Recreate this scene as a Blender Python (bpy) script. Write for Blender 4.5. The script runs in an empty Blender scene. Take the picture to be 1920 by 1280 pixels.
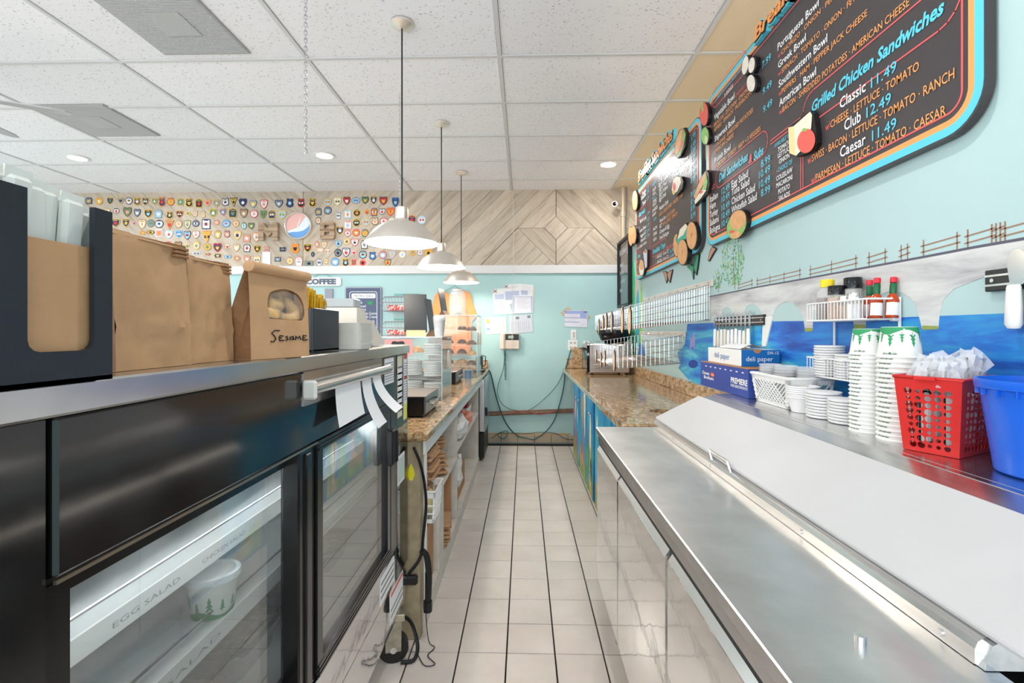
import bpy, math, random
from mathutils import Matrix, Vector
random.seed(7)
SC = bpy.context.scene
COL = SC.collection
PI = math.pi
R = math.radians
# ------------------------------------------------------------------ camera
F = 895.0; EYE = 1.352; TH = math.atan(22 / F)
cam = bpy.data.cameras.new('camera'); camo = bpy.data.objects.new('camera', cam); COL.objects.link(camo)
camo.location = (0, 0, EYE); camo.rotation_euler = (PI / 2, 0, TH)
cam.sensor_width = 36; cam.lens = F / 1920 * 36; cam.shift_y = -18 / 1920; cam.clip_start = 0.02
SC.camera = camo
# ------------------------------------------------------------------ world, lamps, exposure
SC.view_settings.view_transform = 'Standard'; SC.view_settings.look = 'None'
SC.view_settings.gamma = 1; SC.view_settings.exposure = 1.06; SC.view_settings.use_curve_mapping = False
w = bpy.data.worlds.new('daylight'); SC.world = w; w.use_nodes = True
w.node_tree.nodes['Background'].inputs[0].default_value = (0.92, 0.965, 1.0, 1)
w.node_tree.nodes['Background'].inputs[1].default_value = 0.9
def lamp(name, kind, loc, power, color=(1, 1, 1), size=0.15, rot=(0, 0, 0), size_y=None, spread=None):
    l = bpy.data.lights.new(name, kind); o = bpy.data.objects.new(name, l); COL.objects.link(o)
    o.location = loc; o.rotation_euler = rot; l.energy = power; l.color = color
    if kind == 'AREA':
        l.shape = 'RECTANGLE' if size_y else 'DISK'; l.size = size
        if size_y: l.size_y = size_y
        if spread: l.spread = spread
    else: l.shadow_soft_size = size
    return o
DOWN = [(-4.42, 4.62), (-1.945, 4.615), (0.87, 4.93), (-4.4, 2.2), (-1.9, 1.55), (0.2, 1.2), (-4.4, -0.5), (-1.9, -1.2), (0.6, -1.4)]  # first three are visible; the other six are added out of view for brightness
for i, (x, y) in enumerate(DOWN):
    lamp('downlight_lamp', 'AREA', (x, y, 3.055), (9, 8, 8, 8, 7, 7, 5, 5, 4)[i], (1, 0.98, 0.96), 0.13)
PEND = [(-0.68, 2.65, 1.846), (-0.68, 3.93, 1.884), (-0.675, 5.14, 1.884)]
for x, y, z in PEND:
    lamp('pendant_bulb_lamp', 'POINT', (x, y, z + 0.046), 9, (1, 0.93, 0.82), 0.035)
lamp('kitchen_lamp', 'POINT', (2.35, 4.3, 2.35), 13, (1, 0.78, 0.52), 0.12)
lamp('kitchen_lamp', 'POINT', (2.35, 1.6, 2.35), 22, (1, 0.9, 0.8), 0.12)
# added area lamps for daylight from unseen windows, tilted up to brighten the ceiling
lamp('added_shopfront_fill', 'AREA', (-3.0, -2.35, 1.55), 74, (0.93, 0.97, 1.0), 7.5, (R(104), 0, 0), 2.5)
lamp('added_side_fill', 'AREA', (-7.3, 1.4, 1.6), 22, (0.93, 0.97, 1.0), 6.5, (R(104), 0, R(-90)), 2.4)

# ------------------------------------------------------------------ pixel -> plane (placement on real planes)
_c, _s = math.cos(TH), math.sin(TH)
def ray(px, py):
    u = (px - 960) / F; v = (622 - py) / F
    return (u * _c - _s, u * _s + _c, v)
def onX(px, py, x):
    r = ray(px, py); t = x / r[0]; return Vector((x, t * r[1], EYE + t * r[2]))
def onY(px, py, y):
    r = ray(px, py); t = y / r[1]; return Vector((t * r[0], y, EYE + t * r[2]))
def onZ(px, py, z):
    r = ray(px, py); t = (z - EYE) / r[2]; return Vector((t * r[0], t * r[1], z))

# ------------------------------------------------------------------ materials
def lin(c): return tuple(((v / 255) / 12.92 if v / 255 <= 0.04045 else ((v / 255 + 0.055) / 1.055) ** 2.4) for v in c)
MATS = {}
def mat(name, rgb=(200, 200, 200), rough=0.5, metal=0.0, trans=0.0, alpha=1.0, ior=1.45, emit=0, spec=None, coat=0, nz=None, bump=None, sub=0):
    """flat procedural material; nz=(scale, amount[, stretch]) mottles the colour, bump=(scale, strength[, stretch])"""
    if name in MATS: return MATS[name]
    m = bpy.data.materials.new(name); m.use_nodes = True; MATS[name] = m
    nt = m.node_tree; b = nt.nodes['Principled BSDF']
    c = (*lin(rgb), 1)
    b.inputs['Base Color'].default_value = c
    b.inputs['Roughness'].default_value = rough; b.inputs['Metallic'].default_value = metal
    b.inputs['Transmission Weight'].default_value = trans; b.inputs['Alpha'].default_value = alpha; b.inputs['IOR'].default_value = ior
    if spec is not None: b.inputs['Specular IOR Level'].default_value = spec
    if coat: b.inputs['Coat Weight'].default_value = coat; b.inputs['Coat Roughness'].default_value = 0.08
    if sub: b.inputs['Subsurface Weight'].default_value = sub; b.inputs['Subsurface Radius'].default_value = (0.01, 0.01, 0.01)
    if emit: b.inputs['Emission Color'].default_value = c; b.inputs['Emission Strength'].default_value = emit
    m.diffuse_color = c
    def coords(stretch):
        tc = nt.nodes.new('ShaderNodeTexCoord'); mp = nt.nodes.new('ShaderNodeMapping')
        mp.inputs['Scale'].default_value = stretch; nt.links.new(tc.outputs['Object'], mp.inputs['Vector']); return mp.outputs['Vector']
    if nz:
        n = nt.nodes.new('ShaderNodeTexNoise'); n.inputs['Scale'].default_value = nz[0]; n.inputs['Detail'].default_value = 5
        nt.links.new(coords(nz[2] if len(nz) > 2 else (1, 1, 1)), n.inputs['Vector'])
        r = nt.nodes.new('ShaderNodeValToRGB'); a = nz[1]
        r.color_ramp.elements[0].position = 0.3; r.color_ramp.elements[1].position = 0.7
        r.color_ramp.elements[0].color = (*[v * (1 - a) for v in c[:3]], 1)
        r.color_ramp.elements[1].color = (*[min(1, v * (1 + a * 0.6)) for v in c[:3]], 1)
        nt.links.new(n.outputs['Fac'], r.inputs['Fac']); nt.links.new(r.outputs['Color'], b.inputs['Base Color'])
    if bump:
        n = nt.nodes.new('ShaderNodeTexNoise'); n.inputs['Scale'].default_value = bump[0]; n.inputs['Detail'].default_value = 3
        nt.links.new(coords(bump[2] if len(bump) > 2 else (1, 1, 1)), n.inputs['Vector'])
        bp = nt.nodes.new('ShaderNodeBump'); bp.inputs['Strength'].default_value = bump[1]; bp.inputs['Distance'].default_value = bump[3] if len(bump) > 3 else 0.002
        nt.links.new(n.outputs['Fac'], bp.inputs['Height']); nt.links.new(bp.outputs['Normal'], b.inputs['Normal'])
    return m
def glassy(name, tint, ior, haze=0.03, rough=0.015):
    """thin clear sheet: Fresnel reflection over transparency, with a trace of haze"""
    m = bpy.data.materials.new(name); m.use_nodes = True; MATS[name] = m; nt = m.node_tree; nt.nodes.remove(nt.nodes['Principled BSDF'])
    out = nt.nodes['Material Output']; tr = nt.nodes.new('ShaderNodeBsdfTransparent'); gl = nt.nodes.new('ShaderNodeBsdfGlossy'); df = nt.nodes.new('ShaderNodeBsdfDiffuse'); fr = nt.nodes.new('ShaderNodeFresnel'); m1 = nt.nodes.new('ShaderNodeMixShader'); m2 = nt.nodes.new('ShaderNodeMixShader')
    tr.inputs[0].default_value = (*lin(tint), 1); df.inputs[0].default_value = (0.8, 0.82, 0.83, 1); gl.inputs['Roughness'].default_value = rough
    ge = nt.nodes.new('ShaderNodeNewGeometry'); mr = nt.nodes.new('ShaderNodeMapRange'); mr.inputs['To Min'].default_value = ior; mr.inputs['To Max'].default_value = 1 / ior
    nt.links.new(ge.outputs['Backfacing'], mr.inputs['Value']); nt.links.new(mr.outputs[0], fr.inputs[0])
    m1.inputs[0].default_value = haze
    nt.links.new(tr.outputs[0], m1.inputs[1]); nt.links.new(df.outputs[0], m1.inputs[2]); nt.links.new(fr.outputs[0], m2.inputs[0]); nt.links.new(m1.outputs[0], m2.inputs[1]); nt.links.new(gl.outputs[0], m2.inputs[2]); nt.links.new(m2.outputs[0], out.inputs[0]); m.diffuse_color = (0.8, 0.85, 0.86, 0.3); return m
def ramp_mat(name, scale, stops, rough=0.4, kind='noise', rot=0, stretch=(1, 1, 1), detail=6, bump=0, rndval=0, coat=0, rough2=0.6, dist=0):
    m = bpy.data.materials.new(name); m.use_nodes = True; MATS[name] = m
    nt = m.node_tree; b = nt.nodes['Principled BSDF']; b.inputs['Roughness'].default_value = rough
    tc = nt.nodes.new('ShaderNodeTexCoord'); mp0 = nt.nodes.new('ShaderNodeMapping'); mp = nt.nodes.new('ShaderNodeMapping')
    mp0.inputs['Rotation'].default_value = (0, rot, 0)
    mp.inputs['Scale'].default_value = stretch
    nt.links.new(tc.outputs['Object'], mp0.inputs['Vector'])
    if rndval:   # shift the texture and the brightness per piece
        oi = nt.nodes.new('ShaderNodeObjectInfo'); ad = nt.nodes.new('ShaderNodeVectorMath'); ad.operation = 'ADD'
        ml = nt.nodes.new('ShaderNodeMath'); ml.operation = 'MULTIPLY'; ml.inputs[1].default_value = 37
        nt.links.new(oi.outputs['Random'], ml.inputs[0]); nt.links.new(mp0.outputs[0], ad.inputs[0]); nt.links.new(ml.outputs[0], ad.inputs[1])
        nt.links.new(ad.outputs[0], mp.inputs['Vector'])
    else: nt.links.new(mp0.outputs[0], mp.inputs['Vector'])
    if kind == 'noise':
        n = nt.nodes.new('ShaderNodeTexNoise'); n.inputs['Scale'].default_value = scale; n.inputs['Detail'].default_value = detail; n.inputs['Roughness'].default_value = rough2
        n.inputs['Distortion'].default_value = dist
        out = n.outputs['Fac']
    else:
        n = nt.nodes.new('ShaderNodeTexVoronoi'); n.inputs['Scale'].default_value = scale; out = n.outputs['Distance' if kind == 'vor' else 'Color']
    nt.links.new(mp.outputs['Vector'], n.inputs['Vector'])
    r = nt.nodes.new('ShaderNodeValToRGB'); cr = r.color_ramp
    while len(cr.elements) < len(stops): cr.elements.new(0.5)
    for e, (p, c) in zip(cr.elements, stops): e.position = p; e.color = (*lin(c), 1)
    nt.links.new(out, r.inputs['Fac']); col = r.outputs['Color']
    if rndval:
        hs = nt.nodes.new('ShaderNodeHueSaturation'); mr = nt.nodes.new('ShaderNodeMapRange')
        mr.inputs['To Min'].default_value = 1 - rndval; mr.inputs['To Max'].default_value = 1 + rndval * 0.6
        nt.links.new(oi.outputs['Random'], mr.inputs['Value']); nt.links.new(mr.outputs[0], hs.inputs['Value'])
        nt.links.new(col, hs.inputs['Color']); col = hs.outputs['Color']
    nt.links.new(col, b.inputs['Base Color'])
    if bump:
        bp = nt.nodes.new('ShaderNodeBump'); bp.inputs['Strength'].default_value = bump; bp.inputs['Distance'].default_value = 0.003
        nt.links.new(out, bp.inputs['Height']); nt.links.new(bp.outputs['Normal'], b.inputs['Normal'])
    if coat: b.inputs['Coat Weight'].default_value = coat; b.inputs['Coat Roughness'].default_value = 0.05
    return m

# ------------------------------------------------------------------ mesh builder
class MB:
    def __init__(s): s.V = []; s.Fc = []; s.Mi = []; s.Sm = []; s.T = Matrix.Identity(4)
    def add(s, vs, fs, m=0, sm=False):
        o = len(s.V); T = s.T
        s.V += [T @ Vector(v) for v in vs]
        for f in fs: s.Fc.append([i + o for i in f]); s.Mi.append(m); s.Sm.append(sm)
        return s
    def at(s, loc=(0, 0, 0), rz=0, rx=0, ry=0, sc=1):
        s.T = Matrix.Translation(loc) @ Matrix.Rotation(rz, 4, 'Z') @ Matrix.Rotation(ry, 4, 'Y') @ Matrix.Rotation(rx, 4, 'X') @ Matrix.Scale(sc, 4); return s
    def quad(s, a, b, c, d, m=0): return s.add([a, b, c, d], [(0, 1, 2, 3)], m)
    def box(s, x0, x1, y0, y1, z0, z1, b=0.0, m=0):
        if b <= 0:
            v = [(x, y, z) for z in (z0, z1) for y in (y0, y1) for x in (x0, x1)]
            return s.add(v, [(0, 2, 3, 1), (4, 5, 7, 6), (0, 1, 5, 4), (2, 6, 7, 3), (0, 4, 6, 2), (1, 3, 7, 5)], m)
        b = min(b, (x1 - x0) / 2.01, (y1 - y0) / 2.01, (z1 - z0) / 2.01)
        V = []; idx = {}
        X, Y, Z = (x0, x1), (y0, y1), (z0, z1); sg = (1, -1)
        for i in (0, 1):
            for j in (0, 1):
                for k in (0, 1):
                    P = (X[i], Y[j], Z[k]); D = (sg[i] * b, sg[j] * b, sg[k] * b)
                    for a in range(3):   # vertex lying on face with axis a
                        q = [P[t] + (0 if t == a else D[t]) for t in range(3)]
                        idx[(i, j, k, a)] = len(V); V.append(q)
        fs = []
        def g(c, a): return idx[(*c, a)]
        for a in range(3):
            o1, o2 = [t for t in range(3) if t != a]
            for e in (0, 1):
                cs = []
                for p, q in ((0, 0), (1, 0), (1, 1), (0, 1)):
                    c = [0, 0, 0]; c[a] = e; c[o1] = p; c[o2] = q; cs.append(g(tuple(c), a))
                if (e == 0) == (a != 1): cs.reverse()
                fs.append(cs)
            for p in (0, 1):
                for q in (0, 1):
                    c0 = [0, 0, 0]; c1 = [0, 0, 0]; c0[o1] = c1[o1] = p; c0[o2] = c1[o2] = q; c1[a] = 1
                    f = [g(tuple(c0), o1), g(tuple(c1), o1), g(tuple(c1), o2), g(tuple(c0), o2)]
                    if (p == q) == (a != 1): f.reverse()
                    fs.append(f)
        for i in (0, 1):
            for j in (0, 1):
                for k in (0, 1):
                    f = [idx[(i, j, k, 0)], idx[(i, j, k, 1)], idx[(i, j, k, 2)]]
                    if (i + j + k) % 2 == 0: f.reverse()
                    fs.append(f)
        return s.add(V, fs, m)
    def lathe(s, prof, c=(0, 0, 0), n=24, m=0, sm=True, capb=False, capt=False, sx=1, sy=1):
        vs = []; fs = []
        for r, z in prof:
            for i in range(n):
                a = 2 * PI * i / n; vs.append((c[0] + r * sx * math.cos(a), c[1] + r * sy * math.sin(a), c[2] + z))
        for k in range(len(prof) - 1):
            for i in range(n):
                j = (i + 1) % n; fs.append((k * n + i, k * n + j, (k + 1) * n + j, (k + 1) * n + i))
        s.add(vs, fs, m, sm)
        if capb: s.add(vs[:n], [tuple(range(n))[::-1]], m)
        if capt: s.add(vs[-n:], [tuple(range(n))], m)
        return s
    def cyl(s, p0, p1, r0, r1=None, n=12, m=0, caps=True, sm=True):
        r1 = r0 if r1 is None else r1
        p0 = Vector(p0); p1 = Vector(p1); d = (p1 - p0).normalized()
        a = d.cross(Vector((0, 0, 1)) if abs(d.z) < 0.9 else Vector((1, 0, 0))).normalized(); b = d.cross(a)
        vs = [p + (a * math.cos(2 * PI * i / n) + b * math.sin(2 * PI * i / n)) * r for p, r in ((p0, r0), (p1, r1)) for i in range(n)]
        s.add(vs, [(i, (i + 1) % n, n + (i + 1) % n, n + i) for i in range(n)], m, sm)
        if caps: s.add(vs, [tuple(range(n))[::-1], tuple(range(n, 2 * n))], m)
        return s
    def tube(s, pts, r, n=6, m=0, closed=False):
        P = [Vector(p) for p in pts]; k = len(P); up = None; vs = []
        for i in range(k):
            d = (P[(i + 1) % k] - P[i - 1]) if (closed or 0 < i < k - 1) else (P[1] - P[0] if i == 0 else P[-1] - P[-2])
            d.normalize()
            if up is None: up = d.cross(Vector((0.31, 0.2, 0.93))).normalized()
            up = (up - d * up.dot(d)).normalized(); b = d.cross(up)
            vs += [P[i] + (up * math.cos(2 * PI * j / n) + b * math.sin(2 * PI * j / n)) * r for j in range(n)]
        fs = []
        for i in range(k if closed else k - 1):
            q = (i + 1) % k
            fs += [(i * n + j, i * n + (j + 1) % n, q * n + (j + 1) % n, q * n + j) for j in range(n)]
        if not closed: fs += [tuple(range(n))[::-1], tuple(range((k - 1) * n, k * n))]
        return s.add(vs, fs, m, n > 4)
    def prism(s, poly, fn, w0, w1, m=0, ms=None, sm=False):
        """poly: 2-D outline; fn(u, v, w) -> point"""
        n = len(poly); vs = [fn(u, v, w0) for u, v in poly] + [fn(u, v, w1) for u, v in poly]
        s.add(vs, [tuple(range(n))[::-1], tuple(range(n, 2 * n))], m)
        s.add(vs, [(i, (i + 1) % n, n + (i + 1) % n, n + i) for i in range(n)], m if ms is None else ms, sm); return s
    def flat(s, poly, fn, w, m=0): return s.add([fn(u, v, w) for u, v in poly], [tuple(range(len(poly)))], m)
    def ring(s, outer, inner, fn, w0, w1, m=0):
        """a plate with a hole; both outlines have the same number of points"""
        n = len(outer); vs = []
        for w in (w0, w1): vs += [fn(u, v, w) for u, v in outer] + [fn(u, v, w) for u, v in inner]
        fs = []
        for i in range(n):
            j = (i + 1) % n
            fs += [(i, n + i, n + j, j), (2 * n + i, 2 * n + j, 3 * n + j, 3 * n + i), (i, j, 2 * n + j, 2 * n + i), (n + j, n + i, 3 * n + i, 3 * n + j)]
        return s.add(vs, fs, m)
    def ball(s, c, rx, ry, rz, n=12, k=7, m=0):
        prof = [(math.sin(PI * i / k), -math.cos(PI * i / k)) for i in range(k + 1)]
        vs = []; fs = []
        for r, z in prof:
            for i in range(n): a = 2 * PI * i / n; vs.append((c[0] + rx * r * math.cos(a), c[1] + ry * r * math.sin(a), c[2] + rz * z))
        for q in range(k):
            for i in range(n): j = (i + 1) % n; fs.append((q * n + i, q * n + j, (q + 1) * n + j, (q + 1) * n + i))
        return s.add(vs, fs, m, True)
    def text(s, st, A, B, up, m=0, shear=0.0, bold=0.0):
        """letters whose line runs from A to B (points), cap height = |up| along up"""
        V, Fs, w_ = text_geo(st, bold); A = Vector(A); U = (Vector(B) - A) / w_; W = Vector(up)
        return s.add([A + U * (x + shear * y) + W * y for x, y in V], Fs, m)
    def build(s, name, mats, parent=None, org=None, **kw):
        me = bpy.data.meshes.new(name)
        if org is None: org = ORG.get(parent.name, Vector((0, 0, 0))) if parent else Vector((0, 0, 0))
        org = Vector(org)
        me.from_pydata([tuple(v - org) for v in s.V], [], s.Fc)
        for mm in (mats if isinstance(mats, (list, tuple)) else [mats]): me.materials.append(mm)
        me.polygons.foreach_set('material_index', s.Mi); me.polygons.foreach_set('use_smooth', s.Sm)
        me.update()
        if any(s.Sm): me.set_sharp_from_angle(angle=R(40))
        o = bpy.data.objects.new(name, me); COL.objects.link(o)
        if parent: o.parent = parent; ORG[o.name] = org
        else: o.location = org; ORG[o.name] = org
        return tag(o, **kw)
ORG = {}
_TX = {}
def text_geo(st, bold=0.0):
    k = (st, bold)
    if k in _TX: return _TX[k]
    cu = bpy.data.curves.new('t', 'FONT'); cu.body = st; cu.size = 1; cu.resolution_u = 2; cu.offset = bold
    o = bpy.data.objects.new('t', cu); me = bpy.data.meshes.new_from_object(o)
    H = 0.729
    V = [(v.co.x, v.co.y / H) for v in me.vertices]; Fs = [tuple(p.vertices) for p in me.polygons]
    x0 = min((v[0] for v in V), default=0); x1 = max((v[0] for v in V), default=1)
    V = [(x - x0, y) for x, y in V]
    bpy.data.objects.remove(o); bpy.data.curves.remove(cu); bpy.data.meshes.remove(me)
    _TX[k] = (V, Fs, max(x1 - x0, 1e-4)); return _TX[k]
def tag(o, label=None, cat=None, group=None, kind=None):
    if label: o['label'] = label
    if cat: o['category'] = cat
    if group: o['group'] = group
    if kind: o['kind'] = kind
    return o
def thing(name, label, cat, loc, group=None):
    o = bpy.data.objects.new(name, None); COL.objects.link(o); o.location = loc; o.empty_display_size = 0.05
    ORG[o.name] = Vector(loc); return tag(o, label, cat, group)
def copy_tree(o, loc=None, rz=None, parent=None, label=None, group=None):
    c = o.copy(); COL.objects.link(c)
    if parent: c.parent = parent
    if loc is not None: c.location = loc; ORG[c.name] = Vector(loc)
    if rz is not None: c.rotation_euler = (0, 0, rz)
    if label: c['label'] = label
    if group: c['group'] = group
    for ch in list(o.children): copy_tree(ch, parent=c)
    return c
def rrect(x0, x1, y0, y1, r, n=4):
    out = []
    for cx, cy, a0 in ((x1 - r, y1 - r, 0), (x0 + r, y1 - r, 90), (x0 + r, y0 + r, 180), (x1 - r, y0 + r, 270)):
        for i in range(n + 1):
            a = R(a0 + 90 * i / n); out.append((cx + r * math.cos(a), cy + r * math.sin(a)))
    return out
def ell(cx, cy, rx, ry, n=20): return [(cx + rx * math.cos(2 * PI * i / n), cy + ry * math.sin(2 * PI * i / n)) for i in range(n)]
ORD = ['topmost', 'second', 'third', 'fourth', 'fifth', 'sixth', 'seventh', 'eighth', 'ninth', 'tenth', 'eleventh', 'twelfth', 'thirteenth', 'fourteenth', 'fifteenth', 'sixteenth', 'seventeenth', 'eighteenth', 'nineteenth', 'twentieth',
       'twenty-first', 'twenty-second', 'twenty-third', 'twenty-fourth', 'twenty-fifth', 'twenty-sixth']
def fnY(y): return lambda u, v, w: (u, y - w, v)        # plate on a wall facing the camera: u = x, v = z, w = towards -y
def fnX(x): return lambda u, v, w: (x - w, u, v)        # plate on the right wall: u = y, v = z, w = towards -x
def fnXl(x): return lambda u, v, w: (x + w, u, v)       # plate on a front facing +x
def fnZ(z): return lambda u, v, w: (u, v, z + w)
# ================================================================== materials
steel = mat('brushed_steel', (214, 214, 214), 0.24, 1.0, nz=(60, 0.10, (1, 0.08, 1)), bump=(220, 0.06, (1, 0.05, 1)))
steel_top = mat('worn_steel_top', (226, 226, 226), 0.30, 1.0, nz=(9, 0.13), bump=(160, 0.10, (0.3, 1, 1)))
steel_mirror = mat('polished_steel', (222, 223, 224), 0.07, 1.0, bump=(5, 0.35, (0.2, 1, 1.6), 0.006))
chrome = mat('chrome_wire', (210, 210, 212), 0.12, 1.0)
alu = mat('spun_aluminium', (240, 234, 226), 0.38, 1.0, bump=(90, 0.08, (0.1, 0.1, 1)))
black_gloss = mat('black_glossy_laminate', (22, 22, 23), 0.14, coat=0.4, bump=(3, 0.15, (1, 1, 1), 0.004))
black = mat('black_plastic', (20, 20, 22), 0.4)
black_satin = mat('black_satin_board', (30, 36, 44), 0.38, bump=(300, 0.1))
white_paint = mat('white_paint', (226, 226, 224), 0.5)
dirty_white = mat('scuffed_white_paint', (214, 206, 196), 0.5, nz=(14, 0.12))
white_plastic = mat('white_plastic', (236, 236, 234), 0.35)
offwhite = mat('cream_plastic', (228, 218, 204), 0.4)
paper = mat('white_paper', (232, 232, 234), 0.7)
paper_grey = mat('grey_print_paper', (206, 210, 222), 0.7, nz=(60, 0.12))
kraft = mat('kraft_paper', (190, 148, 108), 0.62, nz=(18, 0.10), bump=(26, 0.35, (1, 1, 1), 0.004))
kraft_dark = mat('kraft_paper_side', (150, 108, 72), 0.65, nz=(18, 0.12))
card = mat('brown_cardboard', (176, 126, 84), 0.65, nz=(10, 0.08))
clear = glassy('clear_acrylic', (250, 252, 252), 1.45, 0.05, 0.03)
clear2 = mat('clear_plastic', (240, 242, 244), 0.12, alpha=0.34, nz=(80, 0.1))
glass = glassy('case_glass', (232, 236, 236), 1.9, 0.05)
ink = mat('black_ink', (24, 24, 26), 0.5)
glass2 = glassy('coated_case_glass', (226, 232, 232), 3.0, 0.04)
def granite(name, b):
    m = ramp_mat(name, 26, [(0.30, (48, 34, 26)), (0.40, (116, 86, 58)), (0.50, (176, 142, 102)), (0.60, (206, 180, 144)), (0.74, (158, 118, 82))], 0.10, stretch=(1.6, 0.7, 1.4), detail=9, rough2=0.75, coat=0.25, bump=b, dist=0.6)
    return m
gran = granite('polished_granite', 0)
gran_rough = granite('chiselled_granite', 0.9); 
gran_rough.node_tree.nodes['Principled BSDF'].inputs['Roughness'].default_value = 0.55
turq = mat('turquoise_paint', (172, 208, 208), 0.5, nz=(3, 0.03))
turq_r = mat('pale_turquoise_mural_ground', (180, 206, 206), 0.55, nz=(2.5, 0.03))
trimw = mat('white_trim_paint', (216, 216, 216), 0.5)
tilem = ramp_mat('glazed_floor_tile', 3, [(0.3, (204, 194, 186)), (0.7, (222, 213, 205))], 0.22, rndval=0.035)
grout = mat('dark_grout', (30, 22, 20), 0.8)
ceil_tile_m = None
def make_ceiling(name, base, speck):
    m = bpy.data.materials.new(name); m.use_nodes = True; nt = m.node_tree; b = nt.nodes['Principled BSDF']; b.inputs['Roughness'].default_value = 0.85
    tc = nt.nodes.new('ShaderNodeTexCoord'); mp = nt.nodes.new('ShaderNodeMapping'); mp.inputs['Scale'].default_value = (0.75, 1, 1)
    oi = nt.nodes.new('ShaderNodeObjectInfo')
    n = nt.nodes.new('ShaderNodeTexNoise'); n.inputs['Scale'].default_value = 95; n.inputs['Detail'].default_value = 2
    n2 = nt.nodes.new('ShaderNodeTexNoise'); n2.inputs['Scale'].default_value = 6
    nt.links.new(tc.outputs['Object'], mp.inputs['Vector']); nt.links.new(mp.outputs[0], n.inputs['Vector']); nt.links.new(tc.outputs['Object'], n2.inputs['Vector'])
    r = nt.nodes.new('ShaderNodeValToRGB'); r.color_ramp.elements[0].position = 0.30; r.color_ramp.elements[1].position = 0.36
    r.color_ramp.elements[0].color = (*lin(speck), 1); r.color_ramp.elements[1].color = (*lin(base), 1)
    nt.links.new(n.outputs['Fac'], r.inputs['Fac'])
    mx = nt.nodes.new('ShaderNodeHueSaturation'); mr = nt.nodes.new('ShaderNodeMapRange'); mr.inputs['To Min'].default_value = 0.95; mr.inputs['To Max'].default_value = 1.03
    nt.links.new(oi.outputs['Random'], mr.inputs['Value']); nt.links.new(mr.outputs[0], mx.inputs['Value']); nt.links.new(r.outputs['Color'], mx.inputs['Color'])
    nt.links.new(mx.outputs['Color'], b.inputs['Base Color'])
    bp = nt.nodes.new('ShaderNodeBump'); bp.inputs['Strength'].default_value = 0.25; bp.inputs['Distance'].default_value = 0.002
    nt.links.new(r.outputs['Color'], bp.inputs['Height']); nt.links.new(bp.outputs['Normal'], b.inputs['Normal'])
    MATS[name] = m; return m
ceil_m = make_ceiling('fissured_ceiling_tile', (236, 236, 239), (176, 176, 178))
tan_m = mat('tan_vinyl_ceiling_tile', (222, 206, 180), 0.6)
wood_a = ramp_mat('whitewashed_plank_rising', 7, [(0.25, (158, 142, 122)), (0.45, (186, 172, 154)), (0.6, (196, 184, 168)), (0.8, (172, 156, 136))], 0.65, rot=R(45), stretch=(0.5, 1, 3), detail=8, rndval=0.14, bump=0.2, dist=0.4)
wood_b = ramp_mat('whitewashed_plank_falling', 7, [(0.25, (158, 142, 122)), (0.45, (186, 172, 154)), (0.6, (196, 184, 168)), (0.8, (172, 156, 136))], 0.65, rot=R(-45), stretch=(0.5, 1, 3), detail=8, rndval=0.14, bump=0.2, dist=0.4)
wood_l = ramp_mat('rustic_letter_wood', 6, [(0.3, (120, 98, 76)), (0.6, (182, 156, 128))], 0.65, stretch=(1, 1, 7), detail=7)

# ================================================================== room shell
WB = 5.83; HC = 3.075; XR = 1.17; XL = -7.5; YB = -2.5; XK = 3.6
mb = MB(); mb.box(XL, XK, YB, WB, -0.08, -0.012); floor = mb.build('floor', grout, kind='structure')
tp = 0.2032; gx = onZ(944 + 3, 1280, 0).x; gy = 2.0095
mt = MB(); mt.box(-tp / 2 + 0.0032, tp / 2 - 0.0032, -tp / 2 + 0.002, tp / 2 - 0.002, -0.012, 0, 0.0012)
t0 = None
for i in range(-4, 5):
    for j in range(-8, 19):
        x = gx + (i + 0.5) * tp; y = gy + (j + 0.5) * tp
        if not (-0.75 < x < 0.75 and y + tp / 2 < WB - 0.005): continue
        if t0 is None: t0 = mt.build('floor_tile', tilem, floor); o = t0
        else: o = t0.copy(); COL.objects.link(o)
        o.location = (x, y, random.uniform(-0.0006, 0.0006))
mb = MB()
for i in range(-36, 18):
    for j in range(-22, 19):
        x = gx + (i + 0.5) * tp; y = gy + (j + 0.5) * tp
        if (-0.75 < x < 0.75 and y > gy - 8 * tp) or x > XK - 0.1 or x < XL + 0.1: continue
        mb.box(x - tp / 2 + 0.002, x + tp / 2 - 0.002, y - tp / 2 + 0.002, y + tp / 2 - 0.002, -0.011, 0)
o = mb.build('tile_field', tilem, floor, kind='stuff')

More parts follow.
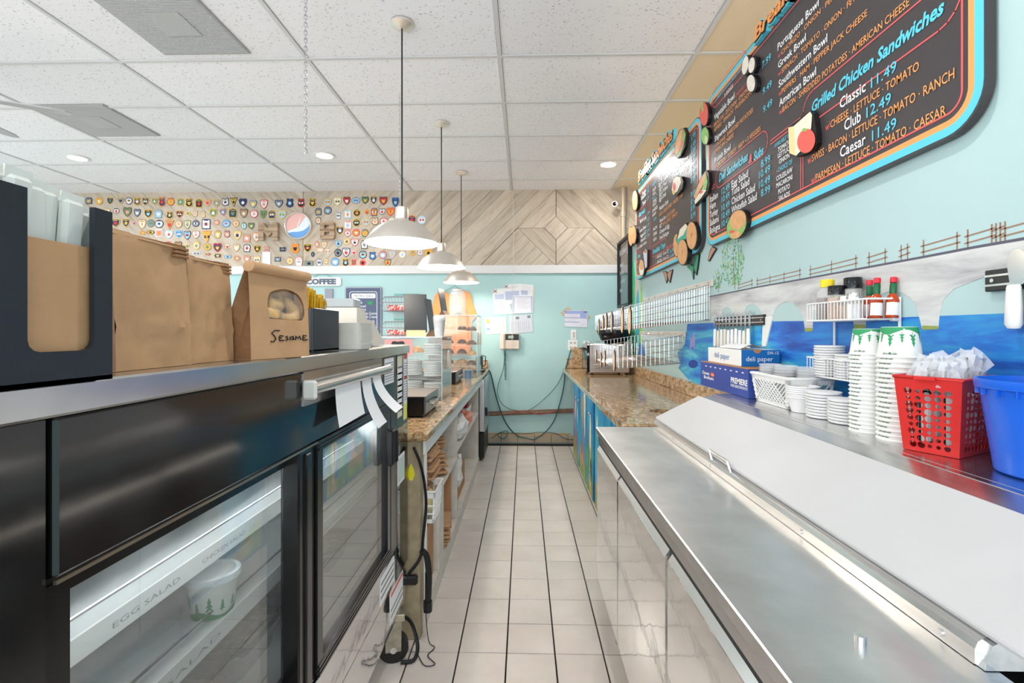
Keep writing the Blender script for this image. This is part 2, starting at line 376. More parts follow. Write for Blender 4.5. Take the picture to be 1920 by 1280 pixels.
# ceiling: grid, tiles
mb = MB(); mb.box(XL, XK, YB, WB + 0.1, HC + 0.03, HC + 0.1); ceil = mb.build('ceiling', white_paint, kind='structure')
CX = [1.069 + 1.2192 * k for k in range(-7, 3)]; CY = [2.985 + 0.607 * k for k in range(-9, 5)] + [WB]
mgrid = MB()
for x in CX: mgrid.box(x - 0.012, x + 0.012, YB, WB, HC - 0.002, HC + 0.03)
for y in CY[:-1]: mgrid.box(XL, XK, y - 0.012, y + 0.012, HC - 0.0025, HC + 0.03)
gridm = mat('ceiling_grid_bar', (206, 206, 206), 0.5)
mgrid.build('grid_bar', gridm, ceil)
VENTS = [(2, 0), (1, 2)]
tcache = {}
for i in range(len(CX) - 1):
    for j in range(len(CY) - 1):
        if CX[i] < XL or CX[i + 1] > XK + 0.5: continue
        sx = CX[i + 1] - CX[i]; sy = CY[j + 1] - CY[j]; tan = CX[i] > 1.0
        k = (round(sx, 3), round(sy, 3), tan)
        if k not in tcache:
            m_ = MB(); m_.box(-sx / 2 + 0.013, sx / 2 - 0.013, -sy / 2 + 0.013, sy / 2 - 0.013, 0.004, 0.022, 0.003)
            o = m_.build('ceiling_tile', tan_m if tan else ceil_m, ceil); tcache[k] = o
        else: o = tcache[k].copy(); COL.objects.link(o)
        o.location = ((CX[i] + CX[i + 1]) / 2, (CY[j] + CY[j + 1]) / 2, HC + random.uniform(-0.001, 0.001))
# walls
mb = MB(); mb.box(XL, XK, WB, WB + 0.1, -0.08, HC + 0.03); wall_back = mb.build('wall_back', turq, kind='structure')
mb = MB()
for z0, z1 in ((-0.08, 0.5), (2.75, HC + 0.03)): mb.box(XL - 0.1, XL, YB, WB + 0.1, z0, z1)
for y in (YB, -0.9, 0.9, 2.7): mb.box(XL - 0.1, XL, y, y + 0.12, 0.5, 2.75)
mb.box(XL - 0.1, XL, 4.4, WB + 0.1, 0.5, 2.75)
mb.build('wall_left', turq, kind='structure')
mb = MB()
for z0, z1 in ((-0.08, 0.4), (2.75, HC + 0.03)): mb.box(XL, XK, YB - 0.1, YB, z0, z1)
for x in (XL, -5.2, -2.9, -0.6): mb.box(x, x + 0.12, YB - 0.1, YB, 0.4, 2.75)
mb.box(1.2, XK, YB - 0.1, YB, 0.4, 2.75)
mb.build('wall_front', turq, kind='structure')
mb = MB(); mb.box(XK, XK + 0.1, YB, WB + 0.1, -0.08, HC + 0.03); mb.build('wall_kitchen', mat('cream_paint', (222, 208, 184), 0.6), kind='structure')
# partial wall carrying the mural (its top stops short of the ceiling)
mb = MB(); mb.box(XR, XR + 0.11, YB, WB, -0.02, 2.455); wall_right = mb.build('wall_right', turq_r, kind='structure')
mb = MB(); mb.box(XR + 0.0005, XR + 0.122, YB, WB - 0.03, 2.44, 2.462, 0.004); mb.build('wall_cap', white_paint, wall_right)
# white rail between planks and painted wall
z0, z1 = onY(957, 512.5, WB - 0.02).z, onY(957, 497, WB - 0.02).z
mb = MB(); mb.box(XL, XK, WB - 0.028, WB, z0, z1, 0.004); mb.build('trim_1', trimw, kind='structure')
# plank cladding: diagonal boards meeting in a diamond
ks = WB * 0.999 / F
def clip(poly, a, b, c):   # keep a*u+b*v <= c
    out = []
    for i in range(len(poly)):
        p, q = poly[i], poly[(i + 1) % len(poly)]
        dp, dq = a * p[0] + b * p[1] - c, a * q[0] + b * q[1] - c
        if dp <= 0: out.append(p)
        if dp * dq < 0: t = dp / (dp - dq); out.append((p[0] + t * (q[0] - p[0]), p[1] + t * (q[1] - p[1])))
    return out
def strips(region, a, s0, s1, wd, kind):
    s = s0
    while s < s1:
        wv = wd * random.uniform(0.85, 1.15); e = min(s1, s + wv)
        p = clip(clip(region, 1, a, e - 0.22), -1, -a, -s - 0.22)
        if len(p) >= 3 and max(q[0] for q in p) - min(q[0] for q in p) > 1.5: planks.append((p, kind))
        s = e
planks = []
T, Bm = -73.5, 70.5
cxp, cyp = 1042.5, 427
# left of the meeting line at px 565 boards fall, right of it they rise
uL = 565 - cxp
strips([(uL - 0.5, T), (uL - 0.5, Bm), (-1330, Bm), (-1330, T)], -1, -1330 - Bm, uL - T, 30, 'f')
strips([(uL + 0.5, T), (-0.5, T), (-0.5, 0), (-71, 0), (-71 - Bm, Bm), (uL + 0.5, Bm)], 1, uL + T, -72, 30, 'r')
strips([(-71, 0), (-0.5, 0), (-0.5, T), (-71 - T, T) if False else (-0.5, T), (-71, 0 - 0.01)], 1, -72, -22, 25, 'r')
strips([(-22, 0.5), (-71, 0.5), (-0.5, 71), (-0.5, 22)], -1, -71, -22, 24.5, 'f')
strips([(-71, 0.5), (-71 - Bm, Bm), (-1, Bm)], 1, -71, 71, 26, 'r')
# right half, mirrored
strips([(0.5, T), (150, T), (150, Bm), (71 + Bm, Bm), (71, 0), (0.5, 0)], -1, 72, 150 - T, 30, 'f')
strips([(71, 0), (0.5, 0), (0.5, T), (71, -0.01)], -1, 22, 72, 25, 'f')
strips([(22, 0.5), (71, 0.5), (0.5, 71), (0.5, 22)], 1, 22, 71, 24.5, 'r')
strips([(71, 0.5), (71 + Bm, Bm), (1, Bm)], -1, -71, 71, 26, 'f')
strips([(150.5, T), (420, T), (420, Bm), (150.5, Bm)], -1, 150 - Bm, 420 - T, 30, 'f')
planks.append(([(-21.3, 0), (0, 21.3), (21.3, 0), (0, -21.3)], 'r'))
mb = MB(); mb.box(XL, XK, WB - 0.008, WB - 0.001, z1, HC + 0.02); back_board = mb.build('plank_backing', mat('dark_gap', (60, 48, 38), 0.9), wall_back)
cw = onY(cxp, cyp, WB - 0.02)
for p, kd in planks:
    poly = [(cw.x + u * ks, cw.z - v * ks) for u, v in p]
    if max(q[0] for q in poly) < XL + 0.2: continue
    poly = [(max(XL + 0.01, min(XK - 0.01, a)), b) for a, b in poly]
    m_ = MB(); th = 0.013 + random.uniform(-0.0015, 0.003); m_.prism(poly, fnY(WB - 0.008), 0, th)
    m_.build('plank', wood_a if kd == 'r' else wood_b, wall_back)
# base: tan strip and a row of cove tiles
mb = MB(); mb.box(-0.45, 0.56, WB - 0.012, WB, 0.098, 0.118); mb.build('trim_2', mat('tan_wood_strip', (190, 160, 118), 0.6), kind='structure')
mb = MB(); mb.box(-0.5, 0.56, WB - 0.006, WB, 0, 0.098); bb = mb.build('baseboard_back', grout, kind='structure')
for k in range(-3, 4):
    m_ = MB(); m_.box(gx + k * tp + 0.002, gx + (k + 1) * tp - 0.002, WB - 0.014, WB - 0.004, 0.002, 0.097, 0.003); m_.build('base_tile', mat('beige_base_tile', (186, 172, 150), 0.4, nz=(8, 0.1)), bb)
# ================================================================== left: refrigerated display case
XC = -0.5; ZT = 1.298
mirror_black = mat('mirror_black_panel', (92, 98, 96), 0.045, 1.0)
frame_blk = mat('black_anodised_frame', (16, 16, 17), 0.22, coat=0.3)
inner = mat('case_liner', (214, 216, 216), 0.35)
case = thing('display_case', 'long black refrigerated deli case with sliding glass doors and steel top', 'display case', (-0.9, 1.1, 0))
mb = MB(); mb.box(-1.27, XC + 0.008, -0.1, 2.05, 1.262, ZT, 0.003); mb.build('worktop', mat('satin_steel_top', (205, 205, 204), 0.2, 1.0, nz=(20, 0.06)), case, label='brushed steel top')
mb = MB()
mb.box(-1.25, XC - 0.004, -0.1, 0.494, 0.2, 1.262, 0.003)
mb.box(-1.25, XC - 0.03, 0.496, 1.87, 1.085, 1.262); mb.build('housing', black_gloss, case)
mb = MB(); mb.box(XC - 0.03, XC, 0.498, 1.862, 1.087, 1.261, 0.004); mb.build('header_panel', black_gloss, case)
mb = MB(); mb.box(-1.25, XC, 1.868, 2.045, 0.372, 1.261, 0.003); mb.build('end_panel', mirror_black, case, label='mirror polished end panel')
mb = MB(); mb.box(-1.25, XC - 0.004, 0.496, 2.045, 0.376, 0.50, 0.002); mb.build('base_panel', steel_mirror, case)
mb = MB(); mb.box(-1.25, XC - 0.008, 0.496, 2.045, 0.205, 0.368, 0.002); mb.build('kick_panel', steel_mirror, case)
mb = MB(); mb.box(-1.25, -1.22, 0.496, 1.87, 0.5, 1.085); mb.box(-1.22, XC - 0.06, 0.496, 1.87, 0.5, 0.515); mb.box(-1.22, XC - 0.06, 0.496, 0.52, 0.515, 1.085); mb.box(-1.22, XC - 0.06, 1.85, 1.87, 0.515, 1.085); mb.box(-1.22, XC - 0.06, 0.496, 1.87, 1.07, 1.085)
mb.build('liner', inner, case)
def door_case(name, y0, y1, x, rail=0.03, g=None):
    m = MB(); fo = [(y0, 0.512), (y1, 0.512), (y1, 1.088), (y0, 1.088)]; fi = [(y0 + rail, 0.512 + rail + 0.01), (y1 - rail, 0.512 + rail + 0.01), (y1 - rail, 1.088 - rail + 0.004), (y0 + rail, 1.088 - rail + 0.004)]
    m.ring(fo, fi, fnXl(x), -0.026, 0); 
    for k in range(3): m.box(x - 0.002, x + 0.003, y0 + 0.004, y1 - 0.004, 0.515 + k * 0.011, 0.521 + k * 0.011); m.box(x - 0.002, x + 0.003, y0 + 0.004, y1 - 0.004, 1.064 + k * 0.009, 1.069 + k * 0.009)
    d = m.build('door', frame_blk, case)
    m = MB(); m.box(x - 0.02, x - 0.012, y0 + rail - 0.004, y1 - rail + 0.004, 0.512 + rail, 1.088 - rail + 0.006); m.build('pane', g or glass, d)
    return d
d1 = door_case('door', 0.505, 1.12, XC - 0.03, 0.04)
d2 = door_case('door', 1.14, 1.765, XC + 0.003, g=glass2)
mb = MB(); mb.box(XC - 0.05, XC + 0.004, 1.77, 1.866, 0.512, 1.088, 0.004); mb.build('stile', frame_blk, case)
mb = MB(); mb.box(XC - 0.045, XC - 0.004, 1.06, 1.14, 0.512, 1.088, 0.004); mb.box(XC - 0.035, XC + 0.002, 1.085, 1.115, 0.53, 1.07, 0.003); mb.build('stile', frame_blk, case)
mb = MB(); mb.box(XC, XC + 0.004, 0.495, 1.87, 1.083, 1.0875); mb.build('door_track', mat('aluminium_track', (170, 160, 145), 0.3, 1), case)
mb = MB(); mb.box(XC + 0.003, XC + 0.028, 1.715, 1.765, 0.865, 0.995, 0.006); mb.box(XC + 0.006, XC + 0.034, 1.752, 1.768, 0.87, 0.99, 0.004); mb.build('handle', black, d2)
shelfm = mat('translucent_case_shelf', (222, 224, 226), 0.2)
for z, xf in ((0.79, -0.585), (0.925, -0.62), (1.0, -0.70)):
    mb = MB(); mb.box(-1.2, xf, 0.52, 1.85, z - 0.012, z); sh = mb.build('shelf', shelfm, case)
    mb = MB(); mb.box(xf, xf + 0.004, 0.52, 1.85, z - 0.03, z + 0.006); mb.build('price_strip', white_plastic, sh)
    mb = MB(); mb.tube([(xf - 0.02, 0.53, z + 0.02), (xf - 0.02, 1.84, z + 0.02)], 0.003); mb.build('guard_rail', chrome, sh)
    for q, (tx, yy) in enumerate((('CHICKEN SALAD', 0.80), ('TUNA SALAD', 1.12), ('EGG SALAD', 0.60)) if z == 0.925 else (('SALAD', 0.66),) if z == 0.79 else ()):
        mb = MB(); mb.text(tx, (xf + 0.0046, yy + 0.10, z - 0.018), (xf + 0.0046, yy - 0.05, z - 0.018) if False else (xf + 0.0046, yy + 0.24, z - 0.018), (0, 0, 0.009)); mb.build('lettering', mat('faint_marker', (150, 152, 156), 0.7), sh)
lamp('case_tube_lamp', 'AREA', (-0.78, 1.18, 1.056), 24, (1, 0.98, 0.96), 0.06, size_y=1.25)
mb = MB(); mb.tube([(-0.78, 0.56, 1.062), (-0.78, 1.80, 1.062)], 0.006); mb.build('lamp_tube', mat('lit_tube', (255, 250, 242), emit=3), case)
# tubs inside
k = 0
pan = None
for z, x0, lab in ((0.515, -0.80, 'bottom of the case'), (0.79, -0.86, 'lower shelf'), (0.925, -0.88, 'middle shelf')):
    for j, y in enumerate((0.66, 0.93, 1.2, 1.47, 1.72)):
        if z == 0.79 and j == 1: continue
        if pan is None:
            pan = thing('salad_pan', '', 'pan', (0, 0, 0), 'salad pans inside the case')
            o_, i_ = rrect(-0.15, 0.15, -0.11, 0.11, 0.03), rrect(-0.135, 0.135, -0.095, 0.095, 0.025)
            m = MB(); m.ring(o_, i_, fnZ(0.075), 0, 0.004)
            n = len(o_); vs = [(u, v, 0.076) for u, v in i_] + [(u * 0.9, v * 0.88, 0.0) for u, v in i_]
            m.add(vs, [(a, (a + 1) % n, n + (a + 1) % n, n + a) for a in range(n)] + [tuple(range(n, 2 * n))], 0, True)
            m.build('tray', steel, pan)
            m = MB(); m.add([(u * 0.97, v * 0.97, 0.055 + 0.008 * math.sin(9 * u + 5 * v)) for u, v in i_], [tuple(range(n))]); m.build('salad', mat('pale_salad', (214, 206, 186), 0.6, nz=(60, 0.3)), pan)
            p = pan; p.location = (x0, y, z)
        else: p = copy_tree(pan, (x0, y, z))
        p['label'] = 'steel salad pan on the %s, %s from the near end' % (lab, ('first', 'second', 'third', 'fourth', 'fifth')[j])
green = mat('leaf_green_print', (44, 150, 92), 0.5)
cupw = mat('white_paper_cup', (238, 238, 234), 0.45)
def soup_cup(lid=True, upside=False):
    t = thing('soup_cup', '', 'cup', (0, 0, 0))
    r0, r1, h = 0.036, 0.045, 0.075
    f = (lambda z: h - z) if upside else (lambda z: z)
    prof = [(r0 - 0.002, 0.004), (r0, 0.0), (r1, h - 0.004), (r1 + 0.003, h - 0.002), (r1 + 0.002, h + 0.001), (r1 - 0.002, h - 0.001)]
    m = MB(); m.lathe([(r, f(z)) for r, z in prof], n=28); m.lathe([(0.0005, f(0.004)), (r0 - 0.002, f(0.004))], n=28); m.build('body', cupw, t)
    m = MB(); rr = lambda z: r0 + (r1 - r0) * z / h + 0.0006
    def P(a, z): q = rr(z); return (q * math.cos(a), q * math.sin(a), f(z))
    N = 28
    for i in range(N):   # wavy green ground band
        a0, a1 = 2 * PI * i / N, 2 * PI * (i + 1) / N; t0_, t1_ = 0.013 + 0.006 * math.sin(3 * a0), 0.013 + 0.006 * math.sin(3 * a1)
        m.add([P(a0, 0.001), P(a1, 0.001), P(a1, t1_), P(a0, t0_)], [(0, 1, 2, 3)])
    for q in range(11):   # fir trees
        a = 2 * PI * q / 11; s = 1.0 if q % 2 else 0.72
        for zb, wv in ((0.019, 0.20), (0.028, 0.15), (0.037, 0.10)):
            zb2 = 0.015 + (zb - 0.015) * s
            m.add([P(a - wv * s, zb2), P(a + wv * s, zb2), P(a, zb2 + 0.012 * s)], [(0, 1, 2)])
        m.add([P(a - 0.015, 0.012), P(a + 0.015, 0.012), P(a + 0.015, 0.02), P(a - 0.015, 0.02)], [(0, 1, 2, 3)])
    m.build('green_print', green, t)
    if lid:
        m = MB(); m.lathe([(0.0005, h + 0.005), (r1 - 0.008, h + 0.005), (r1 - 0.004, h + 0.009), (r1 + 0.004, h + 0.008), (r1 + 0.005, h - 0.004)], n=28); m.build('lid', mat('frosted_lid', (226, 232, 238), 0.3), t)
    return t
sc = soup_cup(); sc.location = (-0.625, 0.945, 0.79); ORG[sc.name] = Vector(sc.location)
sc['label'] = 'lidded paper soup cup with green trees inside the glass case'
# casters
def caster(x, y, rz, lab):
    t = thing('caster', lab, 'caster', (x, y, 0)); 
    m = MB().at((x, y, 0.06), rz); m.cyl((0, -0.016, 0), (0, 0.016, 0), 0.06, n=28); m.build('wheel', mat('black_rubber', (26, 24, 24), 0.5), t)
    m = MB().at((x, y, 0), rz); m.box(-0.032, 0.032, -0.026, -0.021, 0.05, 0.175, 0.002); m.box(-0.032, 0.032, 0.021, 0.026, 0.05, 0.175, 0.002); m.box(-0.045, 0.045, -0.035, 0.035, 0.175, 0.205, 0.003); m.build('fork', mat('zinc_fork', (176, 168, 150), 0.4, 0.8, nz=(30, 0.3)), t)
    m = MB().at((x, y, 0.06), rz); m.cyl((0, -0.03, 0), (0, 0.03, 0), 0.013, n=12); m.build('axle', steel, t)
    return t
caster(-0.535, 1.95, R(14), 'black wheeled caster at the far corner of the deli case')
# ticket rail and tickets
tr = thing('ticket_rail', 'aluminium order ticket rail on the front of the deli case', 'ticket rail', (XC, 1.36, 1.18))
mb = MB(); mb.box(XC, XC + 0.003, 1.068, 1.66, 1.183, 1.261); mb.build('back_plate', mat('aluminium_plate', (205, 206, 208), 0.18, 1.0, nz=(12, 0.1)), tr)
mb = MB(); mb.cyl((XC + 0.019, 1.06, 1.222), (XC + 0.019, 1.69, 1.222), 0.0145, n=20); mb.build('roller', mat('bright_rail_tube', (216, 216, 216), 0.2, 1.0), tr)
mb = MB(); mb.box(XC + 0.003, XC + 0.036, 1.055, 1.068, 1.20, 1.243, 0.005); mb.build('end_cap', mat('clear_end_cap', (206, 206, 200), 0.3), tr)
tpap = mat('thermal_paper', (236, 236, 236), 0.6)
def ticket(y0, y1, z1, drop, curl, lab):
    t = thing('order_ticket', lab, 'ticket', (XC + 0.02, (y0 + y1) / 2, z1)); m = MB(); n = 8
    vs = []
    for i in range(n + 1):
        q = i / n; z = z1 - drop * q; x = XC + 0.022 + curl * q * q; sh = 0.012 * q * q * (1 if curl > 0.03 else -0.3)
        vs += [(x, y0 + sh, z - 0.006 * q), (x + 0.003 * q, y1 + sh, z)]
    m.add(vs, [(2 * i, 2 * i + 1, 2 * i + 3, 2 * i + 2) for i in range(n)], 0, True); m.build('slip', tpap, t); return t
ticket(1.20, 1.385, 1.215, 0.10, 0.012, 'wide paper order ticket, nearest of three under the rail')
ticket(1.40, 1.48, 1.215, 0.145, 0.045, 'narrow paper order ticket in the middle under the rail')
ticket(1.50, 1.58, 1.215, 0.115, 0.07, 'narrow curling paper order ticket, last under the rail')
def sticker(name, lab, y0, y1, z0, z1, mats, bands=(), text=(), x=XC + 0.0005, cat='sticker'):
    m = MB(); m.box(x, x + 0.0012, y0, y1, z0, z1)
    for a, b, mi in bands: m.box(x, x + 0.0016, y0 + (y1 - y0) * 0.04, y1 - (y1 - y0) * 0.04, z0 + (z1 - z0) * a, z0 + (z1 - z0) * b, 0, mi)
    return m.build(name, mats, org=(x, (y0 + y1) / 2, (z0 + z1) / 2), label=lab, cat=cat)
redm = mat('red_print', (214, 74, 66), 0.5); greyp = mat('grey_print', (120, 122, 128), 0.6); yelm = mat('yellow_print', (228, 226, 96), 0.5)
lines = [(0.1 + 0.1 * i, 0.13 + 0.1 * i, 1) for i in range(8)]
sticker('label_sheet', 'white printed label sheet beside the ticket rail', 1.70, 1.82, 1.16, 1.255, [paper, greyp], lines)
sticker('taped_list', 'yellowed paper list taped to the polished end of the case', 1.875, 1.945, 1.01, 1.255, [mat('aged_paper', (220, 214, 190), 0.7), greyp, paper], [(0.1, 0.8, 2)] + lines)
sticker('color_strip', 'narrow strip sticker with red, white and yellow bands on the case', 1.972, 2.025, 0.985, 1.257, [paper, redm, yelm, greyp], [(0, 0.25, 2), (0.62, 0.67, 1), (0.93, 1.0, 1)] + [(0.3 + 0.04 * i, 0.31 + 0.04 * i, 3) for i in range(15)])
sticker('warning_label', 'framed pale rating label low on the polished end of the case', 1.875, 1.985, 0.74, 0.855, [paper, mat('pale_print', (196, 208, 200), 0.6)], [(0.1, 0.9, 1)])
sticker('warning_label', 'white notice sticker with grey bars on the upper base panel', 1.66, 1.84, 0.39, 0.485, [paper, greyp], [(0.2, 0.28, 1), (0.45, 0.53, 1), (0.7, 0.78, 1)], x=XC - 0.0035)
sticker('warning_label', 'white notice sticker on the kick panel near the caster', 1.80, 1.99, 0.235, 0.355, [paper, greyp, redm], [(0.2, 0.26, 1), (0.4, 0.46, 1), (0.85, 0.95, 2)], x=XC - 0.0075)
# ================================================================== on top of the case
# near black holder with a cut-out front
def holder(loc, w, d, h, cut, lab, name='condiment_holder'):
    x, y, z = loc; t = thing(name, lab, 'holder', loc); m = MB()
    if cut:
        c0, c1, cb = cut; r = 0.012; N = 6
        inn = [(c1, h)] + [(c1, cb + r)] + [(c1 - r + r * math.cos(R(-a)), cb + r + r * math.sin(R(-a))) for a in (30, 60, 90)] + [(c0 + r - r * math.sin(R(a)), cb + r - r * math.cos(R(a))) for a in (0, 30, 60, 90)] + [(c0, h)]
        out = [(0, h), (0, 0), (w, 0), (w, h)]
        m.prism(out + inn, lambda u, v, q: (x + q, y + u, z + v), -0.006, 0)
    else: m.box(x - 0.005, x, y, y + w, z, z + h, 0.001)
    m.box(x - d, x - d + 0.005, y, y + w, z, z + h); m.box(x - d, x - 0.005, y, y + 0.005, z, z + h * 0.98); m.box(x - d, x - 0.005, y + w - 0.005, y + w, z, z + h * 0.98); m.box(x - d, x, y, y + w, z, z + 0.005)
    m.build('box', black_satin, t); return t
holder((-0.475, 0.385, ZT), 0.155, 0.13, 0.192, (0.0606, 0.132, 0.034), 'dark holder with rounded cut-out, stuffed with paper sleeves and wrapped straws')
wrapm = mat('straw_wrapper', (226, 228, 222), 0.5, alpha=0.92, bump=(40, 0.3))
bluep = mat('blue_print', (52, 110, 176), 0.5)
for q, (yy, zz) in enumerate(((0.487, 0.148), (0.503, 0.146), (0.515, 0.144))):
    m = MB(); m.box(-0.486 - q * 0.003, -0.4845 - q * 0.003, 0.392, 0.532, ZT + 0.006, ZT + zz - 0.006 * q, 0.0005)
    m.build('paper_sleeve', kraft, org=(-0.486 - q * 0.003, 0.46, ZT + 0.006), label='brown paper sleeve in the cut-out holder, %s from the front' % ('first', 'second', 'third')[q], cat='paper sleeve', group='paper sleeves in the holder')
wraps = tuple((0.425 + 0.0088 * k, 0.186 - 0.0009 * k + random.uniform(-.006, .006), random.uniform(-.05, .05)) for k in range(13))
for q, (yy, hh, tl) in enumerate(wraps):
    t = thing('wrapped_straw', 'white wrapped straw in the near dark holder, %s from its near end' % (['first'] + ORD[1:])[q], 'straw', (-0.50, yy, ZT + 0.02), 'wrapped straws in the holder')
    m = MB(); m.T = Matrix.Translation((-0.502 - 0.009 * (q % 3), yy, ZT + 0.02)) @ Matrix.Rotation(tl, 4, 'X') @ Matrix.Rotation(0.04 * (q % 2), 4, 'Y')
    m.box(-0.006, 0.006, -0.012, 0.012, 0, hh, 0.004); m.box(-0.001, 0.001, -0.013, 0.013, hh - 0.004, hh + 0.008); m.build('wrapper', wrapm, t)
    if q in (8, 10, 5):
        m2 = MB(); m2.T = m.T.copy(); m2.text('AAHUY' if q == 8 else 'huyad', (0.0066, -0.004, hh - 0.03), (0.0066, -0.004, hh - 0.062), (0, 0.0055, 0)); m2.build('lettering', bluep, t)
# kraft bags
def bag(y0, w, h, x, d, lab, window=False, roll=True, seed=1, lean=0.12):
    rnd = random.Random(seed); z = ZT + 0.0005
    t = thing('paper_bag', lab, 'paper bag', (x - d / 2, y0 + w / 2, z), 'brown paper bags on the deli case')
    hb = h * 0.985; xf = lambda v: x - d * lean * max(0, (v / hb)) ** 1.35 * (0.75 if v < hb * 0.8 else 0.8)
    xb = lambda v: x - d + d * (0.92 - lean * 0.8) * max(0, v / hb) ** 1.35
    top = lambda u: 1 - 0.035 * (u / w)
    m = MB()
    if window:
        def ff(u, v, q): return (xf(v) + q, y0 + u, z + v)
        out = [(w * i / 5, 0) for i in range(5)] + [(w, hb * i / 5) for i in range(5)] + [(w * (1 - i / 5), hb) for i in range(5)] + [(0, hb * (1 - i / 5)) for i in range(5)]
        ws = [(w * a, hb * b) for a, b in ((.30, .45), (.42, .445), (.55, .44), (.68, .435), (.80, .435), (.88, .44), (.925, .5), (.925, .57), (.91, .64), (.875, .70), (.80, .755), (.70, .785), (.60, .795), (.50, .79), (.40, .77), (.32, .74), (.285, .68), (.275, .62), (.275, .56), (.28, .50))]
        def ang(p, c): return math.atan2(p[1] - c[1], p[0] - c[0])
        c = (w * 0.6, hb * 0.6); so = sorted(out, key=lambda p: ang(p, c)); si = sorted(ws, key=lambda p: ang(p, c))
        m.ring(so, si, ff, -0.0006, 0)
    else:
        nu, nv = 12, 16; vs = []
        for b in range(nv + 1):
            for a in range(nu + 1):
                u, v = w * a / nu, hb * b / nv; e = min(a, nu - a) > 0 and 0 < b < nv
                vs.append((xf(v) + (rnd.uniform(-0.0028, 0.0028) + 0.003 * math.sin(7 * a / nu + seed) * math.sin(5 * b / nv) if e else 0) + (0.0025 if b == 5 else 0), y0 + u, z + v * (top(u) if b > nv * 0.6 else 1)))
        m.add(vs, [(b * (nu + 1) + a, b * (nu + 1) + a + 1, (b + 1) * (nu + 1) + a + 1, (b + 1) * (nu + 1) + a) for b in range(nv) for a in range(nu)], 0, True)
    # gusseted sides, back, bottom
    L = 8
    for yy, sg in ((y0, 1), (y0 + w, -1)):
        vs = []
        for b in range(L + 1):
            v = hb * b / L; g = 0.004 + 0.035 * (b / L) ** 1.6; xm = (xf(v) + xb(v)) / 2; vs += [(xf(v), yy, z + v), (xm, yy + sg * min(g, w * 0.3), z + v), (xb(v), yy, z + v)]
        m.add(vs, [(3 * b + a, 3 * b + a + 1, 3 * b + a + 4, 3 * b + a + 3) for b in range(L) for a in (0, 1)], 1)
    m.add([(xb(hb * b / L), yy, z + hb * b / L) for b in range(L + 1) for yy in (y0, y0 + w)], [(2 * b, 2 * b + 1, 2 * b + 3, 2 * b + 2) for b in range(L)], 0)
    m.box(x - d, x, y0, y0 + w, z, z + 0.001)
    m.build('body', [kraft, kraft_dark], t)
    xm = (xf(hb) + xb(hb)) / 2
    if roll:
        m = MB(); m.T = Matrix.Translation((xm + 0.004, y0, z + hb)) @ Matrix.Rotation(-0.03, 4, 'X')
        prof = [(0.014 * math.cos(2 * PI * i / 12), 0.011 * math.sin(2 * PI * i / 12)) for i in range(12)]
        m.prism(prof, lambda u, v, q: (u, q, v), 0.0, w * 0.99, sm=True); m.build('rolled_top', kraft, t)
    else:
        m = MB(); m.box(xm - 0.005, xm + 0.006, y0, y0 + w, z + hb * 0.955, z + hb * 0.975, 0.002)
        m.build('folded_top', kraft, t)
        m = MB()
        for q in range(3): m.box(xm - 0.004, xm + 0.010, y0 + w * 0.80, y0 + w * 1.0, z + hb * 0.93 - 0.006 * q + 0.004, z + hb * 0.93 - 0.006 * q + 0.0085, 0.001)
        m.build('tin_tie', kraft_dark, t, label='folded tin tie end')
    return t, xf
bag(0.625, 0.145, 0.197, -0.545, 0.10, 'tallest brown paper bag, right beside the near dark holder', roll=False, seed=3)
bag(0.772, 0.125, 0.186, -0.553, 0.10, 'plain brown paper bag in the middle of the three bags', roll=False, seed=5)
b3, xf3 = bag(0.90, 0.16, 0.182, -0.495, 0.075, 'rolled-top brown paper bag marked Sesame with a bagel window', window=True, seed=8)
mb = MB(); zz = 0.05
mb.T = Matrix.Identity(4)
# hand lettering as marker strokes
def strokes(mb, lst, fn, r):
    for s in lst: mb.tube([fn(*p) for p in s], r, 5)
SES = [[(0.30, .98), (0.12, 1.0), (0.02, .78), (0.10, .55), (0.16, .3), (0.08, .05), (-0.02, .08)], [(0.42, .52), (0.30, .55), (0.26, .42), (0.36, .36), (0.26, .28), (0.28, .14), (0.44, .14)],
       [(0.58, .5), (0.50, .45), (0.56, .33), (0.60, .22), (0.5, .14)], [(0.76, .48), (0.66, .4), (0.66, .2), (0.76, .22), (0.78, .48), (0.80, .16)], [(0.86, .14), (0.88, .5), (0.95, .3), (1.02, .5), (1.07, .16)],
       [(1.3, .52), (1.16, .54), (1.14, .4), (1.24, .34), (1.13, .26), (1.16, .12), (1.34, .16)]]
strokes(mb, SES, lambda u, v: (xf3(0.045 + v * 0.025) + 0.0012, 0.90 + 0.05 + u * 0.078, ZT + 0.033 + v * 0.024), 0.0013)
mb.build('lettering', ink, b3, label='black handwritten word Sesame')
mb = MB(); pts = [(0.30, .46), (0.90, .45), (0.91, .62), (0.80, .74), (0.58, .78), (0.34, .73)]
mb.add([(xf3(0.179 * b) - 0.002, 0.90 + 0.16 * a, ZT + 0.179 * b) for a, b in pts], [tuple(range(6))]); mb.build('window_film', mat('clear_film', (240, 240, 240), 0.08, alpha=0.12), b3)
B3R = R(-15); b3.rotation_euler = (0, 0, B3R)
bread = mat('sesame_bagel_crust', (214, 170, 108), 0.5, nz=(45, 0.35), bump=(80, 0.4)); crumb = mat('bagel_crumb', (226, 200, 150), 0.7, nz=(60, 0.25))
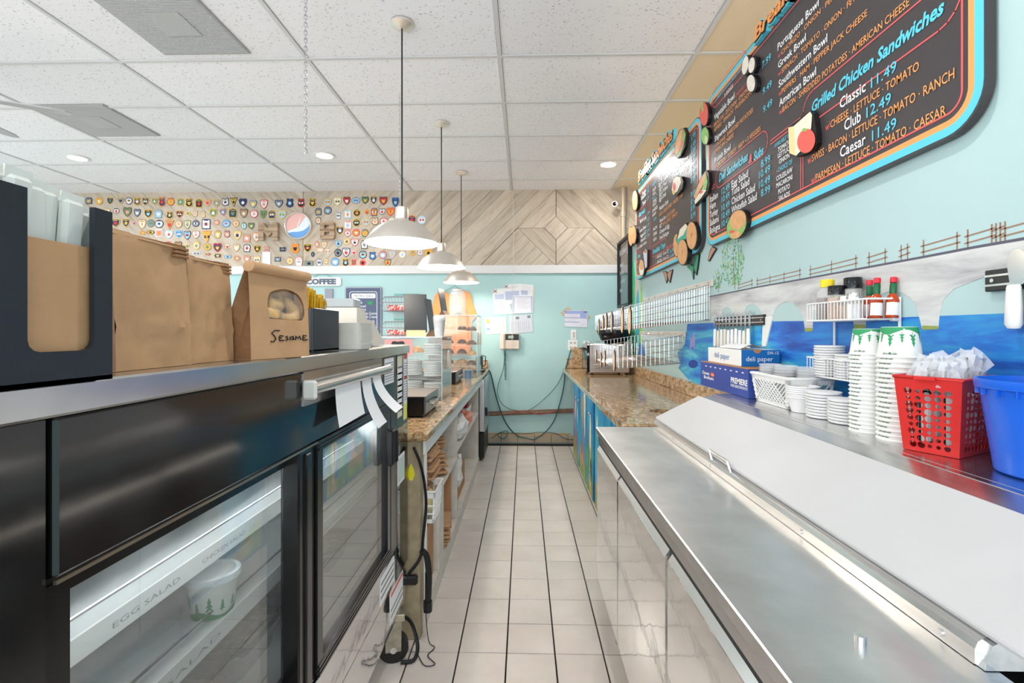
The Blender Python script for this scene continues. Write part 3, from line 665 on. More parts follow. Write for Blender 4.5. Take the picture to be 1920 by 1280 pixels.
def bagel(c, rz, rx, lab):
    t = thing('bagel', lab, 'bagel', c, 'bagels in the windowed bag'); m = MB(); m.T = Matrix.Translation(c) @ Matrix.Rotation(rz, 4, 'Z') @ Matrix.Rotation(rx, 4, 'Y')
    m.lathe([(0.008 + 0.0, 0.0)] + [(0.024 - 0.016 * math.cos(a), 0.015 * math.sin(a)) for a in [PI * i / 8 for i in range(9)]] + [(0.008, 0)], n=20); m.build('crust', bread, t)
    m2 = MB(); m2.T = m.T.copy(); m2.lathe([(0.009, -0.0005), (0.039, -0.0005)], n=20); m2.build('cut_face', crumb, t)
    pv = ORG[b3.name]; t.location = pv + Matrix.Rotation(B3R, 3, 'Z') @ (Vector(c) - pv); t.rotation_euler = (0, 0, B3R)
bagel((-0.535, 0.965, ZT + 0.10), 0.2, 0.5, 'sesame bagel at the lower near side of the bag window')
bagel((-0.532, 1.022, ZT + 0.10), -0.3, 1.1, 'pale bagel half at the far side of the bag window')
bagel((-0.538, 0.985, ZT + 0.128), 0.1, 0.9, 'dark toasted bagel at the top of the bag window')
# second holder with sugar packets
HX = -0.535
holder((HX, 1.20, ZT + 0.003), 0.17, 0.12, 0.112, None, 'low dark box holder full of yellow sweetener packets', 'packet_holder')
yel = mat('yellow_packet', (226, 178, 30), 0.45, nz=(90, 0.25)); whp = mat('white_packet', (222, 216, 200), 0.5, nz=(70, 0.2))
pk = None
for q in range(15):
    wht = q >= 12
    y = 1.215 + q * 0.0098; hh = 0.128 + (0.028 - q * 0.0022) + random.uniform(-0.004, 0.004)
    t = thing('sweetener_packet', ('white' if wht else 'yellow') + ' sweetener packet in the dark box, %s from its near end' % (['first'] + ORD[1:])[q], 'packet', (HX - 0.05, y, ZT + 0.012), 'sweetener packets in the dark box')
    m = MB(); m.T = Matrix.Translation((HX - 0.05, y, ZT + 0.012)) @ Matrix.Rotation(random.uniform(-0.1, 0.02), 4, 'X') @ Matrix.Rotation(R(62) + random.uniform(-0.2, 0.2), 4, 'Z')
    m.box(-0.002, 0.002, -0.028, 0.028, 0, hh, 0.001); m.box(-0.0008, 0.0008, -0.029, 0.029, hh, hh + 0.007); m.build('sachet', whp if wht else yel, t)
    if wht: m2 = MB(); m2.T = m.T.copy(); m2.box(-0.0025, 0.0025, -0.006, 0.006, 0.02, hh - 0.004); m2.box(-0.0025, 0.0025, -0.028, 0.028, hh - 0.014, hh); m2.build('yellow_stripe', yel, t)
# stacks of white foam trays and the register
tray = None
for q in range(14):
    if tray is None:
        m = MB(); o_ = rrect(-0.075, 0.075, -0.065, 0.065, 0.018); i_ = rrect(-0.06, 0.06, -0.05, 0.05, 0.012); n = len(o_)
        vs = [(u, v, 0.012) for u, v in o_] + [(u * 0.9, v * 0.9, 0) for u, v in o_] + [(u, v, 0.0125) for u, v in i_]
        m.add(vs, [(a, n + a, n + (a + 1) % n, (a + 1) % n) for a in range(n)] + [tuple(range(n, 2 * n))[::-1]] + [(a, (a + 1) % n, 2 * n + (a + 1) % n, 2 * n + a) for a in range(n)] + [tuple(range(2 * n, 3 * n))], 0)
        tray = m.build('foam_tray', mat('white_foam', (226, 224, 216), 0.6), org=(0, 0, 0), cat='tray', group='stack of white foam trays'); o = tray
    else: o = copy_tree(tray)
    o.location = (-0.56 + random.uniform(-.002, .002), 1.47 + random.uniform(-.002, .002), ZT + 0.001 + q * 0.0052)
    o['label'] = 'white foam tray, %s from the bottom of its stack beside the register' % (['first'] + ORD[1:])[q]
reg = thing('cash_register', 'beige cash register with sloping lit top at the far end of the case', 'cash register', (-0.68, 1.72, ZT))
mb = MB(); prof = [(-0.16, 0), (0.14, 0), (0.14, 0.012), (0.02, 0.085), (-0.06, 0.095), (-0.09, 0.13), (-0.16, 0.13)]
mb.prism(prof, lambda u, v, q: (-0.69 + q, 1.72 + u, ZT + 0.004 + v), -0.16, 0.14); mb.build('body', offwhite, reg)
mb = MB(); mb.add([(-0.69 + a, 1.72 + u, ZT + 0.0055 + v) for a in (-0.13, 0.11) for u, v in ((0.13, 0.02), (0.035, 0.078))], [(0, 2, 3, 1)]); mb.build('key_panel', mat('beige_key_panel', (206, 190, 170), 0.3), reg)
mb = MB()
for i in range(5):
    for j in range(7):
        u = 0.045 + i * 0.018; v = 0.078 - (u - 0.035) * 0.61
        mb.T = Matrix.Translation((-0.80 + j * 0.034, 1.72 + u, ZT + 0.0065 + v)) @ Matrix.Rotation(-math.atan(0.61), 4, 'X'); mb.box(-0.012, 0.012, -0.006, 0.006, 0, 0.004, 0.001)
mb.build('keys', mat('grey_keys', (150, 148, 144), 0.4), reg, kind='stuff')
mb = MB(); mb.box(-0.84, -0.56, 1.565, 1.63, ZT + 0.135, ZT + 0.165, 0.004); mb.build('display', mat('grey_display', (170, 174, 176), 0.3), reg)
mb = MB(); mb.box(-0.555, -0.53, 1.60, 1.66, ZT + 0.003, ZT + 0.012); mb.box(-0.56, -0.552, 1.6, 1.62, ZT + 0.003, ZT + 0.025); mb.build('foot', black, reg)
# ================================================================== left: granite service counter
XG = -0.42; ZG = 0.91; YG0 = 2.075
mb = MB(); mb.box(-1.22, XG, YG0, WB - 0.02, 0.872, ZG, 0.006); t = mb.build('granite_worktop', gran, org=(-0.8, 3.9, 0.872), label='long speckled granite top of the service counter beside the deli case', cat='counter')
mb = MB(); mb.box(-1.22, XG - 0.02, WB - 0.045, WB - 0.02, ZG, ZG + 0.10, 0.004); mb.build('splash', gran, t)
sh = thing('counter_shelving', 'white painted shelving under the granite service counter', 'shelving', (-0.8, 3.9, 0))
postm = mat('mildewed_green_post', (164, 148, 120), 0.7, nz=(16, 0.25))
mb = MB(); mb.box(-0.535, -0.455, 2.085, 2.165, 0.0, 0.872, 0.003); mb.build('post', postm, sh, label='stained olive wooden corner post')
mb = MB(); mb.box(-1.2, -0.535, 2.09, 2.11, 0.0, 0.872); mb.build('end_board', dirty_white, sh)
mb = MB(); mb.box(-0.453, -0.440, 2.13, 4.95, 0.80, 0.872, 0.002); mb.build('apron', white_paint, sh)
for y in (3.2, 4.72):
    mb = MB(); mb.box(-1.15, -0.452, y, y + 0.045, 0.10, 0.872, 0.002); mb.build('upright', dirty_white, sh)
mb = MB(); mb.box(-0.50, -0.447, 2.165, 2.20, 0.10, 0.872, 0.002); mb.build('upright', white_paint, sh)
mb = MB(); mb.box(-0.50, -0.447, 2.50, 2.66, 0.10, 0.49, 0.002); mb.build('upright', dirty_white, sh, label='short wide upright below the middle shelf')
for y0_, y1_, z in ((2.2, 3.2, 0.515), (3.245, 4.72, 0.56)):
    mb = MB(); mb.box(-1.12, -0.447, y0_, y1_, z - 0.022, z, 0.002); mb.build('shelf', dirty_white, sh)
mb = MB(); mb.box(-1.15, -0.447, 2.14, 4.765, 0.0, 0.10, 0.002); mb.build('base', dirty_white, sh)
mb = MB(); mb.box(-1.17, -1.15, 2.1, 4.9, 0.0, 0.872); mb.build('back_board', mat('pale_back_board', (196, 204, 200), 0.6), sh)
mb = MB(); mb.add([(-0.4545, 2.11 + a * 0.03, 0.56 + b * 0.09) for a, b in ((0.0, 0.3), (0.3, 0), (0.7, 0.0), (1, .35), (.8, .7), (.5, 1), (.2, .7))], [tuple(range(7))]); 
mb.V = [v + Vector((0.0, 0, 0)) for v in mb.V]
mb2 = MB(); mb2.prism([(a * 0.034, b * 0.075) for a, b in ((0.0, 0.3), (0.3, 0), (0.7, 0.0), (1, .35), (.8, .7), (.5, 1), (.2, .7))], lambda u, v, q: (-0.512 + u, 2.085 - q, 0.70 + v), 0, 0.001)
mb2.build('leaf_sticker', mat('yellow_leaf', (226, 214, 40), 0.5), org=(-0.50, 2.084, 0.70), label='yellow leaf shaped sticker on the olive corner post', cat='sticker')
# bundles of flat paper bags
def flat_bag(): 
    m = MB(); m.box(-0.20, 0.20, -0.11, 0.11, 0, 0.0125, 0.003); m.box(-0.19, 0.206, -0.105, 0.10, 0.003, 0.009, 0.001)
    return m.build('paper_bag_bundle', kraft, org=(0, 0, 0), cat='paper bags', group='flat paper bags under the counter')
fb = None
for (bx, by, bz, n, lab, ro) in ((-0.66, 2.42, 0.516, 18, 'nearer pile on the middle shelf', 0.0), (-0.69, 2.78, 0.516, 17, 'farther pile on the middle shelf', 0.5), (-0.66, 2.83, 0.101, 10, 'low pile at the base', 0.2)):
    for q in range(n):
        if fb is None: fb = flat_bag(); o = fb
        else: o = copy_tree(fb)
        o.location = (bx + random.uniform(-.02, .02), by + random.uniform(-.012, .012), bz + q * 0.0138); o.rotation_euler = (0, 0, ro + random.uniform(-.06, .06))
        o['label'] = 'bundle of flat brown paper bags, %s from the bottom, %s' % ((['first'] + ORD[1:])[q], lab)
# white slotted basket hung at the shelf front
def slotted_basket(name, lab, loc, w, d, h, m_, slots=True, taper=0.85, grp=None, cat='basket', holes='diamond', nu=10, nv=5):
    """open basket with real openings; w along y, d along x"""
    t = thing(name, lab, cat, loc, grp); x, y, z = loc; mb = MB()
    def corner(s, v):   # s in 0..4 round the rim
        k = taper + (1 - taper) * v; W, D = w / 2 * k, d / 2 * k; i = int(s) % 4; f = s - int(s)
        P = ((-D, -W), (-D, W), (D, W), (D, -W)); a, b = P[i], P[(i + 1) % 4]
        return (x + a[0] + (b[0] - a[0]) * f, y + a[1] + (b[1] - a[1]) * f, z + h * v)
    def bar(a, b, r): mb.tube([corner(*a), corner(*b)], r, 4)
    for i in range(4):
        n = nu if i in (0, 2) else max(3, int(nu * d / w))
        if holes == 'diamond':
            for q in range(n + 1):
                for sgn in (1, -1):
                    q2 = q + sgn * n * 0.42; a = (i + q / n, 0.1); f = 1.0
                    if q2 > n: f = (n - q) / (q2 - q); q2 = n
                    if q2 < 0: f = (0 - q) / (q2 - q); q2 = 0
                    if f > 0.02: bar((i + min(max(q / n, 0), 0.999), 0.1), (i + min(max(q2 / n, 0), 0.999), 0.1 + 0.72 * f), 0.0028)
                    q0 = q - sgn * n * 0.42
        for v0, v1 in ((0.0, 0.13), (0.80, 1.0)):
            mb.add([corner(i, v0), corner(i + 0.9999, v0), corner(i + 0.9999, v1), corner(i, v1)], [(0, 1, 2, 3)])
        for e in (0.0, 0.93): mb.add([corner(i + e, 0), corner(i + e + 0.069, 0), corner(i + e + 0.069, 1), corner(i + e, 1)], [(0, 1, 2, 3)])
        if holes == 'slots':
            for q in range(1, n): bar((i + q / n, 0.05), (i + q / n, 0.9), 0.004)
            for v in (0.3, 0.55): bar((i, v), (i + 0.999, v), 0.004)
    mb.tube([corner(i, 1.0) for i in range(4)], 0.006, 6, closed=True)
    mb.add([corner(i, 0.01) for i in range(4)], [(0, 1, 2, 3)])
    o = mb.build('basket_body', m_, t)
    return t, corner
slotted_basket('plastic_basket', 'white slotted plastic basket hanging at the near end of the counter shelves', (-0.475, 2.30, 0.46), 0.20, 0.13, 0.15, white_plastic, holes='slots', nu=6)
mb = MB(); mb.box(-0.51, -0.44, 2.24, 2.36, 0.47, 0.585, 0.02); mb.build('note_pad', mat('pale_yellow_paper', (226, 208, 160), 0.7), org=(-0.475, 2.3, 0.47), label='yellowish wrapped pack inside the hanging white basket', cat='pack')
mb = MB(); mb.T = Matrix.Translation((-0.56, 3.02, 0.101)) @ Matrix.Rotation(0.25, 4, 'Z') @ Matrix.Rotation(-0.1, 4, 'X'); mb.box(-0.10, 0.10, -0.006, 0.006, 0, 0.34, 0.001); mb.build('cardboard_sheet', card, org=(-0.56, 3.02, 0.101), label='brown cardboard sheet standing against the upright below the shelf', cat='cardboard')
mb = MB(); mb.box(-0.62, -0.47, 2.24, 2.47, 0.101, 0.40, 0.003); mb.build('cardboard_box', card, org=(-0.55, 2.35, 0.101), label='closed brown cardboard box under the hanging basket', cat='box')
bagp = mat('white_carrier_bag', (228, 226, 224), 0.35, alpha=0.9, bump=(30, 0.8)); pinkb = mat('coral_plastic_bag', (236, 150, 130), 0.4, bump=(30, 0.8))
def crumple(mb, c, r, seed, n=12, k=8, amp=0.25):
    rnd = random.Random(seed); o0 = len(mb.V); mb.ball(c, *r, n=n, k=k)
    for i in range(o0, len(mb.V)):
        d = mb.V[i] - Vector(c); mb.V[i] = Vector(c) + d * (1 + rnd.uniform(-amp, amp))
    for i in range(len(mb.Sm)): mb.Sm[i] = False
mb = MB(); crumple(mb, (-0.55, 3.55, 0.655), (0.12, 0.24, 0.09), 3); mb.build('carrier_bag', bagp, org=(-0.55, 3.55, 0.56), label='crumpled white plastic bag on the far shelf of the service counter', cat='bag')
mb = MB(); crumple(mb, (-0.52, 3.95, 0.63), (0.09, 0.14, 0.065), 5); mb.build('carrier_bag', pinkb, org=(-0.52, 3.95, 0.56), label='coral pink plastic bag on the far shelf of the service counter', cat='bag')
mb = MB(); crumple(mb, (-0.50, 3.42, 0.36), (0.06, 0.12, 0.12), 9); mb.build('carrier_bag', bagp, org=(-0.5, 3.42, 0.2), label='white plastic bag drooping below the far shelf', cat='bag')
mb = MB(); mb.box(-0.75, -0.49, 3.5, 3.95, 0.101, 0.30, 0.004); mb.build('cardboard_box', card, org=(-0.62, 3.7, 0.101), label='brown cardboard box low in the far bay of the counter', cat='box')
t = thing('storage_bin', 'white perforated bin on the far counter shelf', 'bin', (-0.56, 4.25, 0.56)); mb = MB()
o_, i_ = rrect(-0.08, 0.08, -0.14, 0.14, 0.02), rrect(-0.072, 0.072, -0.132, 0.132, 0.015); n = len(o_)
mb.T = Matrix.Translation((-0.56, 4.25, 0.561))
mb.add([(u * 0.9, v * 0.9, 0) for u, v in o_] + [(u, v, 0.13) for u, v in o_] + [(u, v, 0.13) for u, v in i_] + [(u * 0.9, v * 0.9, 0.01) for u, v in i_], [(r * n + a, r * n + (a + 1) % n, (r + 1) * n + (a + 1) % n, (r + 1) * n + a) for r in range(3) for a in range(n)] + [tuple(range(3 * n, 4 * n))]); mb.build('tub', white_plastic, t)
mb = MB()
for i in range(6):
    for j in range(3): mb.cyl((-0.56 + 0.08, 4.15 + i * 0.04, 0.59 + j * 0.03), (-0.56 + 0.0815, 4.15 + i * 0.04, 0.59 + j * 0.03), 0.005, n=8)
mb.build('perforations', mat('hole_shadow', (90, 92, 96), 0.8), t, kind='stuff')
mb = MB(); mb.T = Matrix.Translation((-0.55, 4.28, 0.64)) @ Matrix.Rotation(0.4, 4, 'Y'); mb.box(-0.02, 0.02, -0.03, 0.03, 0, 0.15, 0.006); mb.build('spray_bottle', mat('red_plastic', (206, 30, 60), 0.3), org=(-0.55, 4.28, 0.64), label='red plastic item sticking out of the white perforated bin', cat='bottle')
mb = MB(); mb.T = Matrix.Translation((-0.56, 4.17, 0.64)) @ Matrix.Rotation(-0.2, 4, 'X'); mb.box(-0.02, 0.02, -0.02, 0.02, 0, 0.13, 0.006); mb.build('spray_bottle', mat('light_blue_plastic', (120, 180, 220), 0.3), org=(-0.56, 4.17, 0.64), label='light blue bottle in the white perforated bin', cat='bottle')
mb = MB(); mb.box(-0.9, -0.55, 4.45, 4.70, 0.561, 0.80, 0.01); mb.build('black_crate', black, org=(-0.7, 4.57, 0.56), label='black crate at the far end of the counter shelf', cat='crate')
# small fridge at the far end
fr = thing('mini_fridge', 'small stainless door fridge at the far end of the service counter', 'fridge', (-0.7, 5.35, 0))
mb = MB(); mb.box(-1.0, -0.47, 4.99, 5.55, 0.02, 0.865, 0.006); mb.build('body', black, fr)
mb = MB(); mb.box(-0.468, -0.405, 4.985, 5.56, 0.30, 0.862, 0.008); d_ = mb.build('door', steel, fr)
mb = MB(); mb.box(-0.405, -0.382, 4.99, 5.03, 0.47, 0.56, 0.008); mb.build('handle', black, d_)
mb = MB(); mb.box(-0.468, -0.415, 4.985, 5.56, 0.03, 0.292, 0.006); mb.build('kick_panel', black, fr)
for x in (-0.95, -0.5):
    for y in (5.03, 5.5): mb = MB(); mb.cyl((x, y, 0), (x, y, 0.022), 0.02, n=10); mb.build('foot', black, fr)
# ---- on the granite
def drawer(y0, y1, x1, lab, body=black):
    t = thing('cash_till', lab, 'cash till', (x1 - 0.2, (y0 + y1) / 2, ZG)); z = ZG + 0.001
    m = MB(); m.box(x1 - 0.40, x1 - 0.012, y0, y1, z + 0.008, z + 0.105, 0.003); m.build('body', mat('black_enamel', (14, 14, 15), 0.25), t)
    m = MB(); m.box(x1 - 0.40, x1, y0 + 0.001, y1 - 0.001, z + 0.1055, z + 0.109, 0.001); m.build('top_plate', mat('taupe_metal_top', (140, 126, 120), 0.3, 0.6), t)
    m = MB(); m.box(x1 - 0.011, x1, y0 + 0.004, y1 - 0.004, z + 0.014, z + 0.103, 0.003); f = m.build('front', mat('grey_drawer_front', (112, 112, 112), 0.25, 0.7), t)
    m = MB(); m.tube([(x1, y0 + 0.10, z + 0.07), (x1 + 0.02, y0 + 0.12, z + 0.065), (x1 + 0.02, y1 - 0.12, z + 0.065), (x1, y1 - 0.10, z + 0.07)], 0.005); m.build('handle', chrome, f)
    m = MB(); m.cyl((x1, (y0 + y1) / 2, z + 0.045), (x1 + 0.006, (y0 + y1) / 2, z + 0.045), 0.009, n=12); m.build('lock', chrome, f)
    for yy in (y0 + 0.03, y1 - 0.03): m = MB(); m.box(x1 - 0.03, x1 - 0.015, yy - 0.012, yy + 0.012, z - 0.0005, z + 0.009); m.build('foot', black, t)
    return t
drawer(2.44, 2.82, -0.505, 'black cash drawer with chrome handle, nearest on the granite')
drawer(3.98, 4.42, -0.565, 'second cash drawer, standing between the two clear pastry cases')
# clear pastry cases
pasty = mat('pastry_glaze', (206, 158, 108), 0.4, nz=(30, 0.35)); cho = mat('chocolate_pastry', (96, 66, 54), 0.4, nz=(40, 0.4)); pinkp = mat('pink_label_card', (232, 150, 150), 0.6, nz=(20, 0.1))
acr_edge = mat('acrylic_edge', (226, 236, 240), 0.1, alpha=0.65)
def acrylic_case(x0, x1, y0, y1, h, levels, lab):
    t = thing('pastry_case', lab, 'display case', ((x0 + x1) / 2, (y0 + y1) / 2, ZG)); z = ZG + 0.001; e = 0.005
    for nm, bx in (('side_panel', (x0, x1, y0, y0 + e, z, z + h)), ('side_panel', (x0, x1, y1 - e, y1, z, z + h)), ('back_panel', (x0, x0 + e, y0 + e, y1 - e, z, z + h)), ('top_panel', (x0, x1, y0, y1, z + h, z + h + e)), ('base', (x0, x1, y0, y1, z, z + e))):
        m = MB(); m.box(*bx); m.build(nm, clear, t)
    m = MB(); m.box(x1 - e, x1, y0 + e, y1 - e, z + e, z + h); d = m.build('door', clear, t)
    ym = (y0 + y1) / 2; zm = z + h * 0.62
    m = MB(); m.tube([(x1 + 0.012, u, v) for u, v in rrect(ym - 0.035, ym + 0.035, zm - 0.06, zm + 0.06, 0.025)], 0.006, closed=True); m.build('handle', mat('pale_handle', (226, 206, 186), 0.3), d)
    m = MB()
    for xa in (x0, x1 - 0.004):
        for ya in (y0, y1 - 0.004): m.box(xa, xa + 0.004, ya, ya + 0.004, z, z + h)
    for zz in (z + h,):
        m.box(x0, x1, y0 - 0.001, y0 + 0.004, zz, zz + 0.006); m.box(x1 - 0.004, x1 + 0.001, y0, y1, zz, zz + 0.006)
    m.build('edges', acr_edge, t)
    for lz in levels:
        m = MB(); m.add([(x0 + e, y0 + e, z + lz + 0.03), (x1 - e, y0 + e, z + lz), (x1 - e, y1 - e, z + lz), (x0 + e, y1 - e, z + lz + 0.03)], [(0, 1, 2, 3)]); m.add([(x0 + e, y0 + e, z + lz + 0.025), (x1 - e, y0 + e, z + lz - 0.005), (x1 - e, y0 + e, z + lz), (x0 + e, y0 + e, z + lz + 0.03)], [(0, 1, 2, 3)])
        m.build('shelf', clear2, t)
    return t
CA = (-1.0, -0.525, 3.06, 3.46); CB = (-0.93, -0.452, 4.62, 5.08)
acrylic_case(*CA, 0.405, (0.13, 0.265), 'nearer clear acrylic pastry case with side handle')
acrylic_case(*CB, 0.60, (0.10, 0.20, 0.30, 0.44), 'taller clear acrylic pastry case farther along the granite')
lidp = None
def lid_disc():
    m = MB(); m.lathe([(0.0005, 0), (0.058, 0.0), (0.062, 0.003), (0.062, 0.007), (0.052, 0.009), (0.0005, 0.010)], n=20); return m.build('plate', mat('white_plate', (232, 232, 232), 0.3), org=(0, 0, 0), cat='plate', group='plates stacked in the nearer pastry case')
for lv, (lz, lname) in enumerate(((0.006, 'bottom'), (0.145, 'middle'), (0.282, 'top'))):
    for sx, (xx, nn) in enumerate(((-0.60, 9), (-0.735, 9), (-0.87, 6))):
        if lv == 2: nn = 7 if sx == 0 else 0
        for q in range(nn):
            if lidp is None: lidp = lid_disc(); o = lidp
            else: o = copy_tree(lidp)
            o.location = (xx, 3.15, ZG + 0.003 + lz + (0.03 * (CA[1] - xx) / 0.47) + q * 0.0108)
            o['label'] = 'white plate, %s from below, %s stack from the door, %s shelf of nearer pastry case' % ((['first'] + ORD[1:])[q], ('first', 'second', 'third')[sx], lname)
def pastry(c, r, m_, lab, grp):
    t = MB(); t.lathe([(0.0005, 0)] + [(r * math.cos(a) if a < PI / 2 - 0.01 else 0.0005, 0.045 * math.sin(a)) for a in [PI / 2 * i / 6 for i in range(7)]], n=14)
    for i in range(len(t.V)): t.V[i] += Vector(c)
    return t.build('pastry', m_, org=c, label=lab, cat='pastry', group=grp)
for lv, lz in ((0, 0.145), (1, 0.282)):
    for q in range(3): pastry((-0.62 - 0.13 * q, 3.32, ZG + 0.006 + lz + 0.009 * q + 0.003), 0.055, pasty, 'golden pastry on the %s shelf of the nearer case, %s from its door' % (('lower', 'upper')[lv], ('first', 'second', 'third')[q]), 'pastries in the nearer case')
for lv, lz in enumerate((0.108, 0.208, 0.308, 0.448)):
    for q in range(4): pastry((-0.52 - 0.115 * q, 4.75 + 0.15 * (q % 2), ZG + 0.006 + lz + 0.0075 * q + 0.001), 0.052, (cho, pasty, cho, cho)[(lv + q) % 4], 'wrapped pastry on the %s shelf of the taller case, %s from its door' % (('lowest', 'second', 'third', 'top')[lv], ('first', 'second', 'third', 'fourth')[q]), 'pastries in the taller case')
mb = MB()   # scalloped chalk label
prof = []
for i in range(36): a = 2 * PI * i / 36; rr = 1 + 0.12 * math.cos(6 * a); prof.append((-0.81 + 0.058 * rr * math.cos(a), ZG + 0.345 + 0.038 * rr * math.sin(a)))
mb.prism(prof, fnY(3.058), 0, 0.002); mb.build('chalk_label', mat('chalkboard_label', (30, 28, 30), 0.6), org=(-0.81, 3.058, ZG + 0.345), label='black scalloped label on the end of the nearer pastry case', cat='label')
mb = MB(); mb.box(-0.9, -0.72, 3.07, 3.074, ZG + 0.29, ZG + 0.395); mb.build('card', pinkp, org=(-0.81, 3.07, ZG + 0.29), label='pink card behind the black scalloped label', cat='card')
# small chalk signs in wooden feet
woodf = mat('pale_wood_foot', (214, 182, 140), 0.5, nz=(20, 0.15)); woodd = mat('dark_wood_foot', (104, 74, 52), 0.5)
def chalk_sign(x, y, z, w, h, rz, lab, foot=woodf):
    t = thing('chalk_sign', lab, 'sign', (x, y, z)); m = MB(); T0 = Matrix.Translation((x, y, z)) @ Matrix.Rotation(rz, 4, 'Z')
    m.T = T0; m.prism([(-0.035, 0), (0.035, 0), (0.008, 0.045), (-0.008, 0.045)], lambda u, v, q: (q, u, v), -w * 0.42, w * 0.42); m.build('foot', foot, t)
    m = MB(); m.T = T0 @ Matrix.Translation((0, 0, 0.03)) @ Matrix.Rotation(R(-9), 4, 'X'); m.box(-w / 2, w / 2, -0.003, 0.003, 0, h, 0.001); m.build('board', black_satin, t); return t
m_ = chalk_sign(-0.745, 3.28, ZG + 0.409, 0.155, 0.27, R(18), 'large dark chalk sign in a wooden foot on the nearer pastry case')
chalk_sign(-0.645, 3.38, ZG + 0.409, 0.16, 0.24, R(86), 'thin chalk sign seen edge-on in a dark foot on the nearer case', woodd)
chalk_sign(-0.80, 4.80, ZG + 0.608, 0.16, 0.24, R(78), 'edge-on chalk sign standing on the taller pastry case', woodd)
# clear cups on the nearer case, jar on the taller one
cc = None
for q in range(5):
    if cc is None:
        m = MB(); m.lathe([(0.0005, 0.001), (0.030, 0), (0.041, 0.105), (0.044, 0.108), (0.043, 0.110), (0.039, 0.105), (0.028, 0.004)], n=20); cc = m.build('clear_cup', clear2, org=(0, 0, 0), cat='cup', group='clear cups nested on the nearer pastry case'); o = cc
    else: o = copy_tree(cc)
    o.location = (-0.572, 3.22, ZG + 0.409 + q * 0.007); o['label'] = 'clear plastic cup, %s from below, in the stack on the nearer pastry case' % (['first'] + ORD[1:])[q]
jar = thing('tip_jar', 'clear jar with rounded shoulders standing on the taller pastry case', 'jar', (-0.655, 4.72, ZG + 0.608))
mb = MB().at((-0.655, 4.72, ZG + 0.609)); mb.lathe([(0.0005, 0.001), (0.082, 0.0), (0.086, 0.01), (0.084, 0.18), (0.07, 0.225), (0.05, 0.24), (0.05, 0.252)], n=24); mb.build('body', clear2, jar)
mb = MB().at((-0.655, 4.72, ZG + 0.609)); mb.lathe([(0.054, 0.238), (0.054, 0.254), (0.0005, 0.256)], n=24); mb.build('lid', mat('clear_pink_lid', (232, 210, 206), 0.2), jar)
c2 = copy_tree(sc, (-0.655, 4.70, ZG + 0.6125)); c2['label'] = 'lidded soup cup with green trees inside the clear jar'; c2['group'] = 'lidded soup cups'
mb = MB(); mb.lathe([(0.0005, 0.001), (0.027, 0), (0.034, 0.075), (0.037, 0.08), (0.033, 0.078)], n=16)
for i in range(len(mb.V)): mb.V[i] += Vector((-0.525, 4.49, ZG + 0.001))
mb.build('blue_cup', mat('blue_cup', (96, 136, 176), 0.4), org=(-0.525, 4.49, ZG), label='small blue cup on the granite beside the second cash drawer', cat='cup')
cm = thing('coffee_grinder', 'small black appliance at the wall end of the granite', 'appliance', (-0.48, 5.3, ZG))
mb = MB(); mb.box(-0.56, -0.43, 5.22, 5.42, ZG + 0.001, ZG + 0.03, 0.008); mb.build('base', black, cm)
mb = MB(); mb.box(-0.53, -0.455, 5.26, 5.40, ZG + 0.03, ZG + 0.19, 0.02); mb.build('body', mat('smoked_plastic', (60, 58, 58), 0.15), cm)
mb = MB(); mb.tube([(-0.455, 5.3, ZG + 0.18), (-0.425, 5.3, ZG + 0.17), (-0.425, 5.3, ZG + 0.08), (-0.455, 5.3, ZG + 0.06)], 0.006); mb.build('handle', black, cm)
# near corner: hose, power brick, cables on the post
def cable(name, pts, r, m_, lab, cat='cable'):
    P = [Vector(p) for p in pts]; out = []
    for i in range(len(P) - 1):
        a, b, c, d = P[max(i - 1, 0)], P[i], P[i + 1], P[min(i + 2, len(P) - 1)]
        for k in range(6):
            t_ = k / 6; out.append(0.5 * ((2 * b) + (c - a) * t_ + (2 * a - 5 * b + 4 * c - d) * t_ * t_ + (3 * b - a - 3 * c + d) * t_ ** 3))
    out.append(P[-1]); m = MB(); m.tube(out, r, 6); return m.build(name, m_, org=P[0], label=lab, cat=cat)
blk = mat('black_cable', (22, 24, 26), 0.45)
cable('power_cable', [(-0.48, 2.07, 0.85), (-0.452, 2.072, 0.78), (-0.436, 2.09, 0.68), (-0.432, 2.10, 0.58), (-0.44, 2.08, 0.46), (-0.45, 2.07, 0.37), (-0.50, 2.066, 0.30)], 0.007, blk, 'black cable hanging down the olive corner post')
cable('drain_hose', [(-0.445, 2.07, 0.40), (-0.425, 2.08, 0.37), (-0.415, 2.08, 0.28), (-0.42, 2.08, 0.16)], 0.014, blk, 'thick black hose end hanging beside the corner post', 'hose')
mb = MB(); mb.cyl((-0.42, 2.08, 0.175), (-0.42, 2.08, 0.13), 0.019, n=14); mb.build('hose_coupling', black, org=(-0.42, 2.08, 0.15), label='ribbed black coupling on the end of the hanging hose', cat='coupling')
mb = MB(); mb.box(-0.60, -0.46, 2.048, 2.078, 0.255, 0.295, 0.008); mb.build('power_brick', black, org=(-0.53, 2.06, 0.27), label='black power brick fixed across the olive corner post', cat='power adapter')
cable('power_cable', [(-0.51, 2.05, 0.12), (-0.47, 2.0, 0.12), (-0.44, 1.97, 0.05), (-0.45, 1.94, 0.012), (-0.50, 1.93, 0.008)], 0.008, blk, 'black loop of cable around the caster on the floor')
cable('thin_wire', [(-0.43, 2.08, 0.30), (-0.425, 2.06, 0.15), (-0.41, 2.05, 0.02), (-0.38, 2.03, 0.005), (-0.40, 1.98, 0.004), (-0.36, 1.93, 0.004), (-0.40, 1.92, 0.004), (-0.44, 1.98, 0.004)], 0.002, blk, 'thin black wire looping on the floor tiles by the post')
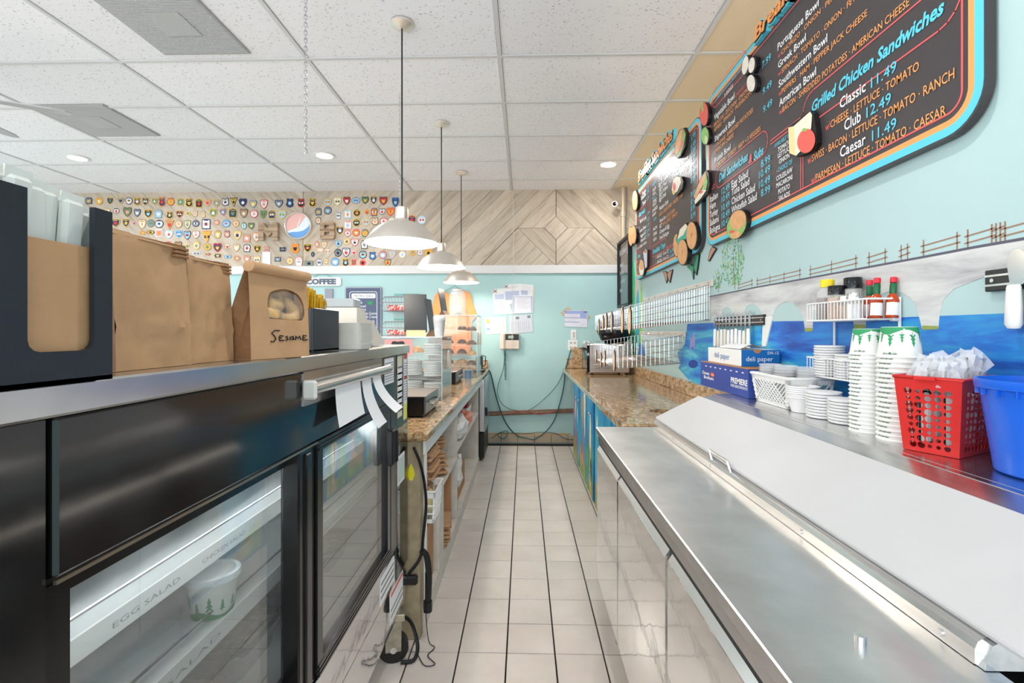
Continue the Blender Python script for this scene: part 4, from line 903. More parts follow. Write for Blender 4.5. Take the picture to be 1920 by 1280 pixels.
# ================================================================== right: granite worktop, painted cabinet
XF = 0.47; YF0 = 2.30
hole = onZ(1243, 771, ZG); hr = 0.075
mb = MB(); mb.box(XF, XR - 0.002, 3.0, WB - 0.02, 0.872, ZG, 0.005)
sq = []
for (ax, ay), (bx, by) in (((XF, YF0), (XR - .002, YF0)), ((XR - .002, YF0), (XR - .002, 3.0)), ((XR - .002, 3.0), (XF, 3.0)), ((XF, 3.0), (XF, YF0))):
    for q in range(8): sq.append((ax + (bx - ax) * q / 8, ay + (by - ay) * q / 8))
ci = [(hole.x + hr * math.cos(math.atan2(y - hole.y, x - hole.x)), hole.y + hr * math.sin(math.atan2(y - hole.y, x - hole.x))) for x, y in sq]
mb.ring(sq, ci, fnZ(0), 0.872, ZG); gw = mb.build('granite_worktop', gran, org=(0.8, 4.0, 0.872), label='speckled granite worktop with a round waste hole on the right of the aisle', cat='counter')
mb = MB(); mb.box(XF + 0.001, XR - 0.01, YF0 - 0.012, YF0 + 0.001, 0.874, ZG - 0.002, 0.004); mb.build('chiselled_edge', gran_rough, gw)
mb = MB(); mb.box(1.142, XR - 0.001, 2.26, WB - 0.03, ZG, 1.005, 0.004); mb.build('splash', gran_rough, gw)
mb = MB(); mb.box(0.585, XR - 0.03, WB - 0.055, WB - 0.022, ZG, 1.165, 0.008); mb.build('splash', gran_rough, gw, label='tall rough stone splash against the end wall')
mb = MB(); mb.box(0.52, 0.585, WB - 0.05, WB - 0.022, ZG, 1.03, 0.004); mb.build('splash', gran, gw)
mb = MB(); mb.cyl((hole.x, hole.y, 0.875), (hole.x, hole.y, 0.80), hr + 0.004, n=24, caps=False); mb.build('waste_chute', mat('dark_chute', (40, 30, 24), 0.7), gw)
mural_blue = ramp_mat('painted_reef_blue', 4, [(0.2, (12, 84, 150)), (0.4, (20, 120, 180)), (0.55, (40, 160, 200)), (0.68, (90, 180, 200)), (0.8, (24, 96, 160))], 0.35, stretch=(1, 1, 0.45), detail=4)
mural_low = ramp_mat('painted_reef_floor', 9, [(0.25, (170, 110, 60)), (0.4, (206, 150, 90)), (0.5, (130, 170, 70)), (0.62, (60, 130, 70)), (0.75, (190, 90, 90))], 0.4, stretch=(1, 1, 0.5), detail=5)
cab = thing('painted_cabinet', 'blue base cabinet painted with an underwater reef scene', 'cabinet', (0.85, 4.0, 0))
mb = MB(); mb.box(0.556, 1.15, YF0 + 0.02, 5.22, 0.0, 0.87); mb.build('carcass', mat('deep_blue_paint', (16, 84, 140), 0.4), cab)
XD = 0.556
for y0_, y1_ in ((4.70, 5.18), (4.15, 4.60), (3.74, 4.12), (2.98, 3.62), (2.36, 2.92)):
    mb = MB(); mb.box(XD - 0.018, XD, y0_, y1_, 0.03, 0.855, 0.004); d = mb.build('door', mural_blue, cab)
    mb = MB(); fn = fnX(XD - 0.018); y_ = [y0_ + (y1_ - y0_) * q / 8 for q in range(9)]
    mb.add([fn(y, 0.035, 0.0006) for y in y_] + [fn(y, 0.16 + 0.07 * math.sin(9 * y) + random.uniform(0, .04), 0.0006) for y in y_], [(q, q + 1, 10 + q, 9 + q) for q in range(8)]); mb.build('painted_sand', mural_low, d)
    ym = y0_ + 0.05 if y0_ > 4.3 else (y1_ - 0.06 if y0_ > 4.0 else y0_ + 0.08)
    mb = MB(); mb.cyl((XD - 0.018, ym, 0.70), (XD - 0.03, ym, 0.70), 0.005, n=10); mb.ball((XD - 0.036, ym, 0.70), 0.009, 0.013, 0.013); mb.build('knob', chrome, d)
DAB = [((232, 220, 180), [(4.22, .66, .05, .24), (3.86, .40, .05, .30), (3.2, .60, .05, .12)]), ((232, 190, 60), [(3.90, .36, .03, .14), (3.83, .25, .03, .10), (3.3, .30, .05, .1)]), ((222, 110, 130), [(5.05, .42, .035, .30), (4.85, .22, .04, .16), (4.3, .3, .03, .2)]),
       ((240, 236, 236), [(4.95, .55, .04, .10), (4.78, .52, .03, .08), (3.5, .66, .03, .08)]), ((90, 170, 70), [(4.05, .22, .05, .2), (3.80, .24, .03, .22), (3.1, .3, .06, .25)]), ((214, 140, 70), [(4.4, .62, .05, .16), (4.5, .2, .06, .12), (3.45, .2, .08, .1)]), ((60, 48, 40), [(3.885, .34, .016, .09)])]
for rgb, lst in DAB:
    mb = MB()
    for q, (y, z, ry, rz) in enumerate(lst): 
        pts = [(y + ry * math.cos(a) * (1 + 0.25 * math.sin(3 * a + q)), z + rz * math.sin(a)) for a in [2 * PI * i / 18 for i in range(18)]]
        mb.flat(pts, fnX(XD - 0.018), 0.0012 + 0.0002 * q + (0.0008 if rgb[0] == 60 else 0))
    mb.build('painted_motif', kind='stuff', mats=mat('reef_motif_%d_%d' % rgb[:2], rgb, 0.5, nz=(30, 0.25)), parent=cab)
# toaster oven
ov = thing('toaster_oven', 'stainless toaster oven with slotted side standing on the granite', 'toaster oven', (0.88, 5.12, ZG)); z = ZG
mb = MB(); mb.box(0.675, 1.08, 4.90, 5.34, z + 0.022, z + 0.318, 0.006); mb.build('housing', mat('oven_steel', (186, 176, 168), 0.28, 1.0, bump=(120, 0.05, (1, 1, .1))), ov)
mb = MB(); mb.box(0.648, 0.674, 4.905, 5.335, z + 0.03, z + 0.31, 0.004); d = mb.build('door', mat('dark_oven_glass', (20, 20, 22), 0.08), ov)
mb = MB(); mb.tube([(0.648, 4.94, z + 0.26), (0.618, 4.95, z + 0.26), (0.618, 5.29, z + 0.26), (0.648, 5.30, z + 0.26)], 0.008); mb.build('handle', black, d)
for c in range(3):
    for r_ in range(2):
        mb = MB(); x = 0.715 + c * 0.105; zz = z + 0.068 + r_ * 0.03
        mb.prism([(0, 0), (0.0, 0.014), (0.007, 0.005)], lambda u, v, q: (x + q, 4.90 - u, zz + v), 0, 0.065); mb.build('louver', steel, ov)
for x in (0.70, 1.05):
    for y in (4.93, 5.30): mb = MB(); mb.cyl((x, y, z), (x, y, z + 0.024), 0.012, n=10); mb.build('foot', black, ov)
kt = thing('waffle_maker', 'round black hinged countertop cooker standing on the toaster oven', 'cooker', (0.97, 5.12, z + 0.318)); zz = z + 0.319
mb = MB().at((0.97, 5.12, zz)); mb.lathe([(0.0005, 0.0), (0.10, 0), (0.15, 0.04), (0.175, 0.10), (0.172, 0.14), (0.15, 0.15), (0.13, 0.12), (0.0005, 0.10)], n=28); mb.build('body', mat('glossy_black', (16, 18, 22), 0.12), kt)
mb = MB(); mb.T = Matrix.Translation((0.97, 5.28, zz + 0.16)) @ Matrix.Rotation(R(-62), 4, 'X'); mb.lathe([(0.0005, 0.05), (0.10, 0.045), (0.15, 0.02), (0.165, 0.0), (0.158, -0.01), (0.0005, -0.004)], n=28); mb.build('lid', mat('glossy_black', (16, 18, 22), 0.12), kt)
mb = MB(); mb.box(0.88, 1.05, 5.27, 5.33, zz, zz + 0.16, 0.02); mb.build('hinge_block', black, kt)
# wire bagel baskets on the wall, with wooden name tags
tagw = mat('varnished_tag_wood', (222, 176, 134), 0.4, nz=(25, 0.2)); 
def wire_basket(name, lab, y0, y1, zf0, zf1, zw0, zw1, nv, tags, xf=0.69, xw=1.155):
    t = thing(name, lab, 'wire basket', ((xf + xw) / 2, (y0 + y1) / 2, min(zf0, zw0)))
    def P(a, y, v): return (xf + (xw - xf) * a, y, (zf0 + (zw0 - zf0) * a) * (1 - v) + (zf1 + (zw1 - zf1) * a) * v)
    m = MB()
    for v in (0, 1): m.tube([P(0, y0, v), P(1, y0, v), P(1, y1, v), P(0, y1, v)], 0.0036, 5, closed=True)
    m.build('rim', chrome, t)
    for y, nm in ((y0, 'near_end'), (y1, 'far_end')):
        m = MB()
        for q in range(1, 4): m.tube([P(0, y, q / 4), P(1, y, q / 4)], 0.0022, 4)
        for q in range(nv + 1): m.tube([P(q / nv, y, 0), P(q / nv, y, 1)], 0.0013, 4)
        m.build(nm, chrome, t, kind='stuff')
    ny = int((y1 - y0) / 0.035); m = MB()
    for q in range(ny + 1):
        y = y0 + (y1 - y0) * q / ny; m.tube([P(0, y, 1), P(0, y, 0), P(1, y, 0), P(1, y, 1)], 0.0013, 4)
    for q in range(7): m.tube([P(q / 6, y0, 0), P(q / 6, y1, 0)], 0.0016, 4)
    for q in (1, 2, 3): m.tube([P(0, y0, q / 4), P(0, y1, q / 4)], 0.0016, 4); m.tube([P(1, y0, q / 4), P(1, y1, q / 4)], 0.0016, 4)
    m.build('wires', chrome, t, kind='stuff')
    m = MB(); m.box(xw, XR - 0.002, y0 - 0.04, y1 + 0.06, zw1 - 0.012, zw1 + 0.03, 0.003); m.build('wall_rail', dirty_white, t, label='white wall rail')
    m = MB()
    for q in range(9): yy = y0 + (y1 - y0) * q / 8; m.tube([(xw - 0.004, yy, zw1 + 0.005), (xw - 0.012, yy, zw1 + 0.012), (xw - 0.002, yy, zw1 + 0.016)], 0.002, 4)
    m.build('hooks', chrome, t, kind='stuff')
    for q, (px, py, s) in enumerate(tags):
        c = onX(px, py, xf - 0.012); m = MB(); n = 20
        pts = [(c.y + s * 0.055 * math.cos(a) * (1 + 0.08 * math.cos(5 * a)), c.z + s * 0.105 * math.sin(a) * (1 + 0.05 * math.cos(7 * a))) for a in [2 * PI * i / n for i in range(n)]]
        g = thing('name_tag', 'oval wooden tag on the %s wire basket, %s from the far end' % ('upper' if zf1 > 1.4 else 'lower', ('first', 'second', 'third', 'fourth', 'fifth', 'sixth')[q]), 'tag', c, 'wooden tags on the wire baskets')
        m.prism(pts, lambda u, v, w_: (xf - 0.008 - w_, u, v), 0, 0.008, 0, 1); m.build('plaque', [tagw, ink], g)
        m = MB(); m.prism([(c.y + s * 0.02 * math.cos(a), c.z + s * 0.045 * math.sin(a) + s * 0.012) for a in [2 * PI * i / 12 for i in range(12)]], lambda u, v, w_: (xf - 0.016 - w_, u, v), 0, 0.001); m.build('painted_face', mat('pale_tag_paint', (226, 214, 198), 0.5), g)
        m = MB(); m.tube([(xf - 0.01, c.y, c.z + s * 0.09), (xf - 0.014, c.y, c.z + s * 0.115), (xf, c.y, c.z + s * 0.12)], 0.002, 4); m.build('hook', chrome, g)
    return t
wire_basket('wire_basket', 'upper chrome wire basket hanging on the mural wall', 3.0, 4.62, 1.37, 1.51, 1.43, 1.645, 30, ((1123, 612, .62), (1131, 605, .62), (1137, 603, .7), (1147, 603, .75), (1167, 600, .85), (1181, 600, .85)))
wire_basket('wire_basket', 'lower chrome wire basket hanging on the mural wall', 3.50, 4.72, 1.085, 1.25, 1.125, 1.325, 14, ((1118, 668, .55), (1127, 675, .6), (1134, 672, .65), (1152, 676, .75)))
# ================================================================== right: refrigerated prep table
pt = thing('prep_table', 'stainless sandwich prep table with three doors and sloping hood', 'prep table', (0.7, 1.25, 0))
XP = 0.336; PY0, PY1 = -0.25, 2.235
mb = MB(); mb.box(XP, 0.62, PY0, PY1, 0.882, ZG, 0.0025); mb.build('worktop', steel_top, pt)
mb = MB(); mb.box(XP + 0.02, 1.16, PY0, PY1 - 0.004, 0.2, 0.882); mb.build('body', steel, pt)
mb = MB(); mb.box(XP + 0.012, XP + 0.02, PY0, PY1 - 0.004, 0.842, 0.874); mb.build('top_rail', steel, pt)
mb = MB(); mb.box(XP + 0.015, XP + 0.021, PY0, PY1 - 0.004, 0.815, 0.882); mb.build('gap_shade', mat('dark_gap_shade', (30, 30, 32), 0.4), pt)  # dark strip colours in the shade of the gap under the worktop
for y0_, y1_ in ((1.745, 2.222), (1.152, 1.735), (0.56, 1.142), (-0.03, 0.55)):
    mb = MB(); mb.box(XP + 0.004, XP + 0.022, y0_, y1_, 0.215, 0.812, 0.004); d = mb.build('door', steel_mirror, pt)
    mb = MB(); mb.prism([(0.004, 0.0), (0.022, 0.026), (0.026, 0.026), (0.026, 0.0)], lambda u, v, q: (XP + u, q, 0.812 + v), y0_ + 0.006, y1_ - 0.006); mb.build('handle_lip', mat('bright_lip', (226, 226, 226), 0.35, 1.0), d)
HY0 = 0.648
mb = MB(); prof = [(0.598, ZG + 0.001), (0.598, ZG + 0.022), (0.602, ZG + 0.031), (0.610, ZG + 0.036), (0.815, ZG + 0.139), (0.876, ZG + 0.154), (0.876, ZG + 0.001)]
mb.prism(prof, lambda u, v, q: (u, q, v), HY0, 2.215); hood = mb.build('hood', steel, pt)
mb = MB(); mb.prism([(0.60, ZG + 0.001), (0.61, ZG + 0.033), (0.815, ZG + 0.136), (0.87, ZG + 0.15), (0.87, ZG + 0.001)], lambda u, v, q: (u, q, v), HY0 - 0.012, HY0); mb.build('end_cap', steel, hood)
for y in (1.94, 1.55, 1.045, 0.70):
    mb = MB(); mb.cyl((0.598, y, ZG + 0.011), (0.5955, y, ZG + 0.011), 0.005, n=12); mb.build('screw', steel, hood)
mb = MB(); mb.tube([(0.606, 1.55, ZG + 0.032), (0.596, 1.55, ZG + 0.062), (0.596, 1.41, ZG + 0.062), (0.606, 1.41, ZG + 0.032)], 0.0045, 8); mb.build('handle', chrome, hood)
mb = MB(); mb.box(0.90, 1.163, PY0, 2.235, 1.045, 1.065, 0.003); mb.box(0.876, 0.90, PY0, 2.235, 1.045, 1.0655, 0.002); mb.box(0.88, 1.163, PY0, 2.23, 0.88, 1.045); mb.build('rear_shelf', steel, pt)
mb = MB(); mb.cyl((0.478, 0.69, ZG), (0.478, 0.69, ZG + 0.012), 0.0075, n=16); mb.build('stud', steel, pt)
for x in (0.42, 1.08):
    for y in (PY0 + 0.15, PY1 - 0.15):
        mb = MB(); mb.cyl((x, y, 0), (x, y, 0.2), 0.022, n=14); mb.build('leg', steel, pt)
# white board lying on the hood
a_ = math.atan2(0.103, 0.205); mb = MB(); mb.T = Matrix.Translation((0.612, 0, ZG + 0.0375)) @ Matrix.Rotation(-a_, 4, 'Y'); mb.box(0.0, 0.224, 0.56, 2.217, 0.0, 0.013, 0.003)
mb.build('cutting_board', mat('white_polyethylene', (192, 192, 193), 0.45, nz=(5, 0.03)), org=(0.7, 1.4, 1.0), label='long white cutting board lying on the sloping steel hood', cat='cutting board')
# ================================================================== on the rear shelf
ZS = 1.066
bluebox = mat('royal_blue_carton', (48, 70, 150), 0.55, nz=(20, 0.05)); wht = mat('white_print', (240, 240, 240), 0.5)
t = thing('carton', 'dark blue food service carton lettered PREMIERE on the rear shelf', 'box', (1.06, 2.36, ZS))
X0 = 0.962
mb = MB(); mb.box(X0, 1.14, 2.07, 2.62, ZS, ZS + 0.125, 0.001); mb.build('body', bluebox, t)
mb = MB(); mb.box(X0 - 0.0005, 1.14, 2.07, 2.62, ZS + 0.125, ZS + 0.1285); mb.build('flap', card, t)
def rtext(mb, s, y_left, y_right, z, h, x, **k): mb.text(s, (x, y_left, z), (x, y_right, z), (0, 0, h), **k)
mb = MB(); xx = X0 - 0.0012
rtext(mb, 'Cheney', 2.595, 2.495, ZS + 0.062, 0.017, xx, bold=0.02); rtext(mb, 'Brothers', 2.57, 2.44, ZS + 0.040, 0.017, xx, bold=0.02)
rtext(mb, 'PREMIERE', 2.24, 2.075, ZS + 0.052, 0.026, xx, bold=0.03); rtext(mb, 'FOOD SERVICE PRODUCTS', 2.24, 2.075, ZS + 0.034, 0.012, xx, bold=0.02)
for q in range(8): mb.box(xx, xx + 0.0003, 2.11 + q * 0.06, 2.13 + q * 0.06, ZS + 0.104, ZS + 0.109)
mb.build('lettering', wht, t)
mb = MB(); mb.flat(ell(2.455, ZS + 0.068, 0.028, 0.011), fnX(X0), 0.0014); mb.build('logo', redm, t); mb = MB(); rtext(mb, 'CBI', 2.472, 2.438, ZS + 0.063, 0.010, X0 - 0.002); mb.build('lettering', wht, t)
t = thing('deli_paper_box', 'white and blue box of deli paper lying on the blue carton', 'box', (1.07, 2.37, ZS + 0.13)); zz = ZS + 0.1295
dpb = mat('deli_blue', (22, 104, 176), 0.45)
mb = MB(); mb.box(0.985, 1.155, 2.185, 2.575, zz, zz + 0.075, 0.001); mb.build('body', white_plastic, t)
mb = MB(); mb.box(0.985, 1.155, 2.1835, 2.186, zz, zz + 0.0752); mb.build('end_panel', dpb, t, label='blue end panel')
mb = MB(); mb.prism(ell(1.055, zz + 0.075, 0.018, 0.016, 14), lambda u, v, q: (u, 2.183 - q, min(v, zz + 0.0752)), 0, 0.0006); mb.build('thumb_hole', card, t)
mb = MB(); mb.text('deli paper', (0.984, 2.49, zz + 0.028), (0.984, 2.31, zz + 0.022), (0, 0, 0.030)); mb.build('lettering', dpb, t)
mb = MB(); mb.text('deli paper', (1.005, 2.183, zz + 0.024), (1.125, 2.183, zz + 0.024), (0, 0, 0.022)); mb.text('SW-15', (1.10, 2.183, zz + 0.054), (1.15, 2.183, zz + 0.054), (0, 0, 0.015)); mb.build('lettering', wht, t)
mb = MB(); n = 6
vs = []
for i in range(n + 1): u = i / n; vs += [(0.99 + 0.11 * u, 2.21 - 0.01 * u, zz + 0.078 + 0.02 * math.sin(PI * u)), (1.0 + 0.13 * u, 2.47, zz + 0.079 + 0.02 * math.sin(PI * u * 0.9))]
mb.add(vs, [(2 * i, 2 * i + 1, 2 * i + 3, 2 * i + 2) for i in range(n)], 0, True); mb.build('paper_sheet', paper, org=(1.05, 2.35, zz + 0.08), label='loose white sheet curling on top of the deli paper box', cat='paper')
slotted_basket('plastic_basket', 'white lattice plastic basket of clear cups on the rear shelf', (1.045, 1.90, ZS), 0.28, 0.17, 0.115, white_plastic, nu=11)
for s, (x, y) in enumerate(((1.01, 1.98), (1.02, 1.885), (1.06, 1.80))):
    for q in range(4):
        o = copy_tree(cc, (x, y, ZS + 0.012 + q * 0.011)); o['label'] = 'clear cup in the white lattice basket, %s from below in the %s stack' % ((['first'] + ORD[1:])[q], ('far', 'middle', 'near')[s]); o['group'] = 'clear cups in the white basket'
# white lids and bowls
lid = None
def white_lid():
    m = MB(); m.lathe([(0.0005, 0.0), (0.046, 0.0), (0.051, 0.002), (0.053, 0.006), (0.053, 0.0085), (0.049, 0.009), (0.0005, 0.0095)], n=26); return m.build('cup_lid', mat('white_lid_plastic', (236, 236, 236), 0.35), org=(0, 0, 0), cat='lid', group='white lids stacked on the right')
def lid_stack(x, y, z, n, s, lab, gap=0.0098):
    global lid
    for q in range(n):
        if lid is None: lid = white_lid(); o = lid
        else: o = copy_tree(lid)
        o.location = (x + random.uniform(-.0012, .0012), y + random.uniform(-.0012, .0012), z + q * gap * s); o.scale = (s, s, s)
        o['label'] = 'white plastic lid, %s from below, in the %s' % ((['first'] + ORD[1:])[q], lab)
lid_stack(1.005, 1.625, ZS, 9, 1.0, 'taller lid stack on the shelf'); lid_stack(1.015, 1.525, ZS, 8, 0.98, 'shorter lid stack beside the cup towers')
bowl = None
for q in range(6):
    if bowl is None:
        m = MB(); m.lathe([(0.0005, 0.001), (0.036, 0.0), (0.050, 0.05), (0.054, 0.052), (0.054, 0.056), (0.048, 0.056), (0.034, 0.004)], n=26); bowl = m.build('bowl', MATS['white_lid_plastic'], org=(0, 0, 0), cat='bowl', group='white bowls nested on the rear shelf'); o = bowl
    else: o = copy_tree(bowl)
    o.location = (1.0, 1.735, ZS + q * 0.0075); o['label'] = 'white plastic bowl, %s from below, nested between basket and lids' % (['first'] + ORD[1:])[q]
# upside-down soup cup towers
cup = soup_cup(lid=False, upside=True); cup['group'] = 'upside-down soup cups'
m = MB()
def cyl_text(mb, s, r0_, a0, z_, h, flip=True):
    V, Fs, w_ = text_geo(s, 0.03)
    mb.add([((r0_) * math.cos(a0 - (h * 0.72 * (x)) / r0_), (r0_) * math.sin(a0 - (h * 0.72 * x) / r0_), z_ - h * y) for x, y in V], Fs)
for a0 in (1.2, 3.2, 5.2): cyl_text(m, 'KEEPS GOOD PLANET', 0.0458, a0, 0.0118, 0.0044)
for a0 in (0.9, 2.9, 4.9): m.add([((0.0458) * math.cos(a0 + da), 0.0458 * math.sin(a0 + da), 0.007 + dz) for da, dz in ((-0.05, 0.006), (0.05, 0.006), (0, 0.0))], [(0, 1, 2)])
m.build('rim_print', mat('dark_green_print', (40, 96, 60), 0.5), cup)
m = MB()
for a0 in (1.6, 3.6, 5.6): cyl_text(m, 'eco', 0.0378, a0, 0.070, 0.0045)
m.build('white_lettering', wht, cup)
first = True
for (x, y, n, lab, s) in ((1.0, 1.40, 18, 'farther'), (1.025, 1.30, 18, 'nearer')) if False else ((0.995, 1.405, 20, 'farther', 0.98), (1.0, 1.296, 18, 'nearer', 1.08)):
    for q in range(n):
        if first: o = cup; first = False
        else: o = copy_tree(cup)
        o.location = (x, y, ZS + q * 0.0119 * s); o.scale = (s, s, s); o.rotation_euler = (0, 0, q * 2.1 + (0.4 if n else 0)); o['label'] = 'upside-down white soup cup, %s from the top of the %s tower' % (ORD[n - 1 - q].replace('topmost', 'first'), lab)
        if q == n - 1: o.rotation_euler = (0, 0, 0.75)
# red perforated basket with wrapped cutlery
redp = mat('red_plastic_basket', (206, 44, 40), 0.35)
def perforated(name, lab, c, lx, ly, h, rz, m_, tx=1.22):
    t = thing(name, lab, 'basket', c); T0 = Matrix.Translation(c) @ Matrix.Rotation(rz, 4, 'Z'); m = MB(); m.T = T0; rnd = random.Random(2)
    C = [(-lx / 2, -ly / 2), (lx / 2, -ly / 2), (lx / 2, ly / 2), (-lx / 2, ly / 2)]
    for i in range(4):
        a, b = C[i], C[(i + 1) % 4]; L = math.hypot(b[0] - a[0], b[1] - a[1]); nx = max(3, round(L / 0.0215)); nz = 9
        def f(u, v, w_, a=a, b=b):
            k = 1 + (tx - 1) * v; g = 1 - w_ / 0.1; return ((a[0] + (b[0] - a[0]) * u) * k * g, (a[1] + (b[1] - a[1]) * u) * k * g, h * v)
        m.add([f(0, 0.86, 0), f(1, 0.86, 0), f(1, 1, 0), f(0, 1, 0)], [(0, 1, 2, 3)]); m.add([f(0, 0, 0), f(1, 0, 0), f(1, 0.05, 0), f(0, 0.05, 0)], [(0, 1, 2, 3)])
        e = 0.12
        for uu in (0, 1 - e): m.add([f(uu, 0.05, 0), f(uu + e, 0.05, 0), f(uu + e, 0.86, 0), f(uu, 0.86, 0)], [(0, 1, 2, 3)])
        du = (1 - 2 * e) / nx; dv = 0.81 / nz
        for p in range(nx):
            for q in range(nz):
                u0, v0 = e + p * du, 0.05 + q * dv; uc, vc = u0 + du / 2, v0 + dv / 2; rr = (0.0078, 0.0045, 0.0062)[(p * 2 + q + rnd.randint(0, 1)) % 3]
                ou = []; inn = []
                for k in range(12):
                    an = 2 * PI * (k + 0.5) / 12; cx_, cy_ = math.cos(an), math.sin(an); s_ = 1 / max(abs(cx_), abs(cy_))
                    ou.append((uc + du / 2 * cx_ * s_, vc + dv / 2 * cy_ * s_)); inn.append((uc + rr / L * cx_, vc + rr / h * cy_))
                m.ring(ou, inn, f, 0, 0.002)
    m.tube([(x * tx, y * tx, h) for x, y in C], 0.004, 6, closed=True)
    m.box(-lx / 2, lx / 2, -ly / 2, ly / 2, 0.0, 0.003)
    m.box(-lx * tx / 2 - 0.012, -lx * tx / 2, -0.02, 0.02, h - 0.004, h + 0.002)
    m.build('basket_body', m_, t); return t
RB = (1.025, 1.182, ZS)
perforated('red_basket', 'red plastic basket with round holes full of wrapped cutlery', RB, 0.156, 0.108, 0.178, R(27), redp)
wrapc = mat('crinkled_film', (238, 240, 244), 0.08, alpha=0.42, bump=(50, 1.0)); cut = mat('black_cutlery', (24, 24, 26), 0.3); nap = mat('white_napkin', (232, 232, 232), 0.7)
for q in range(12):
    lx = -0.063 + 0.042 * (q % 4); ly = (-0.026, 0.0, 0.026)[q // 4]; P = Matrix.Rotation(R(27), 3, 'Z') @ Vector((lx, ly, 0)); c = Vector(RB) + P + Vector((0, 0, 0.186 + random.uniform(-.01, .025)))
    t = thing('cutlery_pack', 'film-wrapped cutlery pack in the red basket, %s across in the %s row' % (('first', 'second', 'third', 'fourth')[q % 4], ('near', 'middle', 'rear')[q // 4]), 'cutlery', c, 'wrapped cutlery in the red basket')
    m = MB(); crumple(m, c, (0.033, 0.024, 0.033), 40 + q, 9, 6, 0.35); m.build('film', wrapc, t)
    m = MB(); m.T = Matrix.Translation(c) @ Matrix.Rotation(random.uniform(0, 3), 4, 'Z') @ Matrix.Rotation(random.uniform(-.6, .6), 4, 'Y'); m.box(-0.016, 0.012, -0.006, 0.006, -0.03, 0.014, 0.003); m.build('napkin', nap, t)
    m2 = MB(); m2.T = m.T.copy(); m2.box(-0.02, -0.016, -0.004, 0.0, -0.03, 0.022); m2.box(0.013, 0.016, 0.0, 0.005, -0.03, 0.018); m2.build('cutlery', cut, t)
for q in range(6):
    P = Matrix.Rotation(R(27), 3, 'Z') @ Vector((-0.045 + 0.045 * (q % 3), (-0.024, 0.024)[q // 3], 0)); c = Vector(RB) + P + Vector((0, 0, 0.09))
    t = thing('cutlery_pack', 'film-wrapped pack deep in the red basket seen through its holes, %s in the %s row' % (('first', 'second', 'third')[q % 3], ('near', 'rear')[q // 3]), 'cutlery', c, 'wrapped cutlery in the red basket')
    m = MB(); m.box(c.x - 0.012, c.x + 0.012, c.y - 0.012, c.y + 0.012, c.z - 0.075, c.z + 0.05, 0.008); m.build('napkin', nap, t); m = MB(); m.box(c.x - 0.013, c.x + 0.013, c.y - 0.003, c.y + 0.003, c.z - 0.07, c.z + 0.06, 0.001); m.build('cutlery', cut, t)
# blue bin
t = thing('blue_bin', 'round bright blue plastic bin at the near end of the shelf', 'bin', (1.045, 0.965, ZS))
bl = mat('bright_blue_plastic', (24, 96, 210), 0.3)
mb = MB().at((1.045, 0.965, ZS)); mb.lathe([(0.0005, 0.002), (0.080, 0.0), (0.086, 0.004), (0.108, 0.17), (0.115, 0.172), (0.117, 0.182), (0.116, 0.19), (0.111, 0.19), (0.105, 0.176), (0.083, 0.008), (0.0005, 0.006)], n=44); mb.build('shell', bl, t)
mb = MB().at((1.045, 0.965, ZS))
for q in range(20): a = 2 * PI * q / 20; mb.T = Matrix.Translation((1.045, 0.965, ZS)) @ Matrix.Rotation(a, 4, 'Z'); mb.box(0.108, 0.1145, -0.0012, 0.0012, 0.158, 0.173)
mb.build('rim_ribs', bl, t, kind='stuff')
for q in range(4):
    c = Vector((1.08 + 0.02 * (q % 2), 1.0 - 0.035 * q, ZS + 0.185)); mb = MB(); crumple(mb, c, (0.03, 0.03, 0.022), 70 + q, 9, 6, 0.35); mb.build('cutlery_pack', wrapc, org=c, label='film-wrapped pack in the blue bin, %s from its far side' % ('first', 'second', 'third', 'fourth')[q], cat='cutlery', group='film packs in the blue bin')
mb = MB(); mb.box(1.0, 1.09, 0.93, 1.01, ZS + 0.02, ZS + 0.165, 0.02); mb.build('carrier_bag', bagp, org=(1.04, 0.97, ZS + 0.02), label='white wrapped bundle filling the blue bin', cat='bag')
# ================================================================== wall rack with jars
rk = thing('wall_rack', 'white two-tier wire rack fixed to the mural wall', 'rack', (1.12, 1.66, 1.19)); wwire = mat('white_coated_wire', (236, 236, 234), 0.35)
def tier(y0, y1, xf, z0, z1, nm, ends=True):
    xw = XR - 0.012; m = MB()
    m.tube([(xw, y0, z1), (xf, y0, z1), (xf, y1, z1), (xw, y1, z1)], 0.0032); m.tube([(xw, y0, z0), (xf, y0, z0), (xf, y1, z0), (xw, y1, z0)], 0.0032, closed=True)
    n = int((y1 - y0) / 0.0165)
    for q in range(n + 1): y = y0 + (y1 - y0) * q / n; m.tube([(xf, y, z1), (xf, y, z0), (xw, y, z0)], 0.0016, 5)
    m.build(nm, wwire, rk)
tier(1.505, 1.815, 1.062, 1.392, 1.455, 'upper_tier'); tier(1.505, 1.815, 1.062, 1.192, 1.258, 'lower_tier')
for y in (1.505, 1.815): mb = MB(); mb.tube([(XR - 0.008, y, 1.19), (XR - 0.008, y, 1.46)], 0.0042); mb.build('upright', wwire, rk)
mb = MB(); mb.box(XR - 0.03, XR - 0.008, 1.50, 1.52, 1.385, 1.41, 0.003); mb.build('bracket', mat('clear_bracket', (220, 222, 222), 0.2), rk)
ZK = 1.3945; RS = mat('clear_jar', (240, 240, 238), 0.06, alpha=0.3)
